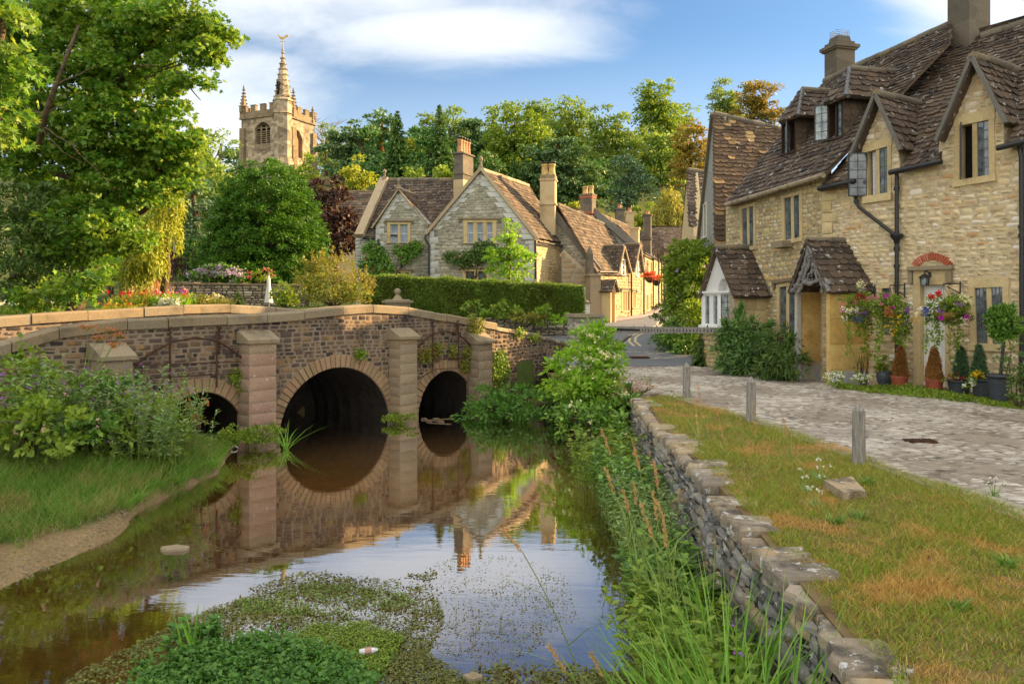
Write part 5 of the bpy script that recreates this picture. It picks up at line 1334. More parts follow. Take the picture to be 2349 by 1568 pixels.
for e_ in(E0,F0_):
 mb=MB();bar(mb,A+(0,-.03,.06),e_+(0,-.03,.06),0.16,0.1,(0,1,0));mb.build('verge',M['verge_warm'],mn)
finial(mn,A+(0,.1,0.0),0.75,0.13)
PW=wall_plane((-7.45,42.2),(-4.3,41.5));RW_=plane3(at(822,545,42.5),at(985,532,41.7),at(885,413,45.4))
roof(mn,None,'tile',(0.2,0.3),(0.25,0.5),outline=[RW_.px(*q)for q in((834,544),(990,532),(1070,450),(1060,413),(886,413))],pl=RW_)
r0,r1=RW_.pt(*RW_.px(886,413)),RW_.pt(*RW_.px(1060,413));ridge(mn,r0,r1,0.13,'ridge',0.6)
slope(mn,[r0,r1,r1+np.array((0.6,3,-3.4)),r0+np.array((0.6,3,-3.4))],'tile')
mb=MB();bar(mb,at(824,540,42.2),at(882,409,45.3),0.5,0.22,RW_.N);mb.build('parapet',M['verge_warm'],mn)
finial(mn,at(882,411,45.2),0.62,0.14)
sm_=qpx(PW,c6(203,800),c6(436,468),c6(692,778));a,c=PW.px(862,600)[0],PW.px(988,600)[0]
w7=qpx(PW,c6(336,758),c6(542,758),c6(542,945),c6(336,945));w8=qpx(PW,c6(398,1193),c6(545,1193),c6(545,1330),c6(398,1330))
ol=[(a,GB_),(c,GB_),(c,sm_[2][1]),sm_[1],(a,sm_[0][1])]
mb=MB();slab(mb,PW.pt,ol,[shrink(w7),shrink(w8)],-0.4,0,0);stones(mb,PW.pt,ol,[shrink(w7),shrink(w8)],hh=(0.11,0.2),ww=(0.2,0.5),gap=0.022,bulge=0.025,m=1,jit=0.012)
sg=1 if c>a else-1;quoins(mb,PW,a,GB_,sm_[0][1],(0.25,0.45),(0.28,0.36),sg,0.02,2)
for i in range(9):
 for e_,s_ in((ol[4],1),(ol[2],-1)):
  t0,t1=i/9,(i+0.95)/9;ap=ol[3]
  if i>7:continue
  p0=(e_[0]+(ap[0]-e_[0])*t0,e_[1]+(ap[1]-e_[1])*t0);p1=(e_[0]+(ap[0]-e_[0])*t1,e_[1]+(ap[1]-e_[1])*t1);w_=sg*s_*(0.3 if i%2 else 0.5)
  mb.qbox(PW,[(p0[0],p0[1]),(p0[0]+w_,p0[1]),(p1[0]+w_,p1[1]-.01),(p1[0],p1[1]-.01)],0.0,0.034,2)
mb.build('gable_wall',[M['mortar_grey'],M['stone_grey'],M['quoin_grey']],mn)
window(mn,PW,w7,n=2,bs=0.12,bt=0.1,bb=0.02,mul=0.1,gl='glass_blue',grid=(1,2),lead='white_paint',hood=True,dep=0.1,lw=0.03)
window(mn,PW,w8,n=2,bs=0.12,bt=0.1,bb=0.02,mul=0.1,grid=(2,3),hood=True)
g2=gable(mn,PW,c6(436,458),c6(196,808),c6(700,790),RW_,'tile_warm',0.12,(0.2,0.26),(0.25,0.45),'verge_warm','verge_warm',0.11)
finial(mn,g2[0],0.6,0.13)
WL=wall_plane(at(812,0,42.9)[:2],at(866,0,42.6)[:2]);a,c=WL.px(815,600)[0],WL.px(866,600)[0];zt=WL.px(830,545)[1];mb=MB();o_=[(a,GB_),(c,GB_),(c,zt),(a,zt)]
slab(mb,WL.pt,o_,[],-0.4,0,0);stones(mb,WL.pt,o_,hh=(0.11,0.2),ww=(0.2,0.5),gap=0.022,bulge=0.025,m=1);mb.build('wing_wall',[M['mortar_grey'],M['quoin_grey']],mn)
mb=MB();g0,g1=at(833,547,42.3),at(866,546,42.2);mb.tube([g0,g1],0.06,6);mb.build('gutter',M['black_iron'],mn)
pipe(mn,[at(868,548,41.95),at(868,575,41.95),at(868,640,41.9)],0.06)
pipe(mn,[at(979,534,41.0),at(975,545,40.95),at(979,556,40.95),at(985,562,40.9),at(984,640,40.9)],0.06)
pipe(mn,[at(1228,550,39.8),at(1229,640,39.8)],0.06)
gd=np.array((0.41,0.91));ax=np.array((1,-.2))/1.02
mb=MB();mb.tube([E0+(0.02,0,-.05),E1+(0.02,0,-.05)],0.07,6);mb.build('gutter',M['black_iron'],mn)
zc=lambda y,Y:CAMZ+(HY-y)/FPX*Y
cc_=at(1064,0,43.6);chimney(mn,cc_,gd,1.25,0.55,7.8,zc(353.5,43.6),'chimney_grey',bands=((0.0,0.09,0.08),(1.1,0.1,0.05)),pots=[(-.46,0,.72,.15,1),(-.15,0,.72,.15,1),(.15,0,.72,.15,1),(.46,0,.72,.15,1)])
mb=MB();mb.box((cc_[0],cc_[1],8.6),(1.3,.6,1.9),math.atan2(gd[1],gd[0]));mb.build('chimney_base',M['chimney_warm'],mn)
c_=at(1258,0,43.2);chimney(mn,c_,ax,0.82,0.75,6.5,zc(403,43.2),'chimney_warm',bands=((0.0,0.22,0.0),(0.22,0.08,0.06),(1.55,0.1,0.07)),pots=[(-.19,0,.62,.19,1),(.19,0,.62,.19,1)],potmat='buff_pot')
slope_back=[(Ab+(0.05,.1,0)),E1+(0.3,.3,0),F1_]
mb=MB();mb.add(np.array([Ab,E1-(0.2,0,0),(3.4,45.1,1.7),(-2,46.5,1.7),F1_]),[(0,1,2,3,4)]);mb.build('rear_wall',M['mortar_honey'],mn)
# sunlit row of cottages up the street
r1_=thing('row_cottage',(6,45,1.8),'sunlit cottage with two small gables and an arched porch, nearest in the street row','cottage','row of cottages up the street')
FA,FB=np.array((4.65,42.0)),np.array((7.72,46.95));PR_=wall_plane(FA,FB,face=(30,30));LR=float(np.linalg.norm(FB-FA));ZB=1.5
ze_=zc(626,42.0)
def gab(fl,ap,fr):return qpx(PR_,fl,ap,fr)
g_1=qpx(PR_,c5(460,1010),c5(512,752),c5(582,1018));g_2=qpx(PR_,c5(625,1005),c5(676,735),c5(716,1012))
wu1=qpx(PR_,c5(478,880),c5(520,880),c5(520,1050),c5(478,1048));wu2=qpx(PR_,c5(634,900),c5(658,900),c5(658,1062),c5(634,1062))
wg1=qpx(PR_,c5(486,1200),c5(574,1200),c5(574,1430),c5(486,1430));wg2=qpx(PR_,c5(594,1212),c5(634,1212),c5(634,1395),c5(594,1395))
mb=MB();o_=[(0,ZB),(LR,ZB),(LR,ze_),g_2[2],g_2[1],g_2[0],g_1[2],g_1[1],g_1[0],(0,ze_)]
if PR_.px(1380,600)[0]>PR_.px(1470,600)[0]:o_=[(LR,ZB),(0,ZB),(0,ze_),g_2[2],g_2[1],g_2[0],g_1[2],g_1[1],g_1[0],(LR,ze_)]
hl=[shrink(q)for q in(wu1,wu2,wg1,wg2)]
slab(mb,PR_.pt,o_,hl,-0.4,0,0);stones(mb,PR_.pt,o_,hl,hh=(0.1,0.18),ww=(0.16,0.4),gap=0.024,bulge=0.035,m=1);mb.build('wall',[M['mortar_honey'],M['stone_honey']],r1_)
for q in(wu1,wu2):window(r1_,PR_,q,n=1,bs=0.14,bt=0.05,bb=0.03,grid=(2,3),lead='white_paint',frame='white_paint',lw=0.04,h=0.05,dep=0.02)
window(r1_,PR_,wg1,n=4,bs=0.1,bt=0.06,bb=0.06,mul=0.07,grid=None,hood=True);window(r1_,PR_,wg2,n=3,bs=0.12,bt=0.06,bb=0.06,mul=0.1,grid=None,hood=True)
q0,q1=np.array((2.52,43.3,zc(469,43.3))),np.array((4.66,46.75,zc(495,46.75)))
RR=plane3(q0,q1,PR_.pt(0 if PR_.px(1380,600)[0]<PR_.px(1470,600)[0]else LR,ze_,.12))
roof(r1_,None,'tile_warm',(0.2,0.28),(0.22,0.45),outline=[RR.px(*q)for q in((1279,469),(1354,495),(1447,556),(1486,600),(1480,630),(1372,629))],pl=RR);ridge(r1_,q0,RR.pt(*RR.px(1420,530)),0.12,'ridge',.6)
bk=np.array((-2.3,1.5,-3.6));slope(r1_,[q0,q1,q1+bk,q0+bk],'tile_warm')
for fl_,ap,fr_ in(((455,1015),(512,738),(588,1022)),((620,1008),(676,718),(722,1015))):
 gable(r1_,PR_,c5(*ap),c5(*fl_),c5(*fr_),RR,'tile',0.15,(0.18,0.24),(0.2,0.36),'verge_warm','ridge',0.09)
for x_,y0,y1 in((590,1030,1490),(720,850,1465),(247,1200,1500)):pipe(r1_,[PR_.pt(*PR_.px(*c5(x_,y_),.12),.12)for y_ in(y0,(y0+y1)/2,y1)],0.05)
mb=MB();mb.tube([PR_.pt(*PR_.px(*c5(q,1012),.2),.2)for q in(255,300,440)],0.06,6);mb.build('gutter',M['black_iron'],r1_)
px0,px1=c5(296,1200),c5(425,1210);hP=1.0
fa=PR_.px(*c5(372,1500),hP)[0];fb_=PR_.px(*c5(428,1500),hP)[0];zPe=PR_.px(*c5(400,1205),hP)[1];zPr=PR_.px(*c5(412,1092),hP)[1];zPb=1.62
a_,b_=sorted((fa,fb_));mid_=(a_+b_)/2;hw=(b_-a_)/2
arch_=[(mid_+hw*.62*x,y)for x,y in((-1,zPb),(-1,zPb+1.75),(-.6,zPb+2.0),(0,zPb+2.15),(.6,zPb+2.0),(1,zPb+1.75),(1,zPb))]
mb=MB();slab(mb,PR_.pt,[(a_,ZB),(arch_[0][0],ZB)]+arch_[1:-1]+[(arch_[-1][0],ZB),(b_,ZB),(b_,zPe),(mid_,zPr-.1),(a_,zPe)],[],hP-.25,hP,0)
for u_,s_ in((a_,1),(b_,-1)):
 q=[(u_,ZB),(u_+.2*s_,ZB),(u_+.2*s_,zPe),(u_,zPe)];mb.qbox(PR_,q,0,hP-.26)
po2=mb.build('porch',[M['dressed']],r1_)
mb=MB();mb.qbox(PR_,[(a_+.22,ZB),(b_-.22,ZB),(b_-.22,zPb+2.1),(a_+.22,zPb+2.1)],0.02,0.06);mb.build('porch_door',M['oak_door'],po2)
Aq,Aqb=PR_.pt(mid_,zPr,hP+.15),PR_.pt(mid_,zPr,0)
for u_,s_ in((a_-.14,1),(b_+.14,-1)):slope(po2,[Aq,Aqb,PR_.pt(u_,zPe-.08,0),PR_.pt(u_,zPe-.08,hP+.15)],'tile',(0.16,0.2),(0.2,0.34),name='porch_roof')
EG=wall_plane(FA,FA+np.array((-.85,.53))*5.0);zg_=lambda q:EG.px(*q)
u0_,u1_=EG.px(1374,640)[0],EG.px(1256,640)[0];mb=MB();o_=[(u0_,ZB),(u1_*1.9,ZB),(u1_*1.9,4.6),(u1_,q0[2]-.1),(u0_,ze_)]
slab(mb,EG.pt,o_,[],-0.3,0.0,0);stones(mb,EG.pt,o_,hh=(0.12,0.2),ww=(0.2,0.45),gap=0.02,bulge=0.025,m=1);mb.build('end_wall',[M['mortar_grey'],M['stone_grey']],r1_)  # shaded end: shade put into a greyer stone than the street wall
mb=MB();bar(mb,EG.pt(u1_,q0[2]+.1,0.0),EG.pt(u0_,ze_+.12,0.0),0.36,0.16,EG.N);mb.build('parapet',M['verge'],r1_)
lt=wall_plane((2.6,41.4),(4.7,41.6));lp_=qpx(lt,c6(1898,1030),c6(2108,1225),c6(2135,1225),c6(2135,1520),c6(1898,1520));zbm=1.5
mb=MB();o_=[lp_[0],lp_[1],lp_[2],(lp_[2][0],zbm),(lp_[0][0],zbm)];slab(mb,lt.pt,o_,[],-0.4,0,0)
stones(mb,lt.pt,o_,hh=(0.25,0.34),ww=(0.5,0.9),gap=0.012,bulge=0.012,m=1,cut=0.06,jit=0.004);le=mb.build('lean_to',[M['mortar_grey'],M['buttress']],r1_)
mb=MB();bar(mb,lt.pt(*lp_[0],-.1),lt.pt(*lp_[1],-.1),0.4,0.12,lt.N);mb.build('coping',M['verge_warm'],le)
A0,A1=lt.pt(*lp_[0],-.35),lt.pt(*lp_[1],-.35);slope(le,[A0,A0+np.array((.6,2.5,0)),A1,A1+np.array((.6,1.2,0))][:3]+[A1],'tile',name='lean_to_roof')if False else None
dq2=qpx(lt,c6(2076,1335),c6(2112,1335),c6(2112,1500),c6(2076,1500));mb=MB();mb.qbox(lt,dq2,0.0,0.03);mb.qbox(lt,sub(dq2,.2,.8,.08,.9),.03,.045);mb.build('door',M['sage_paint'],le)
pp_=at(1361,0,41.3);gp_=thing('gate_pier',(pp_[0],pp_[1],1.5),'tall grey garden pier with a pointed stone top beside the sage green door','pillar')
mb=MB();w_=26/FPX*41.3;mb.box((pp_[0],pp_[1],(1.4+zc(632,41.3))/2),(w_,w_,zc(632,41.3)-1.4),.3);mb.box((pp_[0],pp_[1],zc(632,41.3)+.03),(w_+.16,w_+.16,.1),.3);mb.build('shaft',M['buttress'],gp_)
mb=MB();z0=zc(630,41.3);mb.box((pp_[0]-.2,pp_[1],z0+.55),(w_*.62,w_*.62,1.1),.3,taper=.75);mb.box((pp_[0]-.2,pp_[1],z0+1.3),(w_*.5,w_*.5,.45),.3,taper=.05);mb.build('pinnacle',M['chimney_grey'],gp_)
r2_=thing('row_cottage',(9,50,2),'taller sunlit cottage with a rendered end gable and grey chimney, second in the street row','cottage','row of cottages up the street')
GA_,GB2=np.array((7.72,46.95)),np.array((9.75,54.0));P2=wall_plane(GA_,GB2,face=(30,40));L2=float(np.linalg.norm(GB2-GA_));z2=zc(584,49.0)
mb=MB();ws2=[qpx(P2,c5(x0,y0),c5(x1,y0),c5(x1,y1),c5(x0,y1))for x0,x1,y0,y1 in((735,768,880,1010),(778,806,900,1020),(735,768,1240,1420),(780,802,1230,1390))]
o_=[(0,ZB),(L2,ZB),(L2,z2),(0,z2)];hl=[shrink(q)for q in ws2]
slab(mb,P2 .pt,o_,hl,-.4,0,0);stones(mb,P2 .pt,o_,hl,hh=(0.11,0.19),ww=(0.2,0.45),gap=0.024,bulge=0.035,m=1);mb.build('wall',[M['mortar_honey'],M['stone_honey']],r2_)
for q in ws2:window(r2_,P2,q,n=2,bs=0.14,bt=0.06,bb=0.05,mul=0.12,grid=None)
a2,b2=np.array((4.9,48.65,zc(484,48.65))),np.array((7.9,54.6,zc(516,54.6)))
slope(r2_,[a2,b2,P2 .pt(L2,z2,.15),P2 .pt(0,z2,.15)],'tile_warm');slope(r2_,[a2,b2,b2+np.array((-2.6,1.6,-3.0)),a2+np.array((-2.6,1.6,-3.0))],'tile_warm');ridge(r2_,a2,b2,.12)
mb=MB();e0_=P2 .pt(0,z2,0);mb.add(np.array([e0_,a2,a2+(-2.6,1.6,-3),np.array((2.3,50.2,1.5)),np.array((GA_[0],GA_[1],1.5))]),[(0,1,2,3,4)]);mb.build('end_wall',M['pebbledash'],r2_)
mb=MB();bar(mb,a2+(0,-.05,.1),e0_+(0,-.05,.1),.4,.16,(0,1,0));mb.build('parapet',M['verge'],r2_)
pipe(r2_,[P2 .pt(*P2 .px(*c5(818,y_),.12),.12)for y_ in(830,1100,1390)],.05);pipe(r2_,[P2 .pt(*P2 .px(*c5(722,y_),.14),.14)for y_ in(830,1100,1440)],.05)
mb=MB();mb.tube([P2 .pt(0,z2-.02,.2),P2 .pt(L2,z2-.02,.2)],.07,6);mb.build('gutter',M['black_iron'],r2_)
dd=unit(GB2-GA_)
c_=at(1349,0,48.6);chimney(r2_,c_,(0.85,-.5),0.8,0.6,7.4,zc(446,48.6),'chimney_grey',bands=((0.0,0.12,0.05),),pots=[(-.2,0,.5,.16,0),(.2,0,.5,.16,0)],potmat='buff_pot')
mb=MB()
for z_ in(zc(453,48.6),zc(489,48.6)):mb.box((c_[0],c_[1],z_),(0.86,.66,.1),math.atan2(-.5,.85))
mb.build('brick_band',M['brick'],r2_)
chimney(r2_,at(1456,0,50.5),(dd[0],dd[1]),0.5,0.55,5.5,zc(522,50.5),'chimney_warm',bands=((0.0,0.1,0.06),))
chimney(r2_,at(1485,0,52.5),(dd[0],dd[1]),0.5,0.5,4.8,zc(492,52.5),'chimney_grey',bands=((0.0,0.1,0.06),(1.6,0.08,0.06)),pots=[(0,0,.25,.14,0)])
r3_=thing('row_cottage',(11,59,2.5),'far end cottage of the street row with small gables, below the dark slate roof','cottage','row of cottages up the street')
H0,H1=GB2,np.array((12.5,65.0));P3=wall_plane(H0,H1,face=(40,40));L3=float(np.linalg.norm(H1-H0));z3=6.0
mb=MB();o_=[(0,ZB),(L3,ZB),(L3,z3)]
gs=[L3*.82,L3*.5,L3*.18]
for g_ in gs:o_+=[(g_+1.1,z3),(g_,z3+1.7),(g_-1.1,z3)]
o_+=[(0,z3)];slab(mb,P3 .pt,o_,[],-.4,0,0);stones(mb,P3 .pt,o_,hh=(0.14,0.22),ww=(0.25,0.5),gap=0.024,bulge=0.035,m=1);mb.build('wall',[M['mortar_honey'],M['stone_honey']],r3_)
a3,b3=np.array((7.4,56.2,8.3)),np.array((10.0,66.5,8.6));R3=plane3(a3,b3,P3 .pt(0,z3,.12))
slope(r3_,[a3,b3,P3 .pt(L3,z3,.12),P3 .pt(0,z3,.12)],'tile_warm');slope(r3_,[a3,b3,b3+np.array((-2.5,.6,-2.6)),a3+np.array((-2.5,.6,-2.6))],'tile_warm')
for g_ in gs:
 A_=P3 .pt(g_,z3+1.8,.15);Ab_=A_-P3 .N*2.2
 for s_ in(-1,1):F_=P3 .pt(g_+1.25*s_,z3-.1,.15);slope(r3_,[A_,Ab_,F_-P3 .N*0.6,F_],'tile')
 for dz_ in(0.6,-2.6):
  if dz_>0 or g_!=gs[1]:window(r3_,P3,[(g_-.5,z3+dz_),(g_+.5,z3+dz_),(g_+.5,z3+dz_-1.3),(g_-.5,z3+dz_-1.3)],n=2,bs=.14,grid=None,h=.04,dep=.02)
for u_ in(.33,.66,.98):pipe(r3_,[P3 .pt(L3*u_,z3,.12),P3 .pt(L3*u_,4,.12),P3 .pt(L3*u_,2.3,.12)],.06)
chimney(r3_,at(1421,0,58),(1,0),.6,.6,6.5,zc(478,58),'chimney_grey',bands=((0.0,.12,.06),(1.3,.1,.06)),pots=[(0,0,.3,.14,1)])
chimney(r3_,at(1444,0,60),(1,0),.6,.6,6.5,zc(486,60),'chimney_warm',bands=((0.0,.12,.06),),pots=[(0,0,.3,.14,1)])
hx=thing('stone_house',(15,73,3),'wide house with a plain dark slate roof closing the top of the street','house')
PX_=wall_plane((11.6,71.5),(18.5,72.5));mb=MB();mb.qbox(PX_,[(0,2),(7,2),(7,zc(573,72)),(0,zc(573,72))],-.4,0);mb.build('wall',M['stone_honey'],hx)
ra_,rb2=at(1475,521,75),at(1600,520,76);slope(hx,[ra_,rb2,at(1610,575,71.6),at(1468,575,71.2)],'tile');slope(hx,[ra_,rb2,rb2+np.array((.3,4,-3)),ra_+np.array((-.3,4,-3))],'tile')
window(hx,PX_,qpx(PX_,(1535,592),(1548,592),(1548,615),(1535,615)),n=2,grid=None);pipe(hx,[at(1537,576,71.6),at(1537,610,71.6),at(1537,650,71.6)],.06)
hl_=thing('stone_house',(-20,60,3),'low house with a long brown roof glimpsed between the purple beech and the manor','house')
sl=[at(740,438,62),at(858,437,62),at(858,545,58),at(740,545,58)];slope(hl_,sl,'tile_warm',(.25,.32),(.3,.6));slope(hl_,[sl[0],sl[1],sl[1]+np.array((0,4,-3.6)),sl[0]+np.array((0,4,-3.6))],'tile_warm')
mb=MB();q=wall_plane(at(742,0,58.4)[:2],at(856,0,58.4)[:2]);L_=float(np.linalg.norm(at(742,0,58.4)-at(856,0,58.4)));mb.qbox(q,[(0,2),(L_,2),(L_,zc(545,58)),(0,zc(545,58))],-.4,0);mb.build('wall',M['stone_honey'],hl_)
# church tower
ct=thing('church_tower',(-40,131,14),'square church tower with a crocketed corner spire and pinnacles, one side glowing in the sun','church')
YT=130.0;th_=R(24);fd=np.array((math.cos(th_),-math.sin(th_),0));rd=np.array((math.sin(th_),math.cos(th_),0));S_=8.6
Cn=at(646,0,YT)*(1,1,0);Cl=Cn-fd*S_;Cr=Cn+rd*S_;Cb=Cl+rd*S_
zy=lambda y:CAMZ+(HY-y)/FPX*YT
FP,SP=Plane(Cl,fd),Plane(Cn,rd)
if FP.N[1]>0:FP.N=-FP.N
if SP.N[0]<0:SP.N=-SP.N
cen=(Cn+Cl+Cr+Cb)/4
def ring(mb,z0,z1,grow,m=0,top=None):
 t=grow if top is None else top
 q=[]
 for z_,g_ in((z0,grow),(z1,t)):
  for P_ in(Cl,Cn,Cr,Cb):d=(P_-cen);q.append(cen+d*(1+g_/(S_/2))+np.array((0,0,z_)))
 mb.add(np.array(q),HEX,m)
zpar,zstr1,zstr2=zy(252),zy(262),zy(360)
wq_=[FP.px(x,y)for x,y in((584,283),(620,283),(620,335),(584,335))]
ogive=lambda a,c,z0,z1,n=7:[(a,z0),(c,z0)]+[(c+(a-c)*.5*t+0,z1-(z1-z0)*.28*(1-t)**2)for t in np.linspace(0,1,n)]+[(a+(c-a)*.5*t,z1-(z1-z0)*.28*(1-t)**2)for t in np.linspace(1,0,n)[1:]]
a,c=sorted((wq_[0][0],wq_[1][0]));zb0,zb1=zy(325),zy(275);og=ogive(a,c,zb0,zb1)
mb=MB();o_=[(0,zy(360)),(S_,zy(360)),(S_,zy(262)),(0,zy(262))]
slab(mb,FP.pt,o_,[og],-.9,0);
a5,c5_=S_*.30,S_*.62;og2=ogive(a5,c5_,zy(352),zy(288))
uu_=lambda L:[(S_-x,y)for x,y in L][::-1]if SP.px(690,300)[0]>SP.px(705,300)[0]else L
slab(mb,SP.pt,o_,[og2],-.6,0)
for pl_,rot in((Plane(Cr,-fd),0),(Plane(Cb,-rd),0)):mb.qbox(pl_,[(0,zy(360)),(S_,zy(360)),(S_,zy(262)),(0,zy(262))],-.3 if np.dot(pl_.N,pl_.O-cen)>0 else 0,0 if np.dot(pl_.N,pl_.O-cen)>0 else.3)
mb.build('belfry_wall',M['church'],ct)
mb=MB();ring(mb,8,zy(372),0.55,0);ring(mb,zy(372),zy(360),0.55,0,0.12);mb.build('lower_stage',M['church'],ct)
mb=MB();ring(mb,zy(374),zy(371),0.72);mb.build('string_course',M['church_trim'],ct)
mb=MB();ring(mb,zy(264),zy(260.5),0.28);mb.build('string_course',M['church_trim'],ct)
mb=MB();ring(mb,zy(260.5),zy(247),0.02)
for pl_ in(FP,SP,Plane(Cr,-fd),Plane(Cb,-rd)):
 if np.dot(pl_.N,pl_.O-cen)<0:pl_.N=-pl_.N
 for i in range(5):mb.qbox(pl_,[(S_*(i*.235-.0+.0),zy(247)),(S_*(i*.235+.12),zy(247)),(S_*(i*.235+.12),zy(233.5)),(S_*(i*.235),zy(233.5))],-.5,.03);mb.qbox(pl_,[(S_*(i*.235-.01),zy(233.5)),(S_*(i*.235+.13),zy(233.5)),(S_*(i*.235+.13),zy(232)),(S_*(i*.235-.01),zy(232))],-.55,.1)
mb.build('battlements',M['church_trim'],ct)
mb=MB();n_=3;w_=(c-a)/n_
for i in range(n_+1):mb.qbox(FP,[(a+w_*i-.12,zb0),(a+w_*i+.12,zb0),(a+w_*i+.12,zb1-.6),(a+w_*i-.12,zb1-.6)],-.6,-.35)
for i in range(n_):
 for j in range(7):mb.qbox(FP,[(a+w_*i,zb0+.35*j),(a+w_*(i+1),zb0+.35*j),(a+w_*(i+1),zb0+.35*j+.15),(a+w_*i,zb0+.35*j+.15)],-.7,-.5)
 cx_=a+w_*(i+.5);mb.tube(np.array([FP.pt(cx_+w_*.45*math.cos(t),zb1-1.3+.5*math.sin(t),-.45)for t in np.linspace(0,math.pi,8)]),.09,4)
 mb.tube(np.array([FP.pt(cx_+w_*.45*math.cos(t),zb1-.6+.35*math.sin(t),-.45)for t in np.linspace(0,2*math.pi,9)]),.08,4)
mb.qbox(FP,[(a,zb0-1.0),(c,zb0-1.0),(c,zb0),(a,zb0)],.0,.06)
wp=mb.build('belfry_window',M['church_trim'],ct);mb=MB();mb.prism(og,FP.pt,-.95,-.9);mb.build('dark_opening',M['dark_room'],wp)
mb=MB();mid2=(a5+c5_)/2;mb.qbox(SP,[(mid2-.12,zy(352)),(mid2+.12,zy(352)),(mid2+.12,zy(290)),(mid2-.12,zy(290))],-.5,-.2);w2p=mb.build('belfry_window',M['church_trim'],ct);mb=MB();mb.prism(og2,SP.pt,-.65,-.5);mb.build('louvre',M['oak_door'],w2p)
tc=Cn+fd*.0+rd*.3;tr=1.5
mb=MB();mb.lathe([(tr+.35,8),(tr+.35,zy(374)),(tr,zy(362)),(tr,zy(262)),(tr+.25,zy(261)),(tr+.05,zy(259)),(tr+.05,zy(233)),(tr+.25,zy(232)),(tr+.2,zy(229)),(tr-.1,zy(226))],tc,8);o=mb.build('stair_turret',M['church'],ct)
o.data.polygons.foreach_set('use_smooth',[False]*len(o.data.polygons))
def spire(par,c0,r0,z0,z1,k,ck,name,cr=0.14,m='church_trim'):
 mb=MB();ph=np.arange(k)*2*math.pi/k+.3
 base=[c0[:2]+r0*np.array((math.cos(t),math.sin(t)))for t in ph]
 v=[(*p,z0)for p in base]+[(c0[0],c0[1],z1)];mb.add(v,[(i,(i+1)%k,k)for i in range(k)]+[tuple(range(k))[::-1]])
 for t in ph:
  for j in range(ck):
   f=(j+.4)/ck;r_=r0*(1-f)+cr*.4;mb.box((c0[0]+r_*math.cos(t),c0[1]+r_*math.sin(t),z0+(z1-z0)*f),(cr*1.7,cr*1.7,cr*1.3),t,taper=.5)
 mb.lathe([(.05,z1-(z1-z0)*.06),(cr*1.1,z1-(z1-z0)*.03),(cr*1.2,z1),(cr*.5,z1+cr),(cr*.8,z1+cr*1.8),(.03,z1+cr*3)],(c0[0],c0[1],0),6)
 return mb.build(name,M[m],par)
sp_=spire(ct,tc,tr-.1,zy(227),zy(112),8,9,'spire',.17,'church')
mb=MB();f_=FP.N;q=tc+f_*(tr*.72);mb.box(q+(0,0,zy(205)),(.45,.5,2.2),-th_);mb.build('spire_window',M['dark_room'],sp_)
mb=MB();mb.tube([(tc[0],tc[1],zy(114)),(tc[0],tc[1],zy(88))],.06,5);mb.tube([(tc[0]-.5,tc[1],zy(94)),(tc[0]+.5,tc[1],zy(94))],.05,4)
hen=[(-.8,.75),(-.6,.3),(-.35,.05),(.1,0),(.4,.25),(.75,.5),(.95,.45),(.9,.75),(.6,.8),(.2,.45),(-.2,.4),(-.55,.6),(-.7,1.0)]
mb.prism(hen,lambda u,v,h:np.stack((tc[0]+u,tc[1]+h,zy(90)+v),-1),-.05,.05);mb.build('weathervane',M['buff_pot'],sp_)
for P_,y0,y1,k in((Cl,236,188,1.0),(Cb,243,218,.8),(Cr,255,224,.9),(Cn+rd*3.2,242,196,.95)):
 base_z=zy(262);mb=MB();q=P_+(cen-P_)*.06;w_=.95*k
 mb.box((q[0],q[1],(base_z+zy(y0))/2),(w_,w_,zy(y0)-base_z),-th_);pn=mb.build('pinnacle',M['church_trim'],ct)
 spire(pn,q,w_*.62,zy(y0),zy(y1),4,6,'pinnacle_spire',.16)
for P_,d_ in((Cl,-fd),(Cl,FP.N),(Cr,SP.N),(Cn+rd*2.6,SP.N)):
 mb=MB();q=P_+(cen-P_)*.1+d_*.5
 for z0,z1,g_ in((8,zy(372),1.5),(zy(372),zy(330),1.0),(zy(330),zy(285),.7)):mb.box((q[0],q[1],(z0+z1)/2),(1.0,g_,z1-z0)if abs(np.dot(d_,fd))<.5 else(g_,1.0,z1-z0),-th_)
 mb.build('buttress',M['church_trim'],ct)
mb=MB();q=Cr-SP.N*2+fd*-1;mb.tube([(q[0],q[1],zy(245)),(q[0],q[1],zy(214))],.09,4);mb.tube([q-fd*.9+(0,0,zy(230)),q+fd*.9+(0,0,zy(230))],.08,4);mb.build('cross',M['buff_pot'],ct)
# gate pillar, gate, walls, parasol
gp=at(1339,0,24.3);e=thing('gate_pillar',(gp[0],gp[1],1.1),'square rubble pillar with a flat stone cap at the left end of the timber gate','pillar')
w_=62/FPX*24.3;mb=MB();ztp=zc(727,24.0);rz=0.25
mb.box((gp[0],gp[1],(0.2+ztp)/2),(w_-.06,w_-.06,ztp-.2),rz)
for s_ in range(4):
 ang=rz+s_*math.pi/2;n_=np.array((math.cos(ang),math.sin(ang),0));u_=np.array((-n_[1],n_[0],0));pl_=Plane(np.array((gp[0],gp[1],0))+n_*(w_/2-.03)-u_*w_/2,u_,None,n_)
 stones(mb,pl_.pt,[(0,.9),(w_,.9),(w_,ztp),(0,ztp)],hh=(.12,.2),ww=(.2,.42),gap=.018,bulge=.025,m=1,jit=.008)
mb.build('shaft',[M['mortar_grey'],M['stone_grey']],e)
mb=MB();mb.box((gp[0],gp[1],ztp+.05),(w_+.12,w_+.12,.1),rz,taper=.96);mb.build('cap',M['coping'],e)
ga,gb=at(1381,756.5,23.9),at(1662,757.5,19.75)
e=thing('timber_gate',(ga[0],ga[1],1.2),'long low weathered timber gate bar with small iron spikes across the road','gate')
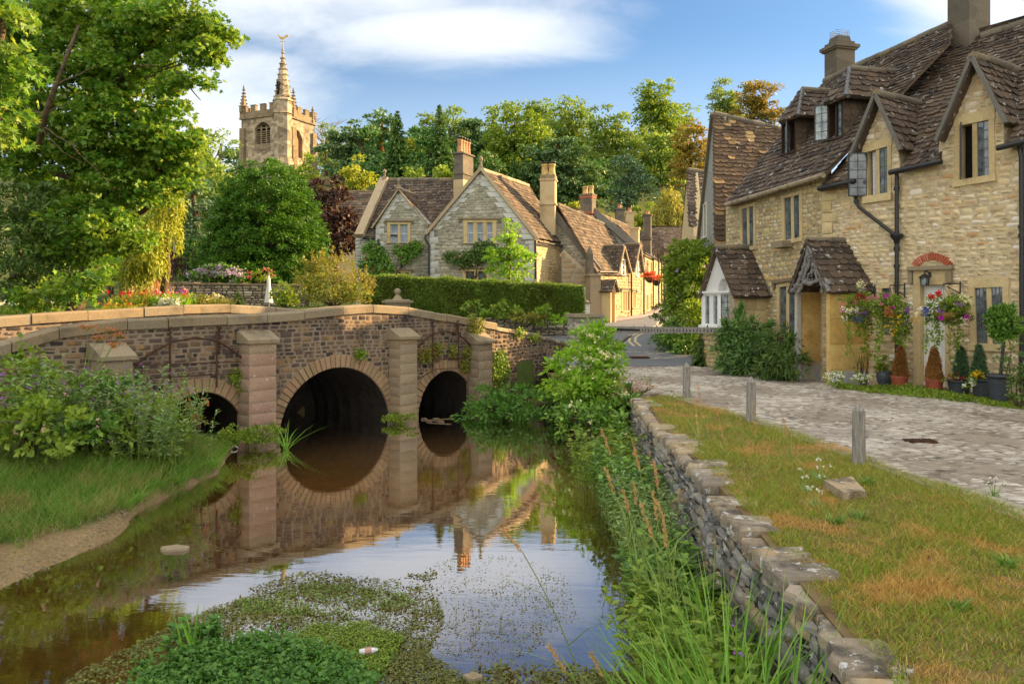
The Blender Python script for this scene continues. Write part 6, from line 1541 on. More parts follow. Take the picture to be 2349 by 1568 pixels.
gdv=unit(gb-ga);gu=np.array((0,0,1.));L_=float(np.linalg.norm(gb-ga));GP_=Plane(ga*(1,1,0),gdv*(1,1,0));GP_=Plane(ga*(1,1,0),gdv*(1,1,0),None,GP_.N if np.dot(GP_.N,-ga*(1,1,0))>0 else-GP_.N)
z0,z1=ga[2],gb[2];Lh=float(np.linalg.norm((gb-ga)[:2]));zl=lambda u:z0+(z1-z0)*u/Lh
mb=MB();mb.qbox(GP_,[(0,zl(0)-.10),(Lh,zl(Lh)-.065),(Lh,zl(Lh)+.065),(0,zl(0)+.12)],-.04,.04);mb.build('beam',M['wood_old'],e)
mb=MB()
for i in range(26):
 u_=Lh*(.33+.66*i/26);mb.qbox(GP_,[(u_,zl(u_)-.04),(u_+.025,zl(u_)-.04),(u_+.025,zl(u_)+.03),(u_,zl(u_)+.03)],.04,.043)
kind(mb.build('slot',M['dark_room'],e),'stuff')
for i in range(9):
 u_=Lh*(.1+.88*i/9);mb=MB();p=GP_.pt(u_,zl(u_)+.09,0);mb.lathe([(.022,p[2]-.03),(.02,p[2]),(.002,p[2]+.07)],(p[0],p[1],0),5);mb.build('spike',M['black_iron'],e)
mb=MB();mb.qbox(GP_,[(-.02,zl(0)-.02),(Lh*.36,zl(0)+.03),(Lh*.36,zl(0)+.075),(-.02,zl(0)+.075)],.04,.05);mb.build('iron_strap',M['black_iron'],e)
mb=MB();p=GP_.pt(.0,0,-.02);mb.box((p[0],p[1],1.75),(.11,.11,1.4),.3);mb.box((p[0],p[1],2.48),(.11,.11,.08),.3,taper=.4);mb.build('hanging_post',M['wood_old'],e)
mb=MB();bar(mb,GP_.pt(Lh*.06,zl(0)-.62,0),GP_.pt(Lh*.27,zl(0)-.1,0),.07,.12,GP_.N);mb.build('brace',M['wood_old'],e)
p=at(1664,0,19.6);mb=MB();mb.box((p[0],p[1],1.75),(.13,.13,1.5),.2);mb.box((p[0],p[1],2.53),(.13,.13,.06),.2,taper=.5)
tag(mb.build('timber_post',M['wood_old'],loc=(p[0],p[1],1.1)),'upright grey timber post where the gate bar meets the white bay','post')
def drywall(name,label,p0,p1,z0,zt0,zt1,t=.4,mat='wall_dry',hh=(.06,.13),ww=(.14,.4),cap=True):
 pl_=wall_plane(p0,p1);L_=float(np.linalg.norm(np.array(p1)-p0));o=thing(name,(*p0,z0),label,'stone wall');mb=MB()
 ol=[(0,z0),(L_,z0),(L_,zt1),(0,zt0)];mb.prism(ol,pl_.pt,-t,-.01,0);stones(mb,pl_.pt,ol,hh=hh,ww=ww,gap=.02,bulge=.035,h0=-.01,m=1,jit=.014);mb.build('wall_face',[M['mortar_river'],M[mat]],o)
 if cap:
  mb=MB();n_=max(2,int(L_/.5))
  for i in range(n_):
   u0,u1=L_*(i+.02)/n_,L_*(i+.98)/n_;f0=zt0+(zt1-zt0)*u0/L_;f1=zt0+(zt1-zt0)*u1/L_;j=U(-.01,.015)
   mb.qbox(pl_,[(u0,f0),(u1,f1),(u1,f1+.07+j),(u0,f0+.07+j)],-t-.03,.05)
  mb.build('coping',M['coping'],o)
 return o
drywall('garden_wall','long dry-stone garden wall below the lilac hydrangea',at(312,0,31)[:2],at(700,0,30)[:2],2.0,zc(650,31),zc(656,30))
drywall('low_wall','low rough stone wall at the foot of the clipped hedge',at(1090,0,29.5)[:2],at(1310,0,30.5)[:2],1.4,zc(728,29.5),zc(738,30.5),cap=False)
g0=drywall('stone_pier','pale end of a stone wall behind the golden cypress',at(285,0,29.8)[:2],at(316,0,30.2)[:2],2.0,zc(606,30),zc(640,30),cap=False,mat='stone_honey')
p=at(1343,0,37);e=thing('stone_bollard',(p[0],p[1],1.7),'short pale stone bollard with a domed top at the right end of the hedge','pillar')
mb=MB();s_=37/FPX;mb.box((p[0],p[1],(1.5+zc(696,37))/2),(16*s_,16*s_,zc(696,37)-1.5),.3);mb.build('shaft',M['quoin_grey'],e)
mb=MB();mb.box((p[0],p[1],zc(694.5,37)),(20*s_,20*s_,3*s_),.3);mb.lathe([(9*s_,zc(693,37)),(6*s_,zc(689,37)),(2*s_,zc(687,37))],(p[0],p[1],0),8);mb.build('cap',M['chimney_grey'],e)
p=at(616,0,26);s_=26/FPX;e=thing('parasol',(p[0],p[1],2.2),'closed white garden parasol standing before the garden wall','parasol')
mb=MB();k=14;prof=[(1.5,630),(4.0,640),(4.6,650),(4.0,652),(6.5,668),(9.5,688),(10.5,694)]
v=[]
for r_,y in prof:
 for i in range(k):th=2*math.pi*i/k;rr=r_*s_*(1.0 if i%2 else.72);v.append((p[0]+rr*math.cos(th),p[1]+rr*math.sin(th),zc(y,26)))
n_=len(prof);mb.add(v,[(j*k+i,j*k+(i+1)%k,(j+1)*k+(i+1)%k,(j+1)*k+i)for j in range(n_-1)for i in range(k)],0,True);mb.build('folded_canopy',M['white_paint'],e)
mb=MB();mb.tube([(p[0],p[1],2.1),(p[0],p[1],zc(628,26))],.03,6);mb.lathe([(.25,2.1),(.25,2.3),(.05,2.36)],(p[0],p[1],0),10);mb.build('pole',M['wood_old'],e)
# foliage tools
LEAF={'rhomb':(np.array([(0,0,0),(.5,.45,.06),(0,1,0),(-.5,.45,.06)]),np.array([(0,1,2,3)])),'oval':(np.array([(0,0,0),(.38,.25,.07),(.42,.6,.05),(0,1,-.03),(-.42,.6,.05),(-.38,.25,.07)]),np.array([(0,1,2,3,4,5)])),'maple':(np.array([(0,0,0),(.28,.10,.03),(.62,.02,.05),(.42,.34,.03),(.70,.66,.02),(.24,.62,.03),(0,1.1,-.05),(-.24,.62,.03),(-.70,.66,.02),(-.42,.34,.03),(-.62,.02,.05),(-.28,.10,.03)]),np.array([tuple(range(12))])),'palm':(np.array([(0,0,0),(.5,.05,.02),(.72,.3,-.05),(.2,.35,.02),(.55,.85,-.08),(.08,.55,.02),(0,1.15,-.1),(-.08,.55,.02),(-.55,.85,-.08),(-.2,.35,.02),(-.72,.3,-.05),(-.5,.05,.02)]),np.array([tuple(range(12))])),'disc':(np.array([(.5*math.cos(t),.5+.5*math.sin(t),.08*math.cos(2*t))for t in np.linspace(0,2*math.pi,7)[:-1]]),np.array([tuple(range(6))])),}
def rnd(n):
 v=rng.normal(size=(n,3));return v/(np.linalg.norm(v,axis=1)[:,None]+1e-9)
def nrmz(v):return v/(np.linalg.norm(v,axis=1)[:,None]+1e-9)
def leaves(mb,pos,dr,nm,L,Wd,shape='rhomb',m=0):
 v,f=LEAF[shape];n=len(pos)
 y=nrmz(dr);x=nrmz(np.cross(y,nm));z=np.cross(x,y)
 L=np.broadcast_to(L,(n,));Wd=np.broadcast_to(Wd,(n,))
 P=pos[:,None]+x[:,None]*(v[None,:,0,None]*Wd[:,None,None])+y[:,None]*(v[None,:,1,None]*L[:,None,None])+z[:,None]*(v[None,:,2,None]*L[:,None,None])
 F=(f[None]+(np.arange(n)*len(v))[:,None,None]).reshape(-1,f.shape[1])
 mb.add(P.reshape(-1,3),F,m)
def B(px_,py_,rx,ry,Y,rd=None):
 s_=Y/FPX;return(at(px_,py_,Y),np.array((rx*s_,(rd if rd is not None else(rx+ry)*.5)*s_,ry*s_)))
def crown(mb,blobs,dens,cr,nl,L,Wd=None,shape='rhomb',flat=.65,up=.5,out=.8,droop=0.25,m=0,inner=.35,jitter=.35,keep=None):
 """blobs of (centre, radii): leaf clumps through the outer shell of every blob, leaves on the skin of every clump"""
 for c,r_ in blobs:
  area=4*math.pi*((r_[0]*r_[1])**1.6/3+(r_[0]*r_[2])**1.6/3+(r_[1]*r_[2])**1.6/3)**(1/1.6)
  nc=max(3,int(area*dens));d=rnd(nc);k=1-inner*rng.random(nc)**1.5
  cc_=c+d*r_*k[:,None]+rng.normal(0,cr*jitter,(nc,3))
  R_=cr*rng.uniform(.55,1.25,nc)
  n=nl*nc;ci=np.repeat(np.arange(nc),nl)
  e=rnd(n);e[:,2]=np.where(e[:,2]<-.35,-e[:,2],e[:,2])
  p=cc_[ci]+e*R_[ci,None]*np.array((1,1,flat))*rng.uniform(.45,1.05,(n,1))
  if keep is not None:
   q=keep(p);p,e,ci=p[q],e[q],ci[q];n=len(p)
  nm=nrmz(e*out+d[ci]*.4+np.array((0,0,up))+rng.normal(0,.45,(n,3)))
  dr=nrmz(e*.7+d[ci]*.5+rng.normal(0,.6,(n,3))+np.array((0,0,-droop)))
  l=L*rng.uniform(.65,1.3,n)
  leaves(mb,p,dr,nm,l,l*(Wd or.62),shape,m)
def limb(mb,a,c,r0,r1,bend=.1,n=7,k=6):
 a,c=np.asarray(a,float),np.asarray(c,float);t=np.linspace(0,1,n)[:,None]
 p=a+(c-a)*t+np.sin(t*math.pi)*rng.normal(0,bend*np.linalg.norm(c-a),3)+rng.normal(0,.012*np.linalg.norm(c-a),(n,3))*np.sin(t*math.pi)
 mb.tube(p,np.linspace(r0,r1,n),k);return p
def gz(x,y):return float(zground(np.array([x]),np.array([y]))[0])
def tree(name,label,blobs,leaf,base=None,tr=.15,group=None,bark='bark',cat='tree',dens=1.2,cr=.5,nl=26,L=.2,shape='rhomb',Wd=.62,limbs=None,keep=None,**k):
 bl=[B(*q)for q in blobs];c0=np.mean([q[0]for q in bl],0)
 if base is None:base=(c0[0],c0[1])
 zb=gz(*base)-.1;e=thing(name,(base[0],base[1],zb),label,cat,group)
 mb=MB();low=min(q[0][2]for q in bl)
 tip=np.array((c0[0],c0[1],max(q[0][2]for q in bl)));p=limb(mb,(base[0],base[1],zb),tip,tr,tr*.35,.03,9,8)
 for c,r_ in(bl if limbs is None else bl[:limbs]):
  s_=p[int(rng.integers(3,8))];limb(mb,s_,c+(0,0,-.1*r_[2]),tr*.38,tr*.1,.08)
  for _ in range(3):limb(mb,c,c+rnd(1)[0]*r_*.85,tr*.12,tr*.03,.06,5,4)
 mb.build('trunk',M[bark],e)
 mb=MB();crown(mb,bl,dens,cr,nl,L,Wd,shape,keep=keep,**k);mb.build('crown',M[leaf],e)
 return e
def conifer(name,label,px_,yt,yb,wpx,Y,leaf,group=None,droop=.35,bark='bark',tiers=26,per=11,L=.5,power=.85,sp=9,cat='tree',bare=0.0,Wd=.3,asym=0.0):
 s_=Y/FPX;top=at(px_,yt,Y);zb=CAMZ+(HY-yb)*s_;H=top[2]-zb;Rm=wpx*s_/2
 g_=min(gz(top[0],top[1])-.1,zb);e=thing(name,(top[0],top[1],g_),label,cat,group)
 mb=MB();mb.tube([(top[0],top[1],g_),(top[0]+.02,top[1],(g_+top[2])/2),(top[0],top[1],top[2]-.1)],[max(.06,H*.018),H*.012,.015],7);
 pos,dr,nm,ln=[],[],[],[]
 for i in range(tiers):
  f=(i+rng.uniform(-.3,.3))/tiers;f=min(max(f,.01),1.0)
  if f<bare:continue
  z=top[2]-H*f;rr=Rm*f**power*rng.uniform(.8,1.12);n=max(4,int(per*(.4+.6*f)))
  for a in rng.uniform(0,2*math.pi,n):
   r_=rr*rng.uniform(.6,1.1)*(1+asym*math.cos(a));d=np.array((math.cos(a),math.sin(a),0))
   k=max(3,int(sp*(.35+.65*f)));t=np.sqrt(rng.uniform(.05,1.0,k))
   p=np.array((top[0],top[1],z))+d*(r_*t)[:,None];p[:,2]+=-droop*r_*t**1.6+.12*r_*t**3
   p+=rng.normal(0,.05*r_+.02,(k,3))*(1,1,.7)
   pos.append(p);q=d+rng.normal(0,.45,(k,3));q[:,2]+=-droop*.9;dr.append(q);w=np.tile((0,0,1.),(k,1))+rng.normal(0,.35,(k,3))+d*.35;nm.append(w);ln.append(np.full(k,L*(.55+.45*f)))
   if i%3==0:mb.tube([(top[0],top[1],z),tuple(p[np.argmax(t)])],[max(.01,H*.004),.006],3,cap=False)
 mb.build('trunk',M[bark],e)
 pos,dr,nm,ln=map(np.concatenate,(pos,dr,nm,ln));ln=ln*rng.uniform(.7,1.3,len(ln))
 mb=MB();leaves(mb,pos-nrmz(dr)*ln[:,None]*.4,dr,nm,ln,ln*Wd);mb.build('crown',M[leaf],e);return e
def strands(mb,blobs,n,lmin,lmax,step,L,Wd,m=0,side=.12,shape='rhomb'):
 """hanging shoots with leaves all along"""
 for c,r_ in blobs:
  d=rnd(n);d[:,2]=np.abs(d[:,2])*rng.choice([1,1,-.4],n);s0=c+d*r_*rng.uniform(.55,1.02,(n,1));ln=rng.uniform(lmin,lmax,n)
  k=int(lmax/step);t=np.arange(k)*step
  P=s0[:,None]+np.zeros((1,k,1));P=P+(d*(1,1,0)*side)[:,None]*t[None,:,None];P[...,2]-=t[None]
  ok=(t[None]<ln[:,None]).ravel();P=P.reshape(-1,3)[ok];dd_=np.repeat(d,k,0)[ok];N=len(P);P+=rng.normal(0,step*.35,(N,3))
  dr=np.tile((0,0,-1.),(N,1))+rng.normal(0,.45,(N,3))+dd_*.25;l=L*rng.uniform(.7,1.3,N)
  leaves(mb,P,dr,dd_+rng.normal(0,.4,(N,3)),l,l*Wd,shape,m)
def shrub(name,label,blobs,leaf,cat='shrub',group=None,dens=6,cr=.16,nl=22,L=.09,shape='rhomb',Wd=.6,stems=8,flowers=None,base=None,world=False,top=None,keep=None,**k):
 bl=blobs if world else[B(*q)for q in blobs]
 lo=min(c[2]-r_[2]for c,r_ in bl);c0=np.mean([c for c,_ in bl],0)
 b0=np.array(base)if base is not None else np.array((c0[0],c0[1],max(min(lo,c0[2]),gz(c0[0],c0[1]))))
 e=thing(name,b0,label,cat,group)
 mb=MB()
 for i in range(stems):
  c,r_=bl[i%len(bl)];limb(mb,b0+rng.normal(0,.05,3)*(1,1,0),c+rnd(1)[0]*r_*.7,.02,.006,.06,5,4)
 if stems:mb.build('stems',M['bark'],e)
 mb=MB();crown(mb,bl,dens,cr,nl,L,Wd,shape,keep=keep,**k)
 if top:spikes(mb,top,L)
 mb.build('foliage',M[leaf],e)
 for fl in(flowers or[]):
  mat,n,sz,spread=fl[:4];mb=MB();P=[]
  for _ in range(n):
   c,r_=bl[int(rng.integers(len(bl)))];d=rnd(1)[0];d[2]=abs(d[2])if rng.random()<.75 else d[2];d[1]=-abs(d[1])if rng.random()<.75 else d[1];P.append((c+d*r_*rng.uniform(.92,1.12),d))
  for p,d in P:head(mb,p,d,sz*rng.uniform(.7,1.25),spread)
  mb.build('flowers',M[mat],e)
 return e
def head(mb,p,d,sz,n=5,shape='disc'):
 """one flower: petals round a point"""
 d=d+np.array((0,-.35,.2));n=int(n);pos=p+rng.normal(0,sz*.45,(n,3));leaves(mb,pos,rnd(n),np.tile(d,(n,1))+rng.normal(0,.4,(n,3)),sz*rng.uniform(.6,1,n),sz*rng.uniform(.6,1,n),shape)
def spikes(mb,pts,L):
 for(a,c,n)in pts:
  a,c=np.asarray(a),np.asarray(c);t=rng.random(n)[:,None];p=a+(c-a)*t+rng.normal(0,L*.45,(n,3))*(1.2-t);d=(c-a)/np.linalg.norm(c-a);l=L*rng.uniform(.6,1.2,n);leaves(mb,p,d*.8+rng.normal(0,.6,(n,3)),rnd(n)+(0,0,.5),l,l*.5)
def blades(mb,base,h,w,lean=.35,curve=.5,m=0,dirs=None,seg=3):
 """grass blades: tapering bent strips"""
 n=len(base);a=rng.uniform(0,2*math.pi,n);d=np.stack((np.cos(a),np.sin(a),np.zeros(n)),1)
 if dirs is not None:d=nrmz(d+dirs)
 sd=np.stack((-d[:,1],d[:,0],np.zeros(n)),1);tw=rng.uniform(0,math.pi,n);sd=sd*np.cos(tw)[:,None]+d*np.sin(tw)[:,None]
 h=np.broadcast_to(h,(n,));w=np.broadcast_to(w,(n,));ln=rng.uniform(.2,1,n)*lean;cv=rng.uniform(.3,1,n)*curve
 V=[]
 for i in range(seg+1):
  t=i/seg;c=base+d*(h*(ln*t+cv*t*t))[:,None];c=c+np.stack((np.zeros(n),np.zeros(n),h*(t-.45*cv*t*t)),1)
  ww_=w*(1-t)**.7*.5
  if i<seg:V+=[c-sd*ww_[:,None],c+sd*ww_[:,None]]
  else:V+=[c]
 V=np.stack(V,1);k=V.shape[1];F4=np.array([(2*i,2*i+1,2*i+3,2*i+2)for i in range(seg-1)]);b_=(np.arange(n)*k)[:,None,None]
 st=mb.n
 mb.add(V.reshape(-1,3),(np.array([(2*seg-2,2*seg-1,2*seg)])[None]+b_).reshape(-1,3),m)
 if seg>1:mb.f.append(((F4[None]+b_).reshape(-1,4)+st,m,False))
def inpoly(x,y,poly):
 p=np.array(poly);q=np.roll(p,-1,0);r_=np.zeros(len(x),bool)
 for(a,c),(d,e)in zip(p,q):
  if c==e:continue
  t=((c>y)!=(e>y))&(x<(d-a)*(y-c)/(e-c)+a);r_^=t
 return r_
def scatter_poly(poly,n,dens=None):
 p=np.array(poly);lo,hi=p.min(0),p.max(0);out=np.zeros((0,2))
 while len(out)<n:
  q=rng.uniform(lo,hi,(n*2,2));q=q[inpoly(q[:,0],q[:,1],poly)]
  if dens is not None:q=q[rng.random(len(q))<dens(q)]
  out=np.concatenate((out,q))
 return out[:n]
 # woodland on the hillside: every tree its own
WG='trees on the hillside'
hill=[('cedar_tree','layered cedar at the left end of the hillside wood beside the church tower','l_cedar',[(800,318,52,9),(830,300,34,7),(775,345,48,9),(830,365,52,10),(800,395,55,12),(850,410,40,14)],112,dict(cr=1.0,flat=.22,nl=34,L=.75,up=1.2,dens=.5,tr=.5)),('broadleaf_tree','pale ivy-clad tree just right of the church tower','l_wood',[(748,310,22,30),(742,350,20,30),(755,385,30,30)],155,dict(cr=1.0,nl=20,L=.6,dens=.22,tr=.35)),('broadleaf_tree','yellow-green tree between the two dark conifers on the hill','l_gold',[(955,345,36,26),(940,375,40,24)],122,dict(cr=1.2,nl=30,L=.6,dens=.4,tr=.4)),('broadleaf_tree','golden weeping tree above the low brown roof left of the manor','l_gold',[(815,398,34,20),(800,420,28,18),(838,418,22,20)],80,dict(cr=.7,nl=34,L=.45,dens=.7,tr=.25,droop=.8)),('broadleaf_tree','rounded green tree behind the tall spired conifer','l_wood',[(1040,290,42,30),(990,305,40,28),(1062,325,34,30)],128,dict(cr=1.5,nl=30,L=.7,dens=.3,tr=.5)),('cedar_tree','slender flat-topped cedar standing clear against the sky above the four-pot chimney','l_cedar',[(1085,282,30,7),(1070,300,28,7),(1100,318,30,8),(1085,340,34,9),(1095,368,34,12)],118,dict(cr=.9,flat=.25,nl=30,L=.7,up=1.2,dens=.55,tr=.45)),('broadleaf_tree','thin upright pale-leaved tree right of the slender cedar','l_wood',[(1130,275,20,24),(1122,310,26,26),(1140,335,26,24)],125,dict(cr=1.0,nl=26,L=.6,dens=.4,tr=.4)),('broadleaf_tree','large bright green chestnut tree in the middle of the wood','l_green',[(1185,280,40,28),(1165,325,52,34),(1210,320,46,34),(1150,375,50,34),(1205,380,50,36)],108,dict(cr=1.2,nl=36,L=.65,dens=.5,tr=.6)),('broadleaf_tree','small round crown rising behind the bright green chestnut','l_wood',[(1232,258,30,27),(1240,300,34,30)],138,dict(cr=1.2,nl=32,L=.7,dens=.42,tr=.5)),('broadleaf_tree','wide dark-green oak with a domed top left of the gap in the wood','l_wood',[(1300,275,44,30),(1275,310,46,34),(1330,315,36,34),(1300,350,60,36)],124,dict(cr=1.4,nl=34,L=.7,dens=.38,tr=.7)),('cedar_tree','broad spreading cedar with flat tiers of foliage above the manor chimney','l_cedar',[(1290,328,40,9),(1240,350,48,10),(1310,355,55,11),(1270,378,70,12),(1320,392,60,12),(1230,398,55,11),(1280,418,85,13),(1340,432,50,13),(1270,448,80,14),(1310,470,80,16),(1230,470,50,14)],98,dict(cr=.95,flat=.2,nl=40,L=.6,up=1.3,dens=.6,tr=.6)),('broadleaf_tree','grey-green tree with a flat top right of the gap in the wood','l_wood',[(1405,290,44,28),(1385,335,40,36),(1430,335,38,36),(1405,385,56,40),(1400,440,60,36)],116,dict(cr=1.3,nl=34,L=.65,dens=.42,tr=.6)),('broadleaf_tree','tallest tree of the wood with a rounded sunlit head','l_green',[(1505,225,36,30),(1520,262,38,28),(1492,262,30,28),(1510,305,46,32)],122,dict(cr=1.3,nl=36,L=.65,dens=.5,tr=.6,warm=1)),('broadleaf_tree','lower mixed green tree below the tallest tree','l_wood',[(1480,345,50,36),(1530,350,42,40),(1500,400,60,40),(1540,420,40,40)],112,dict(cr=1.3,nl=32,L=.65,dens=.42,tr=.5)),('broadleaf_tree','blue-green rounded tree above the far street chimneys','l_blue',[(1440,395,40,34),(1455,440,44,36),(1425,450,34,30)],92,dict(cr=1.0,nl=34,L=.5,dens=.55,tr=.4)),('broadleaf_tree','tree turning orange beside the steep-roofed house','l_autumn',[(1585,320,34,40),(1572,375,36,40),(1600,370,30,44)],95,dict(cr=.9,nl=34,L=.5,dens=.6,tr=.4)),('broadleaf_tree','left of two sunlit trees rising behind the steep patched roof','l_wood',[(1660,226,30,32),(1664,268,34,30),(1690,270,24,24)],72,dict(cr=.6,nl=44,L=.3,dens=1.6,tr=.25)),('broadleaf_tree','right and taller of two sunlit trees rising behind the steep patched roof','l_autumn',[(1740,220,38,36),(1760,260,38,30),(1718,264,32,30)],66,dict(cr=.6,nl=44,L=.3,dens=1.5,tr=.25)),('broadleaf_tree','thin ivy-covered trees against the sky left of the church tower','l_wood',[(508,330,30,30),(490,370,30,34),(520,400,24,40)],105,dict(cr=1.0,nl=22,L=.5,dens=.28,tr=.3)),('broadleaf_tree','dark green tree at the foot of the wood behind the manor roof','l_dark',[(880,400,60,26),(960,410,60,24),(1000,395,40,30)],100,dict(cr=1.2,nl=36,L=.6,dens=.45,tr=.5)),('broadleaf_tree','low bright shrubby tree between manor ridge and chimney','l_green',[(985,404,60,12),(1030,398,30,12)],70,dict(cr=.6,nl=36,L=.35,dens=.9,tr=.2)),('broadleaf_tree','shadowy tree at the foot of the wood above the grassy bank','l_dark',[(1370,440,50,40),(1410,455,50,36),(1350,400,30,40)],104,dict(cr=1.2,nl=36,L=.6,dens=.45,tr=.5)),('broadleaf_tree','leafy sunlit sapling above the row of cottages beside the willow','l_green',[(1480,490,26,24),(1465,515,30,20)],86,dict(cr=.6,nl=34,L=.4,dens=.7,tr=.2)),('broadleaf_tree','little golden bush between the manor chimney and the brick-banded chimney','l_gold',[(1310,472,26,12),(1330,478,16,12)],62,dict(cr=.4,nl=34,L=.3,dens=1.2,tr=.12)),('broadleaf_tree','green tree filling the wood under the tallest tree on its right','l_green',[(1560,285,24,34),(1550,330,30,40),(1555,400,34,50)],126,dict(cr=1.2,nl=30,L=.65,dens=.4,tr=.5)),('broadleaf_tree','dark round tree beside the slender cedar at mid slope','l_spruce',[(1110,400,44,40),(1060,400,36,34),(1130,440,40,30)],102,dict(cr=1.2,nl=36,L=.6,dens=.45,tr=.5)),]
for nm_,lab,lf,bl,Y,kw in hill:
 kw=dict(kw);kw.pop('warm',None);kw['L']*=.72;kw['nl']=int(kw['nl']*1.6)
 tree(nm_,lab,[(*q,Y)for q in bl],lf,group=WG,inner=.5,**kw)
for x,y,rx,ry,Y,lf,lab in((500,430,40,60,62,'l_wood','leafy tree between the blue-green conifer and the church tower'),(545,470,34,40,58,'l_green','small green tree at the foot of the church tower'),(455,370,34,46,80,'l_wood','hazy tree left of the tower behind the sycamore'),(700,400,24,40,90,'l_green','slim tree in front of the sunlit side of the church tower'),(360,420,60,60,60,'l_spruce','dark tree behind the sycamore and golden cypress'),(250,520,120,70,50,'l_wood','broad tree in the shadow behind the sycamore')):
 tree('broadleaf_tree',lab,[(x,y,rx,ry,Y),(x-rx*.4,y+ry*.8,rx,ry,Y),(x+rx*.4,y+ry,rx,ry,Y)],lf,group=WG,inner=.5,dens=1.1,cr=.6,nl=34,L=.34,tr=.2)
conifer('conifer','dark pointed conifer behind the left wing of the manor',912,254,450,112,92,'l_spruce',WG,L=.75,tiers=44,per=24,sp=14)
conifer('conifer','tall spired conifer with the highest point left of centre',1008,240,450,128,94,'l_spruce',WG,L=.75,tiers=46,per=24,sp=14)
conifer('conifer','dark conifer at mid slope between the bright chestnut and the cedar',1180,360,470,80,96,'l_spruce',WG,L=.7,tiers=34,per=22,sp=13)
p_=tree('pine_tree','red-barked pine with a small flat top beside the dark pointed conifer',[(876,276,28,12,116),(866,292,18,8,116),(890,300,16,8,116)],'l_cedar',bark='bark_red',group=WG,cr=.9,flat=.4,nl=30,L=.7,dens=.5,tr=.4)
e=thing('willow_tree',(*at(1542,0,84)[:2],4),'golden weeping willow at the top of the street','tree');bl=[B(*q,84)for q in((1538,450,22,26),(1525,480,34,20),(1552,485,26,22))]
mb=MB();limb(mb,(*at(1540,0,84)[:2],4),bl[0][0],.35,.12);mb.build('trunk',M['bark'],e)
mb=MB();strands(mb,bl,130,.8,3.4,.22,.42,.3);mb.build('crown',M['l_willow'],e)
for px_,Y,yb,yt,lab in((742,160,420,262,'bare twiggy tree against the sky beside the church tower'),(775,165,420,272,'second bare twiggy tree farther from the church tower')):
 b0=at(px_,yb,Y);e=thing('bare_tree',(b0[0],b0[1],gz(b0[0],b0[1])),lab,'tree','bare trees beside the tower');mb=MB();H_=(yb-yt)*Y/FPX
 top=at(px_,yt+40,Y);limb(mb,(b0[0],b0[1],gz(b0[0],b0[1])),top,.35,.12)
 for i in range(26):
  f=rng.uniform(.35,1);s0=b0+(top-b0)*f;q=s0+np.array((rng.normal(0,1),rng.normal(0,.6),1.2))*H_*.16;pp2=limb(mb,s0,q,.09,.04,.12,6,4)
  for j in range(4):s1=pp2[int(rng.integers(2,6))];limb(mb,s1,s1+np.array((rng.normal(0,1),rng.normal(0,.5),.9))*H_*.09,.045,.02,.1,4,3)
 mb.build('branches',M['bark_pale'],e)
mb=MB();q=[]
for i in range(60):
 x=rng.uniform(-75,48);y=rng.uniform(135,175)
 if-52<x<-30 and y<160:continue
 q.append((np.array((x,y,gz(x,y)+2.5)),np.array((5,5,3.2))))
for i in range(34):
 x=rng.uniform(-22,13);y=rng.uniform(112,150);q.append((np.array((x,y,gz(x,y)+rng.uniform(1,3.5))),np.array((4.5,4,4))))
crown(mb,q,.1,1.6,46,.75);o=mb.build('undergrowth',M['l_dark']);kind(o,'stuff')
# trees and shrubs on the left
tree('sycamore_tree','huge sycamore overhanging the bridge from the left with a pale leaning limb',[(70,60,120,90,22),(230,50,150,70,21.5),(380,60,130,55,20.5),(140,190,130,90,21.5),(290,170,120,70,21),(240,300,150,80,21),(370,320,100,60,21),(110,380,110,80,22),(20,330,60,90,22),(20,230,50,70,22),(290,420,130,70,21.5),(390,400,70,45,21.5),(420,345,45,30,21),(170,540,110,80,21),(270,540,70,55,20.5),(440,120,70,30,20),(480,60,50,24,20),(500,130,24,24,20),(430,195,40,22,20),(390,210,40,24,20.5),(520,85,20,20,20),(465,215,20,14,20)],'l_syc',base=(-13.0,22.5),tr=.3,bark='bark',dens=6,cr=.34,nl=54,L=.105,shape='maple',Wd=.95,inner=.6,limbs=12)
mb=MB();e=bpy.data.objects['sycamore_tree'];pts=[at(90,330,20.6),at(98,290,20),at(104,262,19.7),at(128,195,19.5),at(155,125,19.6),at(180,60,20.2)];mb.tube(pts,[.075,.075,.072,.062,.05,.035],8)
for a,c in((2,(165,235)),(1,(190,375)),(1,(250,420)),(3,(60,150)),(2,(30,230)),(3,(230,150))):limb(mb,pts[a],at(*c,19.8),.025,.008,.05)
mb.build('limb',M['bark'],e)
mb=MB()
for a,c in(((300,80),(420,40)),((300,150),(445,130)),((330,180),(470,120)),((400,160),(460,230)),((400,40),(530,70))):limb(mb,at(*a,20.4),at(*c,20),.03,.01,.06)
mb.build('twigs',M['bark'],e)
tree('horse_chestnut_tree','chestnut branches with broad leaves at the left edge of the view',[(0,40,60,60,15.5),(20,150,50,60,15.5),(0,270,45,55,15.8)],'l_syc',base=(-12.2,15.8),tr=.22,dens=6.0,cr=.3,nl=22,L=.16,shape='palm',Wd=.8,inner=.6)
tree('yew_tree','dark evergreen thicket beneath the sycamore at the left edge',[(30,470,90,60,20.6),(60,560,110,70,20.4),(20,640,100,60,22.5),(120,650,90,50,22.5)],'l_yew',base=(-14.5,23.5),tr=.2,dens=5,cr=.35,nl=34,L=.17,Wd=.4,inner=.5)
tree('maple_sapling','low sycamore boughs with large pale leaves dipping behind the far parapet',[(225,650,52,38,19.4),(150,665,60,34,19.5),(60,692,60,24,19.4)],'l_syc',base=(-11,20.4),tr=.07,dens=5,cr=.25,nl=22,L=.13,shape='maple',Wd=.95,inner=.7)
e=thing('golden_cypress',(*at(370,0,26)[:2],2.4),'yellow drooping cypress between the sycamore and the blue-green conifer','tree')
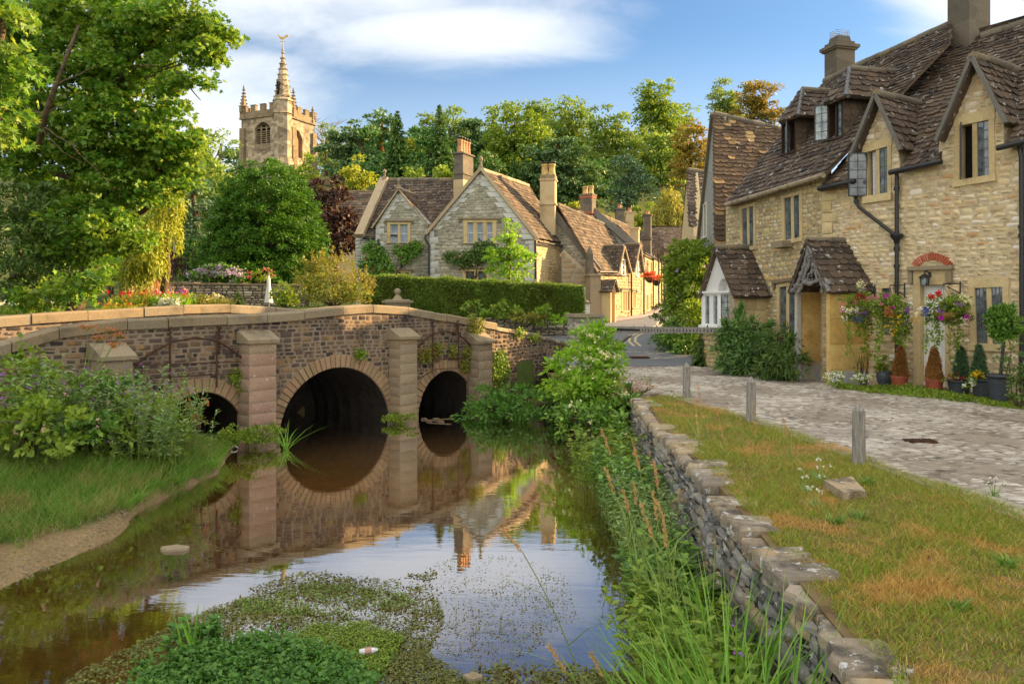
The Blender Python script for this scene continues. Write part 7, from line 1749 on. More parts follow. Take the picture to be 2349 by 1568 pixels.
mb=MB();limb(mb,(*at(365,0,26.6)[:2],2.2),at(375,450,26.4),.16,.06);mb.build('trunk',M['bark'],e)
mb=MB();strands(mb,[B(385,455,36,50,26),B(360,520,56,50,26),B(335,580,48,40,25.8),B(310,610,40,30,25.8)],150,.25,.85,.07,.17,.34);mb.build('crown',M['l_gold'],e)
tree('cypress_tree','blue-green conifer with brownish patches behind the golden cypress',[(430,420,40,46,40),(455,480,46,50,40),(420,540,40,46,40),(470,560,34,40,40)],'l_blue',tr=.25,dens=1.6,cr=.45,nl=34,L=.3,Wd=.4,inner=.4)
tree('green_cypress','great rounded bright green conifer in front of the church tower',[(612,456,92,80,35),(612,520,124,96,35),(606,575,142,80,35),(590,625,150,45,34.5)],'l_conifer',base=(-11.0,36),tr=.3,dens=8,cr=.26,nl=64,L=.15,Wd=.4,inner=.22,up=.3,flat=.75,droop=.1)
tree('clipped_yew','dark clipped evergreen mass at the left foot of the great green conifer',[(440,590,44,36,36),(470,610,50,34,36)],'l_conifer',tr=.1,dens=3,cr=.3,nl=40,L=.2,Wd=.4,inner=.3)
tree('purple_beech','dark purple-leaved beech between the green conifer and the manor',[(735,440,46,34,48),(770,490,55,48,48),(800,540,40,45,48),(755,560,50,40,48)],'l_purple',tr=.25,dens=1.3,cr=.5,nl=34,L=.3,inner=.4)
tree('purple_shrub','small purple-leaved bush behind the garden wall',[(385,605,34,28,33),(410,615,26,22,33)],'l_purple',cat='shrub',tr=.06,dens=3,cr=.25,nl=26,L=.14)
e=thing('young_tree',(*at(402,0,33.5)[:2],2.6),'thin bare-stemmed young conifer behind the garden wall','tree');mb=MB();b0,t0=at(400,645,33.5),at(403,540,33.5);limb(mb,b0,t0,.09,.04,.01)
for i in range(14):s0=b0+(t0-b0)*rng.uniform(.3,1);limb(mb,s0,s0+np.array((rng.choice((-1,1))*rng.uniform(.3,.8),rng.normal(0,.3),.12)),.016,.005,.05,4,3)
mb.build('trunk',M['bark_pale'],e)
shrub('golden_shrub','yellow-green low bush at the left end of the garden wall',[(350,638,22,10,32),(375,642,24,8,32)],'l_gold',L=.1,dens=8)
shrub('hydrangea','broad hydrangea covered in lilac flower heads on top of the garden wall',[(470,634,42,16,32.2),(520,632,42,18,32.2),(497,624,40,14,32.2)],'l_bay',dens=7,cr=.2,nl=26,L=.13,Wd=.7,flowers=[('f_lilac',190,.085,6)])
shrub('rose_bush','pink rose bush between the hydrangea and the closed parasol',[(585,636,26,14,32),(610,632,20,16,32)],'l_green',dens=7,flowers=[('f_pink',8,.08,4),('f_rust',14,.07,4)])
shrub('olive_shrub','tawny olive-green shrub with wispy upright shoots in front of the manor',[(720,640,46,44,24.5),(765,640,62,56,24.5),(815,660,44,40,24.5),(760,675,90,30,24.3)],'l_olive',dens=9,cr=.2,nl=26,L=.1,Wd=.42,inner=.5,stems=16,up=.2,top=[(at(x,y+40,24.5),at(x+rng.uniform(-8,8),y,24.5),40)for x,y in((700,588),(720,578),(745,570),(765,566),(790,575),(812,590),(835,610),(850,635),(682,612),(670,640))])
shrub('leafy_shrub','bright green leafy bush right beside the closed parasol',[(645,680,24,24,25.5),(655,690,26,16,25.4)],'l_green',dens=12,cr=.14,L=.12,Wd=.6)
for px_,yt,yb,w_,lab in((293,672,708,30,'dark clipped conifer cone among red flowers, left one'),(421,662,704,28,'dark conifer cone between white and red flowers'),(546,666,700,34,'small dark conifer cone in front of the garden wall')):
 conifer('topiary_cone',lab,px_,yt,yb,w_,26,'l_yew','small conifer cones in the garden',L=.12,tiers=16,per=14,sp=7,droop=.1,cat='shrub')
def border(name,label,x0,x1,yt,yb,Y,leaf,flowers,n=140,h=.55,kindw='flowers',bl=None):
 b_=np.stack((rng.uniform(x0,x1,n),np.zeros(n),np.zeros(n)),1);s_=Y/FPX;P=np.stack(((b_[:,0]-CX)*s_,Y+rng.uniform(-.5,.5,n),np.full(n,CAMZ+(HY-yb)*s_)),1)
 e=thing(name,P.mean(0),label,kindw);mb=MB();hh_=(yb-yt)*s_;blades(mb,np.repeat(P,5,0)+rng.normal(0,.05,(n*5,3))*(1,1,0),rng.uniform(.5,1,n*5)*hh_,.03,.4,.4);crown(mb,[(P.mean(0)+(0,0,hh_*.3),np.array(((x1-x0)*s_/2,.45,hh_*.45)))],12,.14,20,.09);mb.build('foliage',M[leaf],e)
 for mat,k,sz in flowers:
  mb=MB()
  for i in range(k):q=P[int(rng.integers(n))];head(mb,q+(0,-.1,hh_*rng.uniform(.6,1.02)),np.array((0,-.4,.4)),sz,5)
  mb.build('blooms',M[mat],e)
border('crocosmia','scarlet flowers in long green leaves behind the far parapet, left clump',255,345,668,712,24.5,'l_green',[('f_red',26,.055),('f_orange',8,.05)],110)
border('flower_border','red and pink flowers above light green leaves in the middle of the garden',345,440,664,708,24.8,'l_bright',[('f_red',24,.055),('f_palepink',10,.09),('f_purple',8,.07)],110)
border('meadow_plants','pale feathery plants in front of the garden wall',440,530,676,704,25.5,'l_olive',[('f_cream',16,.06)],110)
border('seed_plants','rust-coloured seed stalks against the left of the garden wall',318,385,640,690,28.5,'straw',[('f_rust',50,.07)],60)
border('yellow_border','yellow-leaved plants along the back of the far parapet',245,330,694,715,23.5,'l_gold',[('f_rust',14,.07)],60)
shrub('white_hydrangea','white mophead hydrangea among the red flowers',[(385,694,22,10,24.2),(398,698,20,8,24.2)],'l_green',dens=10,flowers=[('f_white',26,.10,7)])
border('foxgloves','loose white-flowered plants under the sycamore at the far left',20,130,694,720,20.6,'l_green',[('f_white',24,.06)],80)
hA,hB_=np.array((-5.9,30.6)),np.array((2.95,32.6));HP_=wall_plane(hA,hB_);LH=float(np.linalg.norm(hB_-hA));zt0,zt1,zb_=zc(630,30.9),zc(656,32.5),1.75
e=thing('clipped_hedge',(hA[0],hA[1],zb_),'long clipped yew hedge in front of the manor','hedge')
if HP_.px(900,650)[0]>HP_.px(1300,650)[0]:zt0,zt1=zt1,zt0
mb=MB();mb.hexa([HP_.pt(.1,zb_,-1.3),HP_.pt(LH-.1,zb_,-1.3),HP_.pt(LH-.1,zb_,-.12),HP_.pt(.1,zb_,-.12),HP_.pt(.1,zt0-.12,-1.3),HP_.pt(LH-.1,zt1-.12,-1.3),HP_.pt(LH-.1,zt1-.12,-.12),HP_.pt(.1,zt0-.12,-.12)]);mb.build('branches',M['bark'],e)
mb=MB()
def hedge_face(n,fu,fv,fh,nv):
 u=fu(n);v=fv(n,u);h=fh(n);und=.05*np.sin(u*3.1)*np.sin(v*4.3+1)+.03*np.sin(u*7.7+v*5);p=HP_.pt(u,v,h)+np.outer(und+rng.normal(0,.035,n),nv);d=rnd(n)+nv*.7;l=rng.uniform(.05,.11,n);leaves(mb,p,d,rnd(n)+nv*.5,l,l*.42)
zt=lambda u:zt0+(zt1-zt0)*u/LH
hedge_face(60000,lambda n:rng.uniform(0,LH,n),lambda n,u:zb_+(zt(u)-zb_)*rng.random(n),lambda n:rng.uniform(-.1,0,n),HP_.N)
hedge_face(16000,lambda n:rng.uniform(0,LH,n),lambda n,u:zt(u)-rng.random(n)*.08,lambda n:rng.uniform(-1.35,0,n),np.array((0,0,1.)))
eu=LH if HP_.px(1335,650)[0]>LH/2 else 0.0
hedge_face(9000,lambda n:np.full(n,eu),lambda n,u:zb_+(zt(u)-zb_)*rng.random(n),lambda n:rng.uniform(-1.35,0,n),HP_.U*(1 if eu else-1))
mb.build('foliage',M['l_hedge'],e)
for x,y,rx,ry,lf,lab in((1085,706,18,14,'l_green','bright leafy plant behind the bridge coping at the hedge foot, leftmost'),(1110,722,16,8,'l_bright','yellow-green plant at the hedge foot near the end of the bridge'),(1165,712,28,16,'l_green','broad green plant at the hedge foot in front of its middle'),(1245,724,18,22,'l_green','tall leafy plant growing over the low wall'),(1290,730,24,12,'l_bright','light green plant on the low wall near the gate pillar'),(1205,730,40,8,'l_olive','yellowish creeping plant along the top of the low wall')):
 shrub('garden_plant',lab,[(x,y,rx,ry,29.6)],lf,'plant','plants at the hedge foot',dens=9,cr=.14,nl=22,L=.14,stems=4)
tree('young_maple','vivid lime-green young tree between hedge and manor gable',[(1168,535,16,22,35.5),(1172,560,38,22,35.5),(1150,585,40,20,35.5),(1190,590,38,22,35.5),(1165,618,55,22,35.5)],'l_bright',tr=.08,dens=4.6,cr=.26,nl=30,L=.15,inner=.7,flat=.4)
def climber(name,label,pl,patches,leaf,cat='climber',n=380,L=.1,fl=None,base_px=None,h=.1,stems=True,group=None):
 c0=pl.pt(*pl.px(*patches[0][:2]),0);e=thing(name,c0,label,cat,group);mb=MB();sm_=MB()
 for x,y,rx,ry in patches:
  c=np.array(pl.px(x,y));rr=np.abs(np.array(pl.px(x+rx,y-ry))-c);k=int(n*rx*ry/400)+30;a=rng.uniform(0,2*math.pi,k);q=np.sqrt(rng.random(k));uv=c+np.stack((np.cos(a)*q*rr[0],np.sin(a)*q*rr[1]),1)+rng.normal(0,.06,(k,2));p=pl.pt(uv[:,0],uv[:,1],rng.uniform(.02,h*2,k));l=L*rng.uniform(.7,1.3,k);leaves(mb,p,rnd(k)+(0,0,-.3),pl.N+rng.normal(0,.5,(k,3)),l,l*.65,'rhomb')
  if stems and base_px is not None:limb(sm_,pl.pt(*pl.px(*base_px),.05),pl.pt(c[0],c[1],.06),.025,.01,.05,6,4)
 if sm_.n:sm_.build('stems',M['bark'],e)
 mb.build('foliage',M[leaf],e)
 for mat,k,sz in(fl or[]):
  mb=MB()
  for i in range(k):x,y,rx,ry=patches[int(rng.integers(len(patches)))];head(mb,pl.pt(*pl.px(x+rng.uniform(-rx,rx),y+rng.uniform(-ry,ry)),h*2),pl.N,sz,5)
  mb.build('flowers',M[mat],e)
climber('climbing_rose','climbing rose with pink buds on the small gable, left of its window',PW,[(858,572,22,18),(872,600,26,22),(858,612,30,26),(885,620,20,20)],'l_bay',n=420,L=.16,fl=[('f_pink',5,.07),('f_red',4,.06)],base_px=(865,650),h=.2,stems=True)
climber('climbing_rose','climbing rose spreading in a V below the window of the small gable',PW,[(920,572,16,12),(945,578,18,14),(955,565,14,12),(930,592,12,14)],'l_bay',n=380,L=.15,fl=[('f_pink',3,.07)],base_px=(905,640),h=.15)
climber('climbing_rose','climbing rose below the three-light window of the large gable',PM,[(1040,590,18,12),(1072,595,26,14),(1100,585,30,16),(1112,566,22,12),(1130,580,22,14)],'l_yew',n=440,L=.15,fl=[('f_palepink',6,.07)],base_px=(1090,640),h=.18)
# street side shrubs on the right
shrub('wisteria','big glossy wisteria with mauve flowers at the corner of the steep-roofed house',[(1572,592,36,36,26.5),(1604,600,34,46,26),(1572,645,44,44,26),(1606,670,34,60,25),(1575,700,40,36,25.6),(1600,730,34,34,24),(1590,630,50,50,25.8)],'l_green',cat='climber',dens=11,cr=.22,nl=32,L=.16,Wd=.42,flowers=[('f_lilac',20,.09,4)],stems=10)
shrub('box_bush','dark round clipped bush at the bend of the road',[(1530,722,34,26,29)],'l_yew',dens=14,cr=.14,nl=34,L=.08,inner=.2)
shrub('box_bush','lighter round clipped bush below the wisteria',[(1548,736,30,22,27)],'l_green',dens=14,cr=.14,nl=34,L=.08,inner=.2)
shrub('trailing_shrub','low leafy bank of shrubs spilling onto the road below the round bushes',[(1560,775,50,30,25),(1530,790,26,26,25.4),(1590,790,40,34,24)],'l_bay',dens=8,cr=.2,nl=30,L=.13,Wd=.5)
shrub('red_flower_bush','small bush with dull red flowers beside the road bend',[(1545,695,22,10,30)],'l_bay',dens=10,flowers=[('f_crimson',24,.1,5)])
conifer('dark_conifer','dark drooping conifer bush at the foot of the white bay',1612,755,838,62,21.3,'l_yew',None,L=.22,tiers=20,per=14,sp=9,droop=.7,cat='shrub',power=.6)
for i,(x,yt,yb,w_,Y,lab)in enumerate(((1570,700,760,40,60,None),)):pass
shrub('juniper','spreading dark juniper in front of the bay side wall',[(1690,770,42,40,19.2),(1720,800,60,48,18.9),(1680,815,44,36,19.0),(1735,835,60,24,18.4)],'l_spruce',dens=14,cr=.2,nl=30,L=.17,Wd=.22,inner=.4,droop=.5,top=[(at(1690,760,19.2),at(1702,700,19.2),120),(at(1680,770,19.2),at(1662,738,19.2),70),(at(1740,760,19),at(1768,742,19),60)])
shrub('juniper','brownish juniper between the juniper by the bay and the porch',[(1785,800,36,40,17.9),(1800,835,40,34,17.5),(1770,845,40,24,17.7)],'l_yew',dens=14,cr=.18,nl=30,L=.16,Wd=.22,inner=.4,droop=.5,top=[(at(1805,800,17.8),at(1815,772,17.8),70)])
for x,y,rx,lab in((1440,742,16,'weeds at the foot of the arched porch'),(1468,730,12,'weeds at the foot of the second downpipe'),(1497,716,16,'pale flowering weeds farther up the street wall')):
 shrub('street_plant',lab,[(x,y,rx,6,44+(x-1440)/5)],'l_green' if x<1490 else 'l_olive','plant','weeds along the street wall',dens=4,cr=.2,L=.14,stems=2)
for(cx_,cy_),lab in(((775,1070),'hanging basket of orange geraniums nearer the viewer on the street'),((850,1105),'hanging basket of orange geraniums farther up the street')):
 x,y=c5(cx_,cy_);Y=43.5;c=at(x,y,Y);e=thing('hanging_basket',c,lab,'hanging basket','orange hanging baskets on the street');s_=Y/FPX
 mb=MB();mb.lathe([(.05,c[2]-12*s_),(8*s_,c[2]-8*s_),(11.5*s_,c[2]+1*s_)],(c[0],c[1],0),10);mb.build('basket',M['black_iron'],e)
 mb=MB();crown(mb,[(c+(0,0,5*s_),np.array((13*s_,13*s_,7*s_)))],12,.1,22,.12,.9,'disc');mb.build('flowers',M['f_orange'],e)
 mb=MB();crown(mb,[(c+(0,0,1*s_),np.array((12*s_,12*s_,6*s_)))],8,.1,12,.1);mb.build('foliage',M['l_green'],e)
 mb=MB();mb.tube([c+(0,0,5*s_),c+(0,.1,14*s_),c+(-.6,.3,14*s_)],.02,4);mb.build('bracket',M['black_iron'],e)
 # things before and beside the cottages
p4=lambda x,y:((3200+x/2.45)/1.7437,(1000+y/2.45)/1.7437)
PG='plant pots along the cottage wall'
def pot(label,x0,x1,yr,yb,mat,style='round'):
 a,c=p4(x0,yr),p4(x1,yr);bx,by=p4((x0+x1)/2,yb);g_=ground(bx,by-3,1.12);Y=g_[1];r_=(c[0]-a[0])/2/FPX*Y;H=(by-a[1])/FPX*Y
 e=thing('potted_plant',(g_[0],g_[1],1.12),label,'potted plant',PG);z=1.12;C=(g_[0],g_[1],0);mb=MB()
 if style=='square':
  for z0,z1,w0,w1 in((0,H*.82,.74,.93),(H*.82,H,1.0,1.0)):mb.lathe([(r_*1.06*w0,z+z0),(r_*1.06*w1,z+z1)],C,8)
  mb.lathe([(r_*.98,z+H),(r_*.98,z+H+.003)],C,8,1)
 elif style=='belly':mb.lathe([(r_*.62,z),(r_*.85,z+H*.25),(r_*1.02,z+H*.6),(r_*.98,z+H*.85),(r_*.92,z+H*.93),(r_*1.0,z+H),(r_*.85,z+H),(r_*.85,z+H*.9)],C,20);mb.lathe([(r_*.85,z+H*.92),(r_*.85,z+H*.93)],C,16,1)
 else:
  n_=9;prof=[(r_*(.74+.24*i/n_)*(1.0 if i%2 else 1.018),z+H*.9*i/n_)for i in range(n_+1)];mb.lathe(prof+[(r_*1.03,z+H*.9),(r_*1.05,z+H*.93),(r_*1.04,z+H),(r_*.9,z+H),(r_*.88,z+H*.92)],C,22);mb.lathe([(r_*.88,z+H*.93),(r_*.88,z+H*.94)],C,16,1)
 mb.build('pot',[M[mat],M['soil']],e);return e,np.array((g_[0],g_[1],z+H)),r_,Y
def b4(x,y,rx,ry,Y):q=p4(x,y);return B(q[0],q[1],rx/4.272,ry/4.272,Y)
def fol(e,bl,leaf,name='foliage',dens=40,cr=.06,nl=18,L=.05,**k):mb=MB();crown(mb,bl,dens,cr,nl,L,**k);return mb.build(name,M[leaf],e)
def blm(e,bl,mat,n,sz,k=4):
 mb=MB()
 for i in range(n):c,r_=bl[i%len(bl)];d=rnd(1)[0];d[1]=-abs(d[1]);head(mb,c+d*r_*rng.uniform(.8,1.1),d,sz,k)
 mb.build('flowers',M[mat],e)
def cone4(e,xc,yt,yb,w_,Y,leaf,L=.07,n=2600,pw=.7):
 t=p4(xc,yt);b_=p4(xc,yb);T,Bq=at(*t,Y),at(*b_,Y);H=T[2]-Bq[2];R_=w_/4.272/FPX*Y/2;f=rng.random(n)**.6;a=rng.uniform(0,2*math.pi,n);d=np.stack((np.cos(a),np.sin(a),np.zeros(n)),1);rr=R_*f**pw*(1+.12*np.sin(3*a+f*9))*rng.uniform(.75,1.03,n);P=T-np.outer(f,(0,0,H))+d*rr[:,None];mb=MB();l=L*rng.uniform(.6,1.2,n);leaves(mb,P,d*.7+np.array((0,0,.7))+rng.normal(0,.4,(n,3)),d+rng.normal(0,.5,(n,3)),l,l*.38);mb.build('foliage',M[leaf],e)
 mb=MB();mb.tube([Bq-(0,0,.05),T-(0,0,H*.1)],[.025,.006],5);mb.build('stem',M['bark'],e)
e,t_,r_,Y=pot('round black ribbed pot with ivy-draped conifer and yellow flowers beside the porch',380,560,1145,1320,'pot_slate')
cone4(e,475,870,1140,95,Y,'l_blue',.06,1500);bl=[b4(445,1125,60,22,Y),b4(520,1130,40,20,Y)];fol(e,bl,'l_green');blm(e,bl,'f_yellow',16,.03);fol(e,[b4(440,1010,18,110,Y-.1)],'l_green','ivy',60,.05,12,.05)
e,t_,r_,Y=pot('black pot of mauve flowers half hidden between round black pot and glazed jar',650,770,1165,1310,'pot_slate')
bl=[b4(700,1130,55,40,Y),b4(690,1080,40,40,Y)];fol(e,bl,'l_grey');blm(e,bl,'f_lilac',18,.03)
e,t_,r_,Y=pot('blue-grey glazed jar with trailing greenery left of the first terracotta pot',752,895,1195,1345,'pot_glaze','belly')
fol(e,[b4(810,1160,55,50,Y),b4(900,1150,50,40,Y),b4(780,1080,30,90,Y+.1)],'l_green',L=.06)
for lab,x0,x1,xc,yt,yr,yb,w_ in(('red pot with golden clipped cone, left of the white door',890,1056,985,925,1240,1375,135),('red pot with golden clipped cone, standing before the white door',1230,1400,1315,948,1272,1418,150)):
 e,t_,r_,Y=pot(lab,x0,x1,yr,yb,'pot_red','square');cone4(e,xc,yt,yr+8,w_,Y,'l_brown',.05,4200,.62)
e,t_,r_,Y=pot('black pot with small conifer and dark red flowers right of the door',1455,1665,1285,1435,'pot_slate')
cone4(e,1580,945,1240,125,Y,'l_blue',.07,2200,.75);bl=[b4(1500,1240,60,40,Y-.1),b4(1600,1265,70,26,Y-.1)];fol(e,bl,'l_green');blm(e,bl,'f_crimson',16,.035)
e,t_,r_,Y=pot('slate pot with small conifer, yellow and white flowers beside the tall pot',1692,1862,1272,1465,'pot_slate')
cone4(e,1757,930,1250,130,Y,'l_blue',.07,2200,.75);bl=[b4(1730,1215,50,30,Y-.1)];bw=[b4(1650,1300,60,45,Y-.15)];fol(e,bl+bw+[b4(1810,1245,40,24,Y)],'l_green');blm(e,bl,'f_yellow',18,.04);blm(e,bw,'f_white',18,.035)
e,t_,r_,Y=pot('tallest slate pot with a round-headed bay tree on a bare stem',1848,2052,1228,1510,'pot_slate')
q0,q1=at(*p4(1962,1230),Y),at(*p4(1998,890),Y);mb=MB();mb.tube([q0-(0,0,.1),(q0+q1)/2,q1,q1+(0,0,.2)],[.03,.028,.028,.01],7);mb.build('stem',M['black_iron'],e)
fol(e,[b4(2003,720,140,140,Y),b4(2003,790,110,90,Y)],'l_bay','crown',70,.08,26,.10,Wd=.36,inner=.6,up=.3,droop=-.4,shape='oval')
c_=p4(625,1065);shrub('topiary_dome','brown-green clipped dome against the cottage wall behind the pots',[(c_[0],c_[1],18,16,16.2)],'l_olive','shrub',dens=30,cr=.08,nl=20,L=.05,base=(*at(c_[0],0,16.2)[:2],1.12))
c_=p4(2130,1130);shrub('dark_shrub','dense dark small-leaved shrub at the right edge of the view',[(c_[0],c_[1]-15,26,42,13.0),(c_[0]+6,c_[1]+45,26,40,12.9)],'l_yew',dens=16,cr=.12,nl=30,L=.06,base=(*at(c_[0],0,13)[:2],1.12))
def basket(label,xb,yb_,blobs,flowers,trail,bowl,brk,Y):
 c=at(*p4(xb,yb_),Y);e=thing('hanging_basket',c,label,'hanging basket','flower baskets on the cottage wall');s_=Y/FPX/4.272
 mb=MB();R_=bowl*s_;mb.lathe([(R_*.3,c[2]-R_*.75),(R_*.8,c[2]-R_*.45),(R_,c[2]),(R_*.9,c[2])],(c[0],c[1],0),14);mb.build('bowl',M['l_brown'],e)
 bx,by=p4(*brk[0]);hk=at(bx,by,Y);mb=MB()
 for a in range(3):mb.tube([hk,c+np.array((math.cos(a*2.1)*R_,math.sin(a*2.1)*R_,0))],.006,3)
 mb.build('chain',M['lead'],e)
 bl=[b4(*q,Y)for q in blobs];fol(e,bl,'l_green','foliage',60,.07,16,.045);fol(e,[b4(*q,Y)for q in blobs[1:]],'l_yew','foliage',30,.07,16,.045)
 mb=MB()
 for tx,ty0,ty1,n in trail:
  t=rng.random(n);x=tx+rng.normal(0,11,n)+9*np.sin(t*5+tx);y=ty0+(ty1-ty0)*t;P=np.array([at(*p4(a,d),Y)for a,d in zip(x,y)]);P[:,1]+=rng.normal(0,.06,n);l=rng.uniform(.03,.07,n);leaves(mb,P,rnd(n)+(0,-.3,-.6),rnd(n)+(0,-1,.3),l,l*.75)
 mb.build('trailing_shoots',M['l_green'],e)
 for mat,pts,n,sz in flowers:
  mb=MB()
  for i in range(n):x,y,rx,ry=pts[i%len(pts)];a,k=rng.uniform(0,6.28),rng.random()**.5;head(mb,at(*p4(x+rx*k*math.cos(a),y+ry*k*math.sin(a)),Y-.25+rng.normal(0,.05)),np.array((0,-.8,.4)),sz*rng.uniform(.5,.85),4)
  mb.build('flowers',M[mat],e)
 w0,w1=brk[1],brk[2];hook=thing('wall_bracket',PA.pt(*PA.px(*p4(*w0)),.03),brk[3],'bracket','iron brackets for the flower baskets');mb=MB()
 W0,W1=PA.pt(*PA.px(*p4(*w0)),.04),PA.pt(*PA.px(*p4(*w1)),.04);mb.tube([W0,W1],.014,5);mb.tube([W0-(0,0,.05),hk,hk-(0,0,.03)],.012,5);mb.tube([W1+(0,0,.05),(W1+hk)/2+(0,0,.02),hk*.8+W0*.2-(0,0,.06)],.011,5);mb.build('arm',M['black_iron'],hook)
basket('left flower basket with blue lobelia and dark red geraniums beside the porch',590,600,[(600,520,110,90),(560,620,130,100),(640,640,110,110),(480,470,60,50)],[('f_crimson',[(570,450,40,30),(625,465,30,22)],22,.05),('f_blue',[(580,640,90,80)],60,.028),('f_white',[(440,640,50,60),(430,580,40,30)],34,.025),('f_magenta',[(640,620,20,15),(420,580,20,30)],6,.05),('f_pink',[(545,500,30,30),(700,460,40,20),(405,530,14,14)],12,.035),('f_cream',[(510,580,60,30),(600,330,40,50)],34,.04)],[(470,700,1060,110),(640,720,1000,110),(570,700,850,60),(590,320,520,50),(690,700,830,40)],95,((590,360),(742,335),(742,455),'iron basket bracket nearest the porch'),15.9)
basket('middle flower basket trailing yellow bidens in front of the drainpipe',880,620,[(880,500,130,80),(920,600,140,90),(800,560,80,90),(960,720,110,120)],[('f_magenta',[(845,445,22,18),(915,560,14,12)],14,.05),('f_purple',[(1060,590,40,22)],14,.045),('f_yellow',[(900,770,90,60),(960,680,90,40),(1150,660,40,50)],46,.035),('f_pink',[(740,460,30,20),(790,535,14,12)],9,.035),('f_rust',[(870,600,50,40)],20,.05)],[(760,600,1090,200),(800,590,900,120),(985,700,930,120),(1040,700,900,60),(950,740,900,90)],62,((880,345),(1034,320),(1034,465),'iron basket bracket in the middle above the drainpipe'),15.4)
basket('right flower basket with white, red and purple blooms in front of the door',1425,610,[(1420,520,170,80),(1400,610,190,100),(1540,560,120,120),(1490,660,150,70)],[('f_red',[(1285,452,24,20),(1360,425,26,20)],26,.05),('f_blue',[(1225,600,44,50)],46,.03),('f_white',[(1180,570,20,20),(1140,625,16,16),(1330,530,30,20),(1570,700,80,50)],36,.035),('f_purple',[(1380,600,30,20),(1550,530,40,20)],14,.04),('f_magenta',[(1385,665,16,14),(1645,655,34,26)],22,.05),('f_cream',[(1600,460,50,40),(1650,500,50,14)],40,.04)],[(1245,640,1000,80),(1350,660,960,110),(1545,690,960,150),(1300,660,900,50),(1480,700,1100,60)],110,((1405,330),(1580,305),(1580,450),'iron basket bracket between door and ground-floor window'),14.7)
Y=PA.pt(*PA.px(2120,640),.25)[1];c=at(*p4(1222,290),Y-.1);e=thing('wall_lantern',c,'black iron lantern on a bracket over the white door','lantern');s_=Y/FPX/4.272
mb=MB();mb.lathe([(40*s_,c[2]-58*s_),(38*s_,c[2]-52*s_),(38*s_,c[2]-58*s_)],(c[0],c[1],0),4)
for i in range(4):a=i*math.pi/2;mb.tube([(c[0]+36*s_*math.cos(a),c[1]+36*s_*math.sin(a),c[2]-58*s_),(c[0]+48*s_*math.cos(a),c[1]+48*s_*math.sin(a),c[2]+24*s_)],.008,4)
mb.build('cage',M['black_iron'],e);mb=MB();mb.lathe([(33*s_,c[2]-54*s_),(44*s_,c[2]+22*s_)],(c[0],c[1],0),4);mb.build('glass',M['glass_light'],e)
mb=MB();mb.lathe([(66*s_,c[2]+20*s_),(60*s_,c[2]+26*s_),(20*s_,c[2]+52*s_),(6*s_,c[2]+58*s_)],(c[0],c[1],0),4);mb.build('hood',M['black_iron'],e)
w0=PA.pt(*PA.px(*p4(1284,240)),.03);mb=MB();t_=c+(0,0,58*s_);mb.tube([t_,t_+(0,0,22*s_),t_+(0,0,30*s_)+(w0-t_)*(.3,.3,0),w0],.014,6);mb.tube([w0+(0,0,25*s_),w0-(0,0,25*s_)],.035,6);mb.build('bracket',M['black_iron'],e)
g0=ground(*p4(1405,1300),1.12);g1=g0+(.30,-.05,0);mb=MB();mb.tube([g0+(.16,0,0),g0,g0+(.0,0,.3),g0+(.08,0,.42),g0+(.25,0,.46),g1+(.05,0,.56),g1+(.0,0,.58)],.014,6);tag(mb.build('iron_rail',M['black_iron'],loc=g0),'curved black iron handrail at the step beside the white door','rail')
g0=ground(*p4(1097,1335),1.12);mb=MB();mb.box(g0+(0,0,.3),(.07,.07,.6),.5);mb.box(g0+(0,0,.64),(.1,.1,.12),.5,taper=.8);tag(mb.build('boundary_post',M['black_iron'],loc=g0),'short black iron post between the terracotta pots','post')
fp=[(6.55,16.0),(7.35,16.25),(8.25,15.3),(9.1,13.7),(9.6,12.4),(8.6,12.4),(7.9,13.6),(7.35,14.6),(6.6,15.6)]
q=scatter_poly(fp,900);P=np.stack((q[:,0],q[:,1],np.full(len(q),1.13)),1);mb=MB();ci=np.repeat(np.arange(900),16);n=len(ci);p=P[ci]+rng.normal(0,.07,(n,3))*(1,1,0);p[:,2]+=rng.random(n)*.06*(1+.8*np.sin(P[ci,0]*5));l=rng.uniform(.025,.055,n);leaves(mb,p,rnd(n)+(0,0,.4),rnd(n)+(0,0,1),l,l*.7);blades(mb,P[ci[:6000]]+rng.normal(0,.1,(6000,3))*(1,1,0),rng.uniform(.02,.06,6000),.006);o=kind(mb.build('ground_cover',M['l_green']),'stuff');o['label']='low green weeds along the foot of the cottage wall'
for x,y,lab in((330,1250,'white daisy clump left of the round black pot'),(600,1260,'second daisy clump in front of the mauve flowers')):
 c_=p4(x,y);Y=15.6;shrub('daisy_clump',lab,[(c_[0],c_[1],22,13,Y)],'l_green','flowers',dens=60,cr=.07,nl=20,L=.04,stems=0,flowers=[('f_white',60,.025,3)],base=(*at(c_[0],0,Y)[:2],1.12))
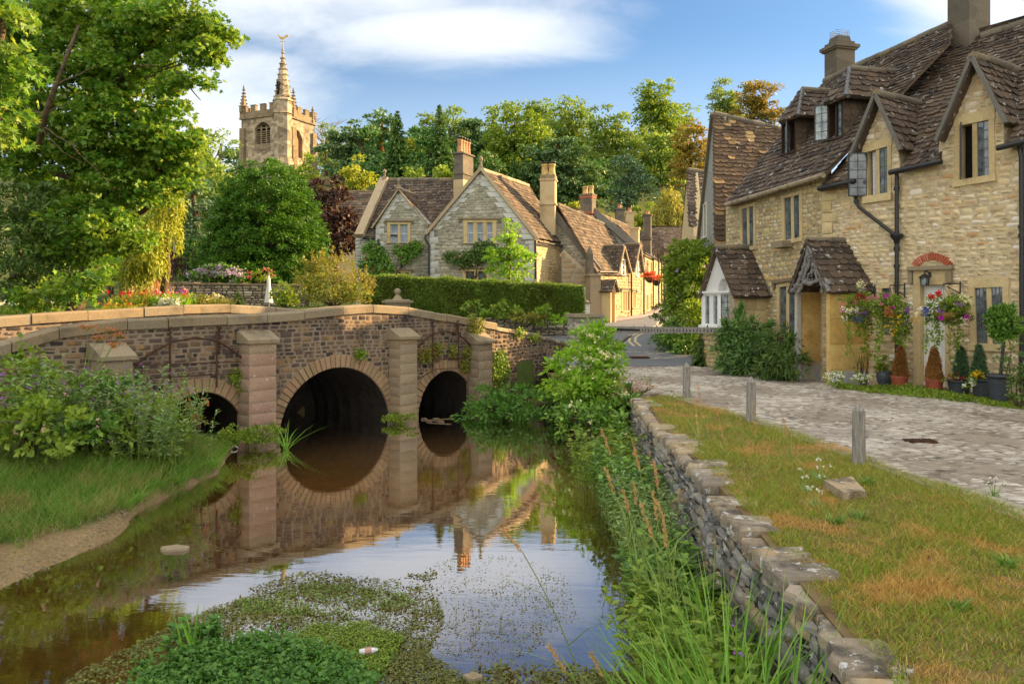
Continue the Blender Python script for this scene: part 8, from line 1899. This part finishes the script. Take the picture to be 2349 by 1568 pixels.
 # verge grass
vp=V_L[1:]+V_R[1:][::-1];near=lambda q:np.clip(6.0/np.maximum(q[:,1],3),.18,1)
q=scatter_poly([(1.75,2.6),(1.78,3.6),(1.95,6),(2.07,8),(2.18,11),(2.4,14.6),(3.1,14.7),(3.4,13.1),(3.8,11.4),(4.1,8.5),(4.35,6.3),(4.6,4),(4.9,2.6)],150000,near)
keep_=(q[:,0]>np.interp(q[:,1],[3,4,6,8,11,14.6],[1.55,1.73,1.86,1.98,2.08,2.33])+.07*np.sin(q[:,1]*7)+.07*rng.random(len(q)))|(rng.random(len(q))<.05);q=q[keep_];thin=np.sin(q[:,0]*2.3+1)*np.sin(q[:,1]*1.7)+rng.normal(0,.4,len(q));q=q[thin>-1.1]
hh_=rng.uniform(.02,.07,len(q))*(1+.5*(rng.random(len(q))<.03)+.4*np.sin(q[:,0]*3.3)*np.sin(q[:,1]*2.9));mb=MB();blades(mb,np.stack((q[:,0],q[:,1],np.full(len(q),1.115)),1),hh_,rng.uniform(.0035,.006,len(q)),.8,.6,seg=2)
kind(mb.build('grass',M['grass_verge']),'stuff')
def tuft(name,label,P,leaf,n,h,w,lean=.6,fl=None,cat='plant',group=None,curve=.5):
 e=thing(name,P,label,cat,group);mb=MB();blades(mb,np.tile(P,(n,1))+rng.normal(0,.03,(n,3))*(1,1,0),rng.uniform(.5,1,n)*h,w,lean,curve);mb.build('leaves',M[leaf],e)
 for mat,k,sz,hh in(fl or[]):
  mb=MB();sm_=MB()
  for i in range(k):a=rng.uniform(0,6.28);q=P+np.array((math.cos(a),math.sin(a),0))*rng.uniform(.02,.16)+(0,0,hh*rng.uniform(.6,1));head(mb,q,np.array((0,0,1.)),sz,12,'disc');sm_.tube([P,q],.003,3)
  sm_.build('stems',M['stem'],e);mb.build('flowers',M[mat],e)
for x,y,lab in((1850,1130,'yarrow with white flower heads beside the broken edge of the wall'),(1870,1165,'lower yarrow plant just below the first on the verge'),(1880,1100,'yarrow with the tallest white heads near the stone block'),(1540,925,'yarrow clump where the wall begins, left one'),(1580,912,'yarrow clump behind the farthest timber post'),(2280,1140,'single yarrow at the stony edge of the lane on the right')):
 tuft('yarrow',lab,ground(x,y,1.12),'l_grey',40,.12,.008,fl=[('f_white',6,.013,.2)],group='yarrow on the verge')
for i,(x,y)in enumerate(((1970,1190),(1920,1200),(2310,1300),(1990,1110),(2200,1400))):tuft('plantain','dark green plantain tuft in the verge grass',ground(x,y,1.12),'l_bay',50,.11,.012,1.1,group='plantain tufts in the verge',curve=.8)
# tall seeding grasses
def gstem(head_px,foot_px,Y0,Y1,lab,r_=.0028,hw=.010):
 (x0,y0),(x1,y1)=head_px;T,H0=at(x0,y0,Y0),at(x1,y1,Y0);F_=at(*foot_px,Y1);e=thing('reed_grass',F_,lab,'grass','tall grasses with straw seed heads');mb=MB()
 t=np.linspace(0,1,9)[:,None];pts=F_+(H0-F_)*t+np.array((0,0,.05))*np.sin(t*math.pi);mb.tube(pts,np.linspace(r_*1.4,r_,9),4)
 k=3;bs=pts[rng.integers(1,5,k)];blades(mb,bs,rng.uniform(.2,.4,k),.012,.8,.8);mb.build('stem',M['stem'],e)
 n=70;f=rng.random(n);p=H0+(T-H0)*f[:,None];mb=MB();l=.03*rng.uniform(.7,1.2,n);d=unit(T-H0);leaves(mb,p+rng.normal(0,hw*.3,(n,3))*np.sin(.3+f*2.6)[:,None],d+rng.normal(0,.35,(n,3)),rnd(n),l,l*.3);mb.build('seed_head',M['straw'],e)
HS=[((1389,1075),(1409,1133),(1470,1330),5.6),((1380,985),(1402,1045),(1455,1330),5.9),((1430,1128),(1445,1178),(1490,1340),5.4),((1455,1108),(1460,1161),(1500,1350),5.5),((1450,1008),(1468,1081),(1520,1350),5.6),((1500,1061),(1510,1121),(1540,1370),5.2),((1498,1131),(1508,1195),(1530,1380),5.1),((1470,1158),(1498,1235),(1520,1400),5.0),((1506,1148),(1524,1195),(1550,1390),5.0),((1522,1198),(1528,1255),(1560,1400),4.9),((1155,1216),(1198,1265),(1340,1570),4.6),((1260,1481),(1300,1545),(1330,1600),4.3),((1357,1501),(1383,1551),(1400,1600),4.2),((1602,886),(1612,960),(1616,1010),7.6),((1595,913),(1602,1000),(1606,1040),7.4),((1647,950),(1662,1023),(1664,1060),7.2),((1733,926),(1732,1003),(1732,1040),7.6),((1797,956),(1810,1016),(1815,1060),7.6)]
for i,(a,c,f_,Y)in enumerate(HS):gstem((a,c),f_,Y,Y,'slender grass stem with a long straw-coloured seed head' if i!=10 else 'longest grass stem, leaning far out over the water')
# right bank below the wall
def clump(name,label,pts,leaf,h,L,W_,per=26,cat='plant',group=None,lean=.18,flowers=None,shape='rhomb',stem='stem',drop=.15):
 """upright leafy stems"""
 P=np.array(pts);e=thing(name,P.mean(0),label,cat,group);sm_=MB();A=[];D=[]
 for p in P:
  hh=h*rng.uniform(.6,1.15);t=p+np.array((rng.normal(0,lean),rng.normal(0,lean),1))*hh;sm_.tube([p,(p+t)/2+rng.normal(0,.02,3),t],[.006,.005,.002],3,cap=False);f=rng.uniform(.12,1,per)**.8;A.append(p+(t-p)*f[:,None]);D.append(t)
 A=np.concatenate(A);n=len(A);a=rng.uniform(0,6.28,n);d=np.stack((np.cos(a),np.sin(a),rng.uniform(-drop,.55,n)),1);l=L*rng.uniform(.5,1.2,n);mb=MB();leaves(mb,A,d,np.tile((0,0,1.),(n,1))+rng.normal(0,.35,(n,3)),l,l*W_,shape);sm_.build('stems',M[stem],e);mb.build('leaves',M[leaf],e)
 for mat,k,sz in(flowers or[]):
  mb=MB()
  for i in range(k):t=D[int(rng.integers(len(D)))];head(mb,t+rng.normal(0,.05,3)+(0,0,rng.uniform(-.18,.05)),np.array((0,-.5,.6)),sz,3)
  mb.build('flowers',M[mat],e)
 return e
def strip_pts(n,x0,x1,y0,y1,z):return np.stack((rng.uniform(x0,x1,n),rng.uniform(y0,y1,n),np.full(n,z)),1)
for i,(y0,y1,x0,x1,h,lf,n,lab)in enumerate(((4.2,5.2,.95,1.5,.75,'l_green',70,'leafy waterside herbs against the wall among the reeds'),(5.1,6.4,.95,1.6,.7,'l_green',90,'bright mint-like herbs at the water edge right of the reflections'),(6.3,8.0,1.1,1.75,.6,'l_bay',90,'dark nettles along the middle of the river wall'),(7.9,9.8,1.2,1.85,.8,'l_grey',90,'feathery grey-green willowherb along the river wall'),(9.6,11.6,1.2,1.9,.8,'l_bay',90,'dark leafy herbs by the far half of the river wall'),(11.4,13.6,1.0,1.9,.75,'l_green',90,'green herbs at the far end of the river wall'))):
 clump('waterside_herbs',lab,strip_pts(n,x0,x1,y0,y1,0.0),lf,h,.10 if i!=3 else.08,.5 if i!=3 else.22,30,group='herbs below the river wall',flowers=[('f_purple',6,.03)]if i in(0,3)else None)
for lab,pts,h,n in(('nearest reed clump with broad arching blades at the bottom of the view',((1.28,3.75),(1.15,3.95),(1.32,4.05),(1.0,3.9)),1.6,62),('second reed clump standing against the wall behind the nearest one',((1.3,4.4),(1.12,4.55),(1.38,4.7)),1.45,60),('reed clump at the water edge left of the others',((.86,4.3),(.95,4.7),(.8,4.05)),1.15,44),('tall reed clump rising above the wall top',((1.42,5.1),(1.45,5.5)),1.5,36)):
 P=np.concatenate([np.tile((*q,-.05),(n,1))+rng.normal(0,.07,(n,3))*(1,1,0)for q in pts]);e=thing('reeds',P.mean(0),lab,'reeds','reed clumps by the wall');mb=MB();m_=len(P);blades(mb,P,rng.uniform(.45,1,m_)*h,rng.uniform(.016,.034,m_),.25,.55,dirs=np.array((-.25,0,0)),seg=5);mb.build('blades',M['l_reed'],e)
shrub('waterside_bush','bright leafy bush with creamy flowers between bridge wall and river wall',[(1365,795,42,40,16.8),(1340,840,66,48,16.6),(1388,850,38,54,16.6),(1310,890,54,46,16.4),(1360,905,66,46,16.2)],'l_bright',dens=12,cr=.2,nl=24,L=.13,Wd=.5,inner=.5,stems=14,flowers=[('f_cream',46,.07,8)],up=.3,top=[(at(1365+dx,800,16.7),at(1368+dx*1.4,y,16.7),46)for dx,y in((0,745),(-22,768),(24,770),(-48,805),(44,792),(-70,835))],base=(1.6,16.4,.3))
shrub('bramble','dark bramble tumbling to the water below the creamy-flowered bush',[(1330,950,60,40,15.8),(1380,980,60,50,15.2),(1420,950,40,60,14.8),(1430,1020,40,60,13.8),(1300,965,40,26,15.9)],'l_bay',dens=8,cr=.2,nl=26,L=.12,stems=12,flowers=[('f_cream',14,.06,5)],base=(1.6,15.3,.2))
shrub('pale_weeds','pinkish seeding weeds at the corner of the verge behind the bush',[(1445,880,26,16,14.8),(1480,890,24,10,14.4)],'l_olive','plant',dens=16,cr=.12,nl=16,L=.05,flowers=[('f_palepink',60,.03,3)],base=(2.3,14.9,1.1))
shrub('water_parsnip','low bank of glossy green water plants in front of the flood wall',[(1120,925,54,26,19.6),(1180,915,60,30,19.4),(1235,925,50,36,18.6),(1150,945,80,16,19.0),(1090,940,30,16,19.6)],'l_cress','plant',dens=9,cr=.2,nl=26,L=.14,Wd=.4,stems=6,base=(-.2,19.5,.02))
climber('ivy','dark ivy patch climbing the flood wall beside the last buttress',BP,[(1144,820,12,14),(1146,850,17,26),(1142,885,12,10)],'l_hedge',n=900,L=.07,h=.06)
climber('ivy','thin ivy hanging over the parapet end near the last buttress',BP,[(1078,745,6,22),(1096,745,6,14),(1084,780,8,24),(1088,765,6,10)],'l_olive',n=800,L=.06,h=.08)
for i,(x,y,rx,ry,lab)in enumerate(((972,815,14,12,'fern left of the right iron frame'),(998,800,10,12,'fern behind the first upright of the right iron frame'),(1035,805,8,10,'small fern in the middle of the right iron frame'),(1068,808,7,12,'fern near the right end of the iron frame'),(1062,838,10,12,'fern above the crown of the small arch'),(822,812,9,7,'lone fern right of the big arch ring'),(535,864,8,8,'small fern above the overgrown arch'),(556,893,6,9,'dark fern tuft beside the pink buttress'),(1188,762,8,8,'weed on the flood wall top, left'),(1222,773,9,6,'weed on the flood wall top, right'))):
 climber('wall_fern',lab,BP,[(x,y,rx,ry)],'l_olive' if i<5 else 'l_green','plant',n=700,L=.07,h=.07,group='ferns growing on the bridge')
for x,y,rx,ry,Y,lab in((600,995,46,16,15.6,'lush water plants at the foot of the pink buttress'),(545,1000,50,14,14.9,'low herbs at the water edge left of the pink buttress'),(915,958,34,9,18.5,'moss and herbs at the foot of the middle buttress')):
 shrub('waterside_plant',lab,[(x,y,rx,ry,Y)],'l_green','plant','plants at the feet of the buttresses',dens=40,cr=.10,nl=26,L=.07,Wd=.5,stems=3)
P=at(655,1000,15.3);P[2]=0;tuft('reed_tuft','long bent blades trailing in the water beside the pink buttress',P,'l_reed',34,.75,.02,1.1,curve=.8)
# left bank
for n_,lab,bl,lf,L,kw in(('bramble','big bramble thicket with broad leaves at the left edge below the parapet',[(40,860,70,50,11.6),(110,900,80,60,11.8),(30,960,80,60,11.0),(110,990,90,60,10.9)],'l_green',.10,{}),('bramble','bramble thicket with bright leaves beside the overgrown arch',[(300,960,90,50,12.6),(370,985,70,50,12.9),(250,1010,90,50,12.0),(330,1040,80,36,12.4)],'l_green',.10,{}),('bramble','dark bramble in the middle of the left bank',[(190,930,80,60,12.2),(180,1000,80,50,11.4),(230,890,60,40,12.6)],'l_bay',.09,{})):
 shrub(n_,lab,bl,lf,dens=9,cr=.17,nl=26,L=L,Wd=.7,stems=14,inner=.5,flowers=[('f_palepink',8,.04,4)],**kw)
for lab,x,y,Y,n,h in(('tall willowherb with purple spikes before the far-left buttress',275,985,12.3,50,1.25),('tall willowherb in front of the iron frame',385,1000,13.0,50,1.25),('grey-green willowherb clump in the middle of the bank',330,1000,12.2,60,1.0),('willowherb at the left edge of the bank',60,1000,11.3,50,1.3),('willowherb above the brambles on the left',160,990,11.8,50,1.35)):
 c=at(x,y,Y);c[2]=gz(c[0],c[1]);pts=np.tile(c,(n,1))+rng.normal(0,.32,(n,3))*(1,.7,0);clump('willowherb',lab,pts,'l_grey',h,.10,.26,34,group='willowherb on the left bank',flowers=[('f_purple',26,.035)],drop=-.05)
shrub('brown_dock','rusty seeding dock leaning over the water at the overgrown arch',[(455,935,24,28,13.8),(440,970,22,22,13.8)],'l_olive','plant',dens=10,cr=.12,nl=16,L=.06,flowers=[('f_rust',30,.045,4)])
e=thing('hogweed',at(205,900,12.0),'dead rust-brown hogweed umbels rising before the parapet','plant');mb=MB();s0=at(190,905,12.0);U_=MB()
for x,y in((250,755),(272,768),(225,775),(262,790),(200,750)):
 t=at(x,y,12.0);limb(mb,s0+(t-s0)*.35,t,.008,.004,.03,5,4)
 for j in range(26):q=t+rng.normal(0,.07,3)*(1,1,.25);head(U_,q,np.array((0,0,1.)),.03,4);mb.tube([t-(0,0,.05),q],.002,3,cap=False)
limb(mb,s0-(0,0,.5),s0+(at(250,755,12)-s0)*.35,.014,.01,.02);mb.build('stems',M['stem'],e);U_.build('umbels',M['f_rust'],e)
e=thing('hop_vine',at(45,800,11.8),'thin climbing shoot standing up before the parapet at the far left','plant');mb=MB();limb(mb,at(45,860,11.8),at(47,765,11.8),.01,.004,.03);mb.build('stem',M['stem'],e);mb=MB();spikes(mb,[(at(45,850,11.8),at(47,765,11.8),60)],.07);mb.build('leaves',M['l_green'],e)
gp_=[(-9.5,7.6),(-7.0,7.2),(-5.85,7.9),(-5.5,9.0),(-5.2,9.9),(-5.12,10.7),(-5.0,12.0),(-4.95,13.3),(-5.4,14.6),(-6.2,14.2),(-7.2,12.6),(-9.0,11.0)]
q=scatter_poly(gp_,70000);z=zground(q[:,0],q[:,1]);ok=z>np.where(q[:,1]>10.3,.02,.12)+.07*np.sin(q[:,0]*9)*np.sin(q[:,1]*7)+rng.normal(0,.03,len(q));q,z=q[ok],z[ok];k=np.clip(.5+.5*np.sin(q[:,0]*3+1)*np.sin(q[:,1]*2.4),.15,1)
mb=MB();blades(mb,np.stack((q[:,0],q[:,1],z-.01),1),rng.uniform(.10,.34,len(q))*(.55+.6*k),rng.uniform(.004,.009,len(q)),.55,.7,seg=3);o=kind(mb.build('grass',M['grass_bank']),'stuff')
for i in range(13):yv=10.5+i*.38;tuft('grass_tuft','overhanging tuft of bright grass along the water edge of the left bank',np.array((float(xleft(yv))-.12+.1*math.sin(i*2),yv,.1)),'l_reed',80,.36,.010,.9,group='grass tufts at the water edge',curve=.8)
# stones, weed and litter in the river
def rock(label,px_,py_,w_,d_,h_,mat='flagstone',z=0.0,name='rock',flat=.7):
 c=ground(px_,py_,z);n=14;th=np.linspace(0,2*math.pi,n,endpoint=False);rr=rng.uniform(.8,1.15,n);P=[]
 for zz_,k in((-.25,1.05),(0,1.0),(h_*.75,.97),(h_,flat)):P+=[(c[0]+w_/2*r_*k*math.cos(t),c[1]+d_/2*r_*k*math.sin(t),z+zz_+rng.normal(0,h_*.06))for t,r_ in zip(th,rr)]
 mb=MB();f=[(j*n+i,j*n+(i+1)%n,(j+1)*n+(i+1)%n,(j+1)*n+i)for j in range(3)for i in range(n)]+[tuple(range(3*n,4*n))];mb.add(P,f);return tag(mb.build(name,M[mat],loc=c),label,'stone')
rock('flat pale brown stone slab breaking the water surface',405,1260,.36,.18,.035,'coping',flat=.9);rock('small rounded stone at the bottom edge among the weed',1085,1562,.14,.11,.06,'coping',flat=.5);rock('dark wet stone on the sandy shore',172,1228,.2,.1,.04,'stone_river',.05)
for i,(x,y)in enumerate(((972,962),(985,966),(1000,962),(1012,968))):rock('small pale cobble in the shallows under the small arch',x,y,.16,.12,.04,'stone_bridge',name='cobble')['group']='cobbles under the small arch'
mb=MB();mb.tube([at(985,955,18.9)*(1,1,0)+(0,0,.03),at(1035,955,18.9)*(1,1,0)+(0,0,.06)],.02,5);tag(mb.build('driftwood',M['bark'],loc=at(985,955,18.9)*(1,1,0)),'thin pale stick lying in the shallows under the small arch','stick')
def weedpx(n,poly,z=.0):
 q=scatter_poly(poly,n);Y=(CAMZ-z)*FPX/(q[:,1]-HY);return np.stack(((q[:,0]-CX)/FPX*Y,Y,np.full(n,z)),1),q
def floatweed(name,n,poly,leaf,L,lift,label,clus=0.0,up=1.2):
 P,q=weedpx(n,poly)
 if clus:f=.6*np.sin(P[:,0]*3.1+2*np.sin(P[:,1]*1.7))*np.sin(P[:,1]*4.3+P[:,0])+.4*np.sin(P[:,0]*11+P[:,1]*7)*np.sin(P[:,1]*13-5*P[:,0])+.3*np.sin(P[:,0]*23+3*np.sin(P[:,1]*19))+rng.normal(0,.6,n);P=P[f>clus]
 n=len(P);P[:,2]=.004+lift*rng.random(n);l=L*rng.uniform(.5,1.3,n);mb=MB();leaves(mb,P,rnd(n)*(1,1,.35),rnd(n)*.45+(0,0,up),l,l*.55);o=kind(mb.build(name,M[leaf]),'stuff');o['label']=label
WP=[(150,1560),(330,1470),(480,1400),(620,1350),(800,1330),(1000,1350),(1020,1420),(980,1500),(1100,1568),(900,1580),(150,1600)]
floatweed('floating_weed',48000,WP,'l_weed',.034,.02,'brownish floating weed spread over the near water',.05)
floatweed('scattered_weed',4200,[(1000,1290),(1080,1270),(1200,1280),(1300,1320),(1330,1420),(1240,1480),(1150,1540),(1010,1500),(960,1420),(1010,1340)],'l_weed',.024,.012,'loose specks of weed floating before the chimney reflection',.15)
floatweed('scattered_weed',3600,[(560,1350),(700,1310),(900,1330),(1000,1300),(1010,1360),(700,1370)],'l_weed',.04,.012,'thin line of weed at the upper edge of the weed bed',.4)
floatweed('bottom_weed',7000,[(1040,1568),(1090,1530),(1250,1520),(1450,1550),(1450,1590),(1040,1590)],'l_weed',.04,.02,'weed along the bottom edge of the view',.1)
floatweed('moss_weed',15000,[(600,1470),(720,1440),(840,1430),(930,1470),(900,1520),(860,1568),(600,1568)],'l_green',.028,.05,'bright mossy water weed around the plastic bottle',-.6)
floatweed('moss_weed',7000,[(720,1345),(900,1345),(960,1385),(850,1420),(560,1410),(540,1380)],'l_hedge',.03,.03,'band of green weed floating in mid stream',.2)
P,_=weedpx(520,[(330,1560),(420,1500),(560,1470),(700,1480),(800,1510),(860,1560),(860,1600),(250,1600)],.05);mb=MB();ci=np.repeat(np.arange(520),26);n=len(ci);h_=rng.uniform(.03,.14,520);p=P[ci]+rng.normal(0,.05,(n,3))*(1,1,0);p[:,2]=h_[ci]*rng.uniform(.4,1.1,n);l=rng.uniform(.016,.06,n)*(.6+.6*rng.random(520)[ci]);leaves(mb,p,rnd(n)*(1,1,.5),rnd(n)*.6+(0,0,1),l,l*.75,'oval');o=kind(mb.build('watercress',M['l_cress']),'stuff');o['label']='dense bed of watercress at the bottom of the view'
P=ground(440,1505,0);tuft('iris','upright sword-leaved iris standing in the weed bed',P,'l_reed',9,.48,.032,.4,curve=.35);clump('water_mint','broad-leaved water plant beside the iris',np.tile(ground(455,1480,0),(14,1))+rng.normal(0,.09,(14,3))*(1,1,0),'l_cress',.22,.08,.6,20)
for i,(x,y)in enumerate(((660,1500),(610,1480),(330,1545),(560,1550),(740,1520))):clump('water_mint','small upright water plant rising out of the weed bed',np.tile(ground(x,y,0),(6,1))+rng.normal(0,.04,(6,3))*(1,1,0),'l_cress',.14,.06,.5,14,group='small water plants in the weed bed')
q=scatter_poly([(-5.1,7.4),(-4.9,9.6),(-5.15,10.7),(-5.6,9.6),(-6.2,7.4)],420);z=zground(q[:,0],q[:,1]);mb=MB()
for(x,y),zz_ in zip(q,z):w_=abs(rng.normal(0,.008))+.005;mb.box((x,y,zz_+w_*.3),(w_*2,w_*1.4,w_),U(0,3),taper=.6)
o=kind(mb.build('pebbles',M['coping']),'stuff');o['label']='small pebbles on the muddy shore'
c=ground(846,1492,.06);e=thing('plastic_bottle',c,'small crushed plastic drink bottle with a pink label caught in the weed','bottle');bx=np.array((1,.15,.08))
M['plastic']=plain('clear_plastic',(.62,.64,.64),.15,.6,.05);mb=MB();mb.tube([c+bx*x for x in(-.075,-.07,-.02,.02,.045,.06,.075)],[.018,.026,.027,.026,.022,.012,.011],10);mb.build('body',M['plastic'],e);mb=MB();mb.tube([c+bx*x for x in(-.03,.022)],.0285,10);mb.build('label_band',M['f_palepink'],e);mb=MB();mb.tube([c+bx*x for x in(.072,.09)],.013,8);mb.build('cap',M['l_green'],e)
P=ground(527,1027,.02);mb=MB();mb.prism([(0,0),(.08,.03),(.16,.0),(.12,.05),(.03,.06)],lambda u,v,h:np.stack((P[0]+u,P[1]+h,P[2]+v),-1),0,.03);tag(mb.build('litter_scrap',M['render_white'],loc=P),'white scrap of litter lying at the water edge by the left bank','litter')
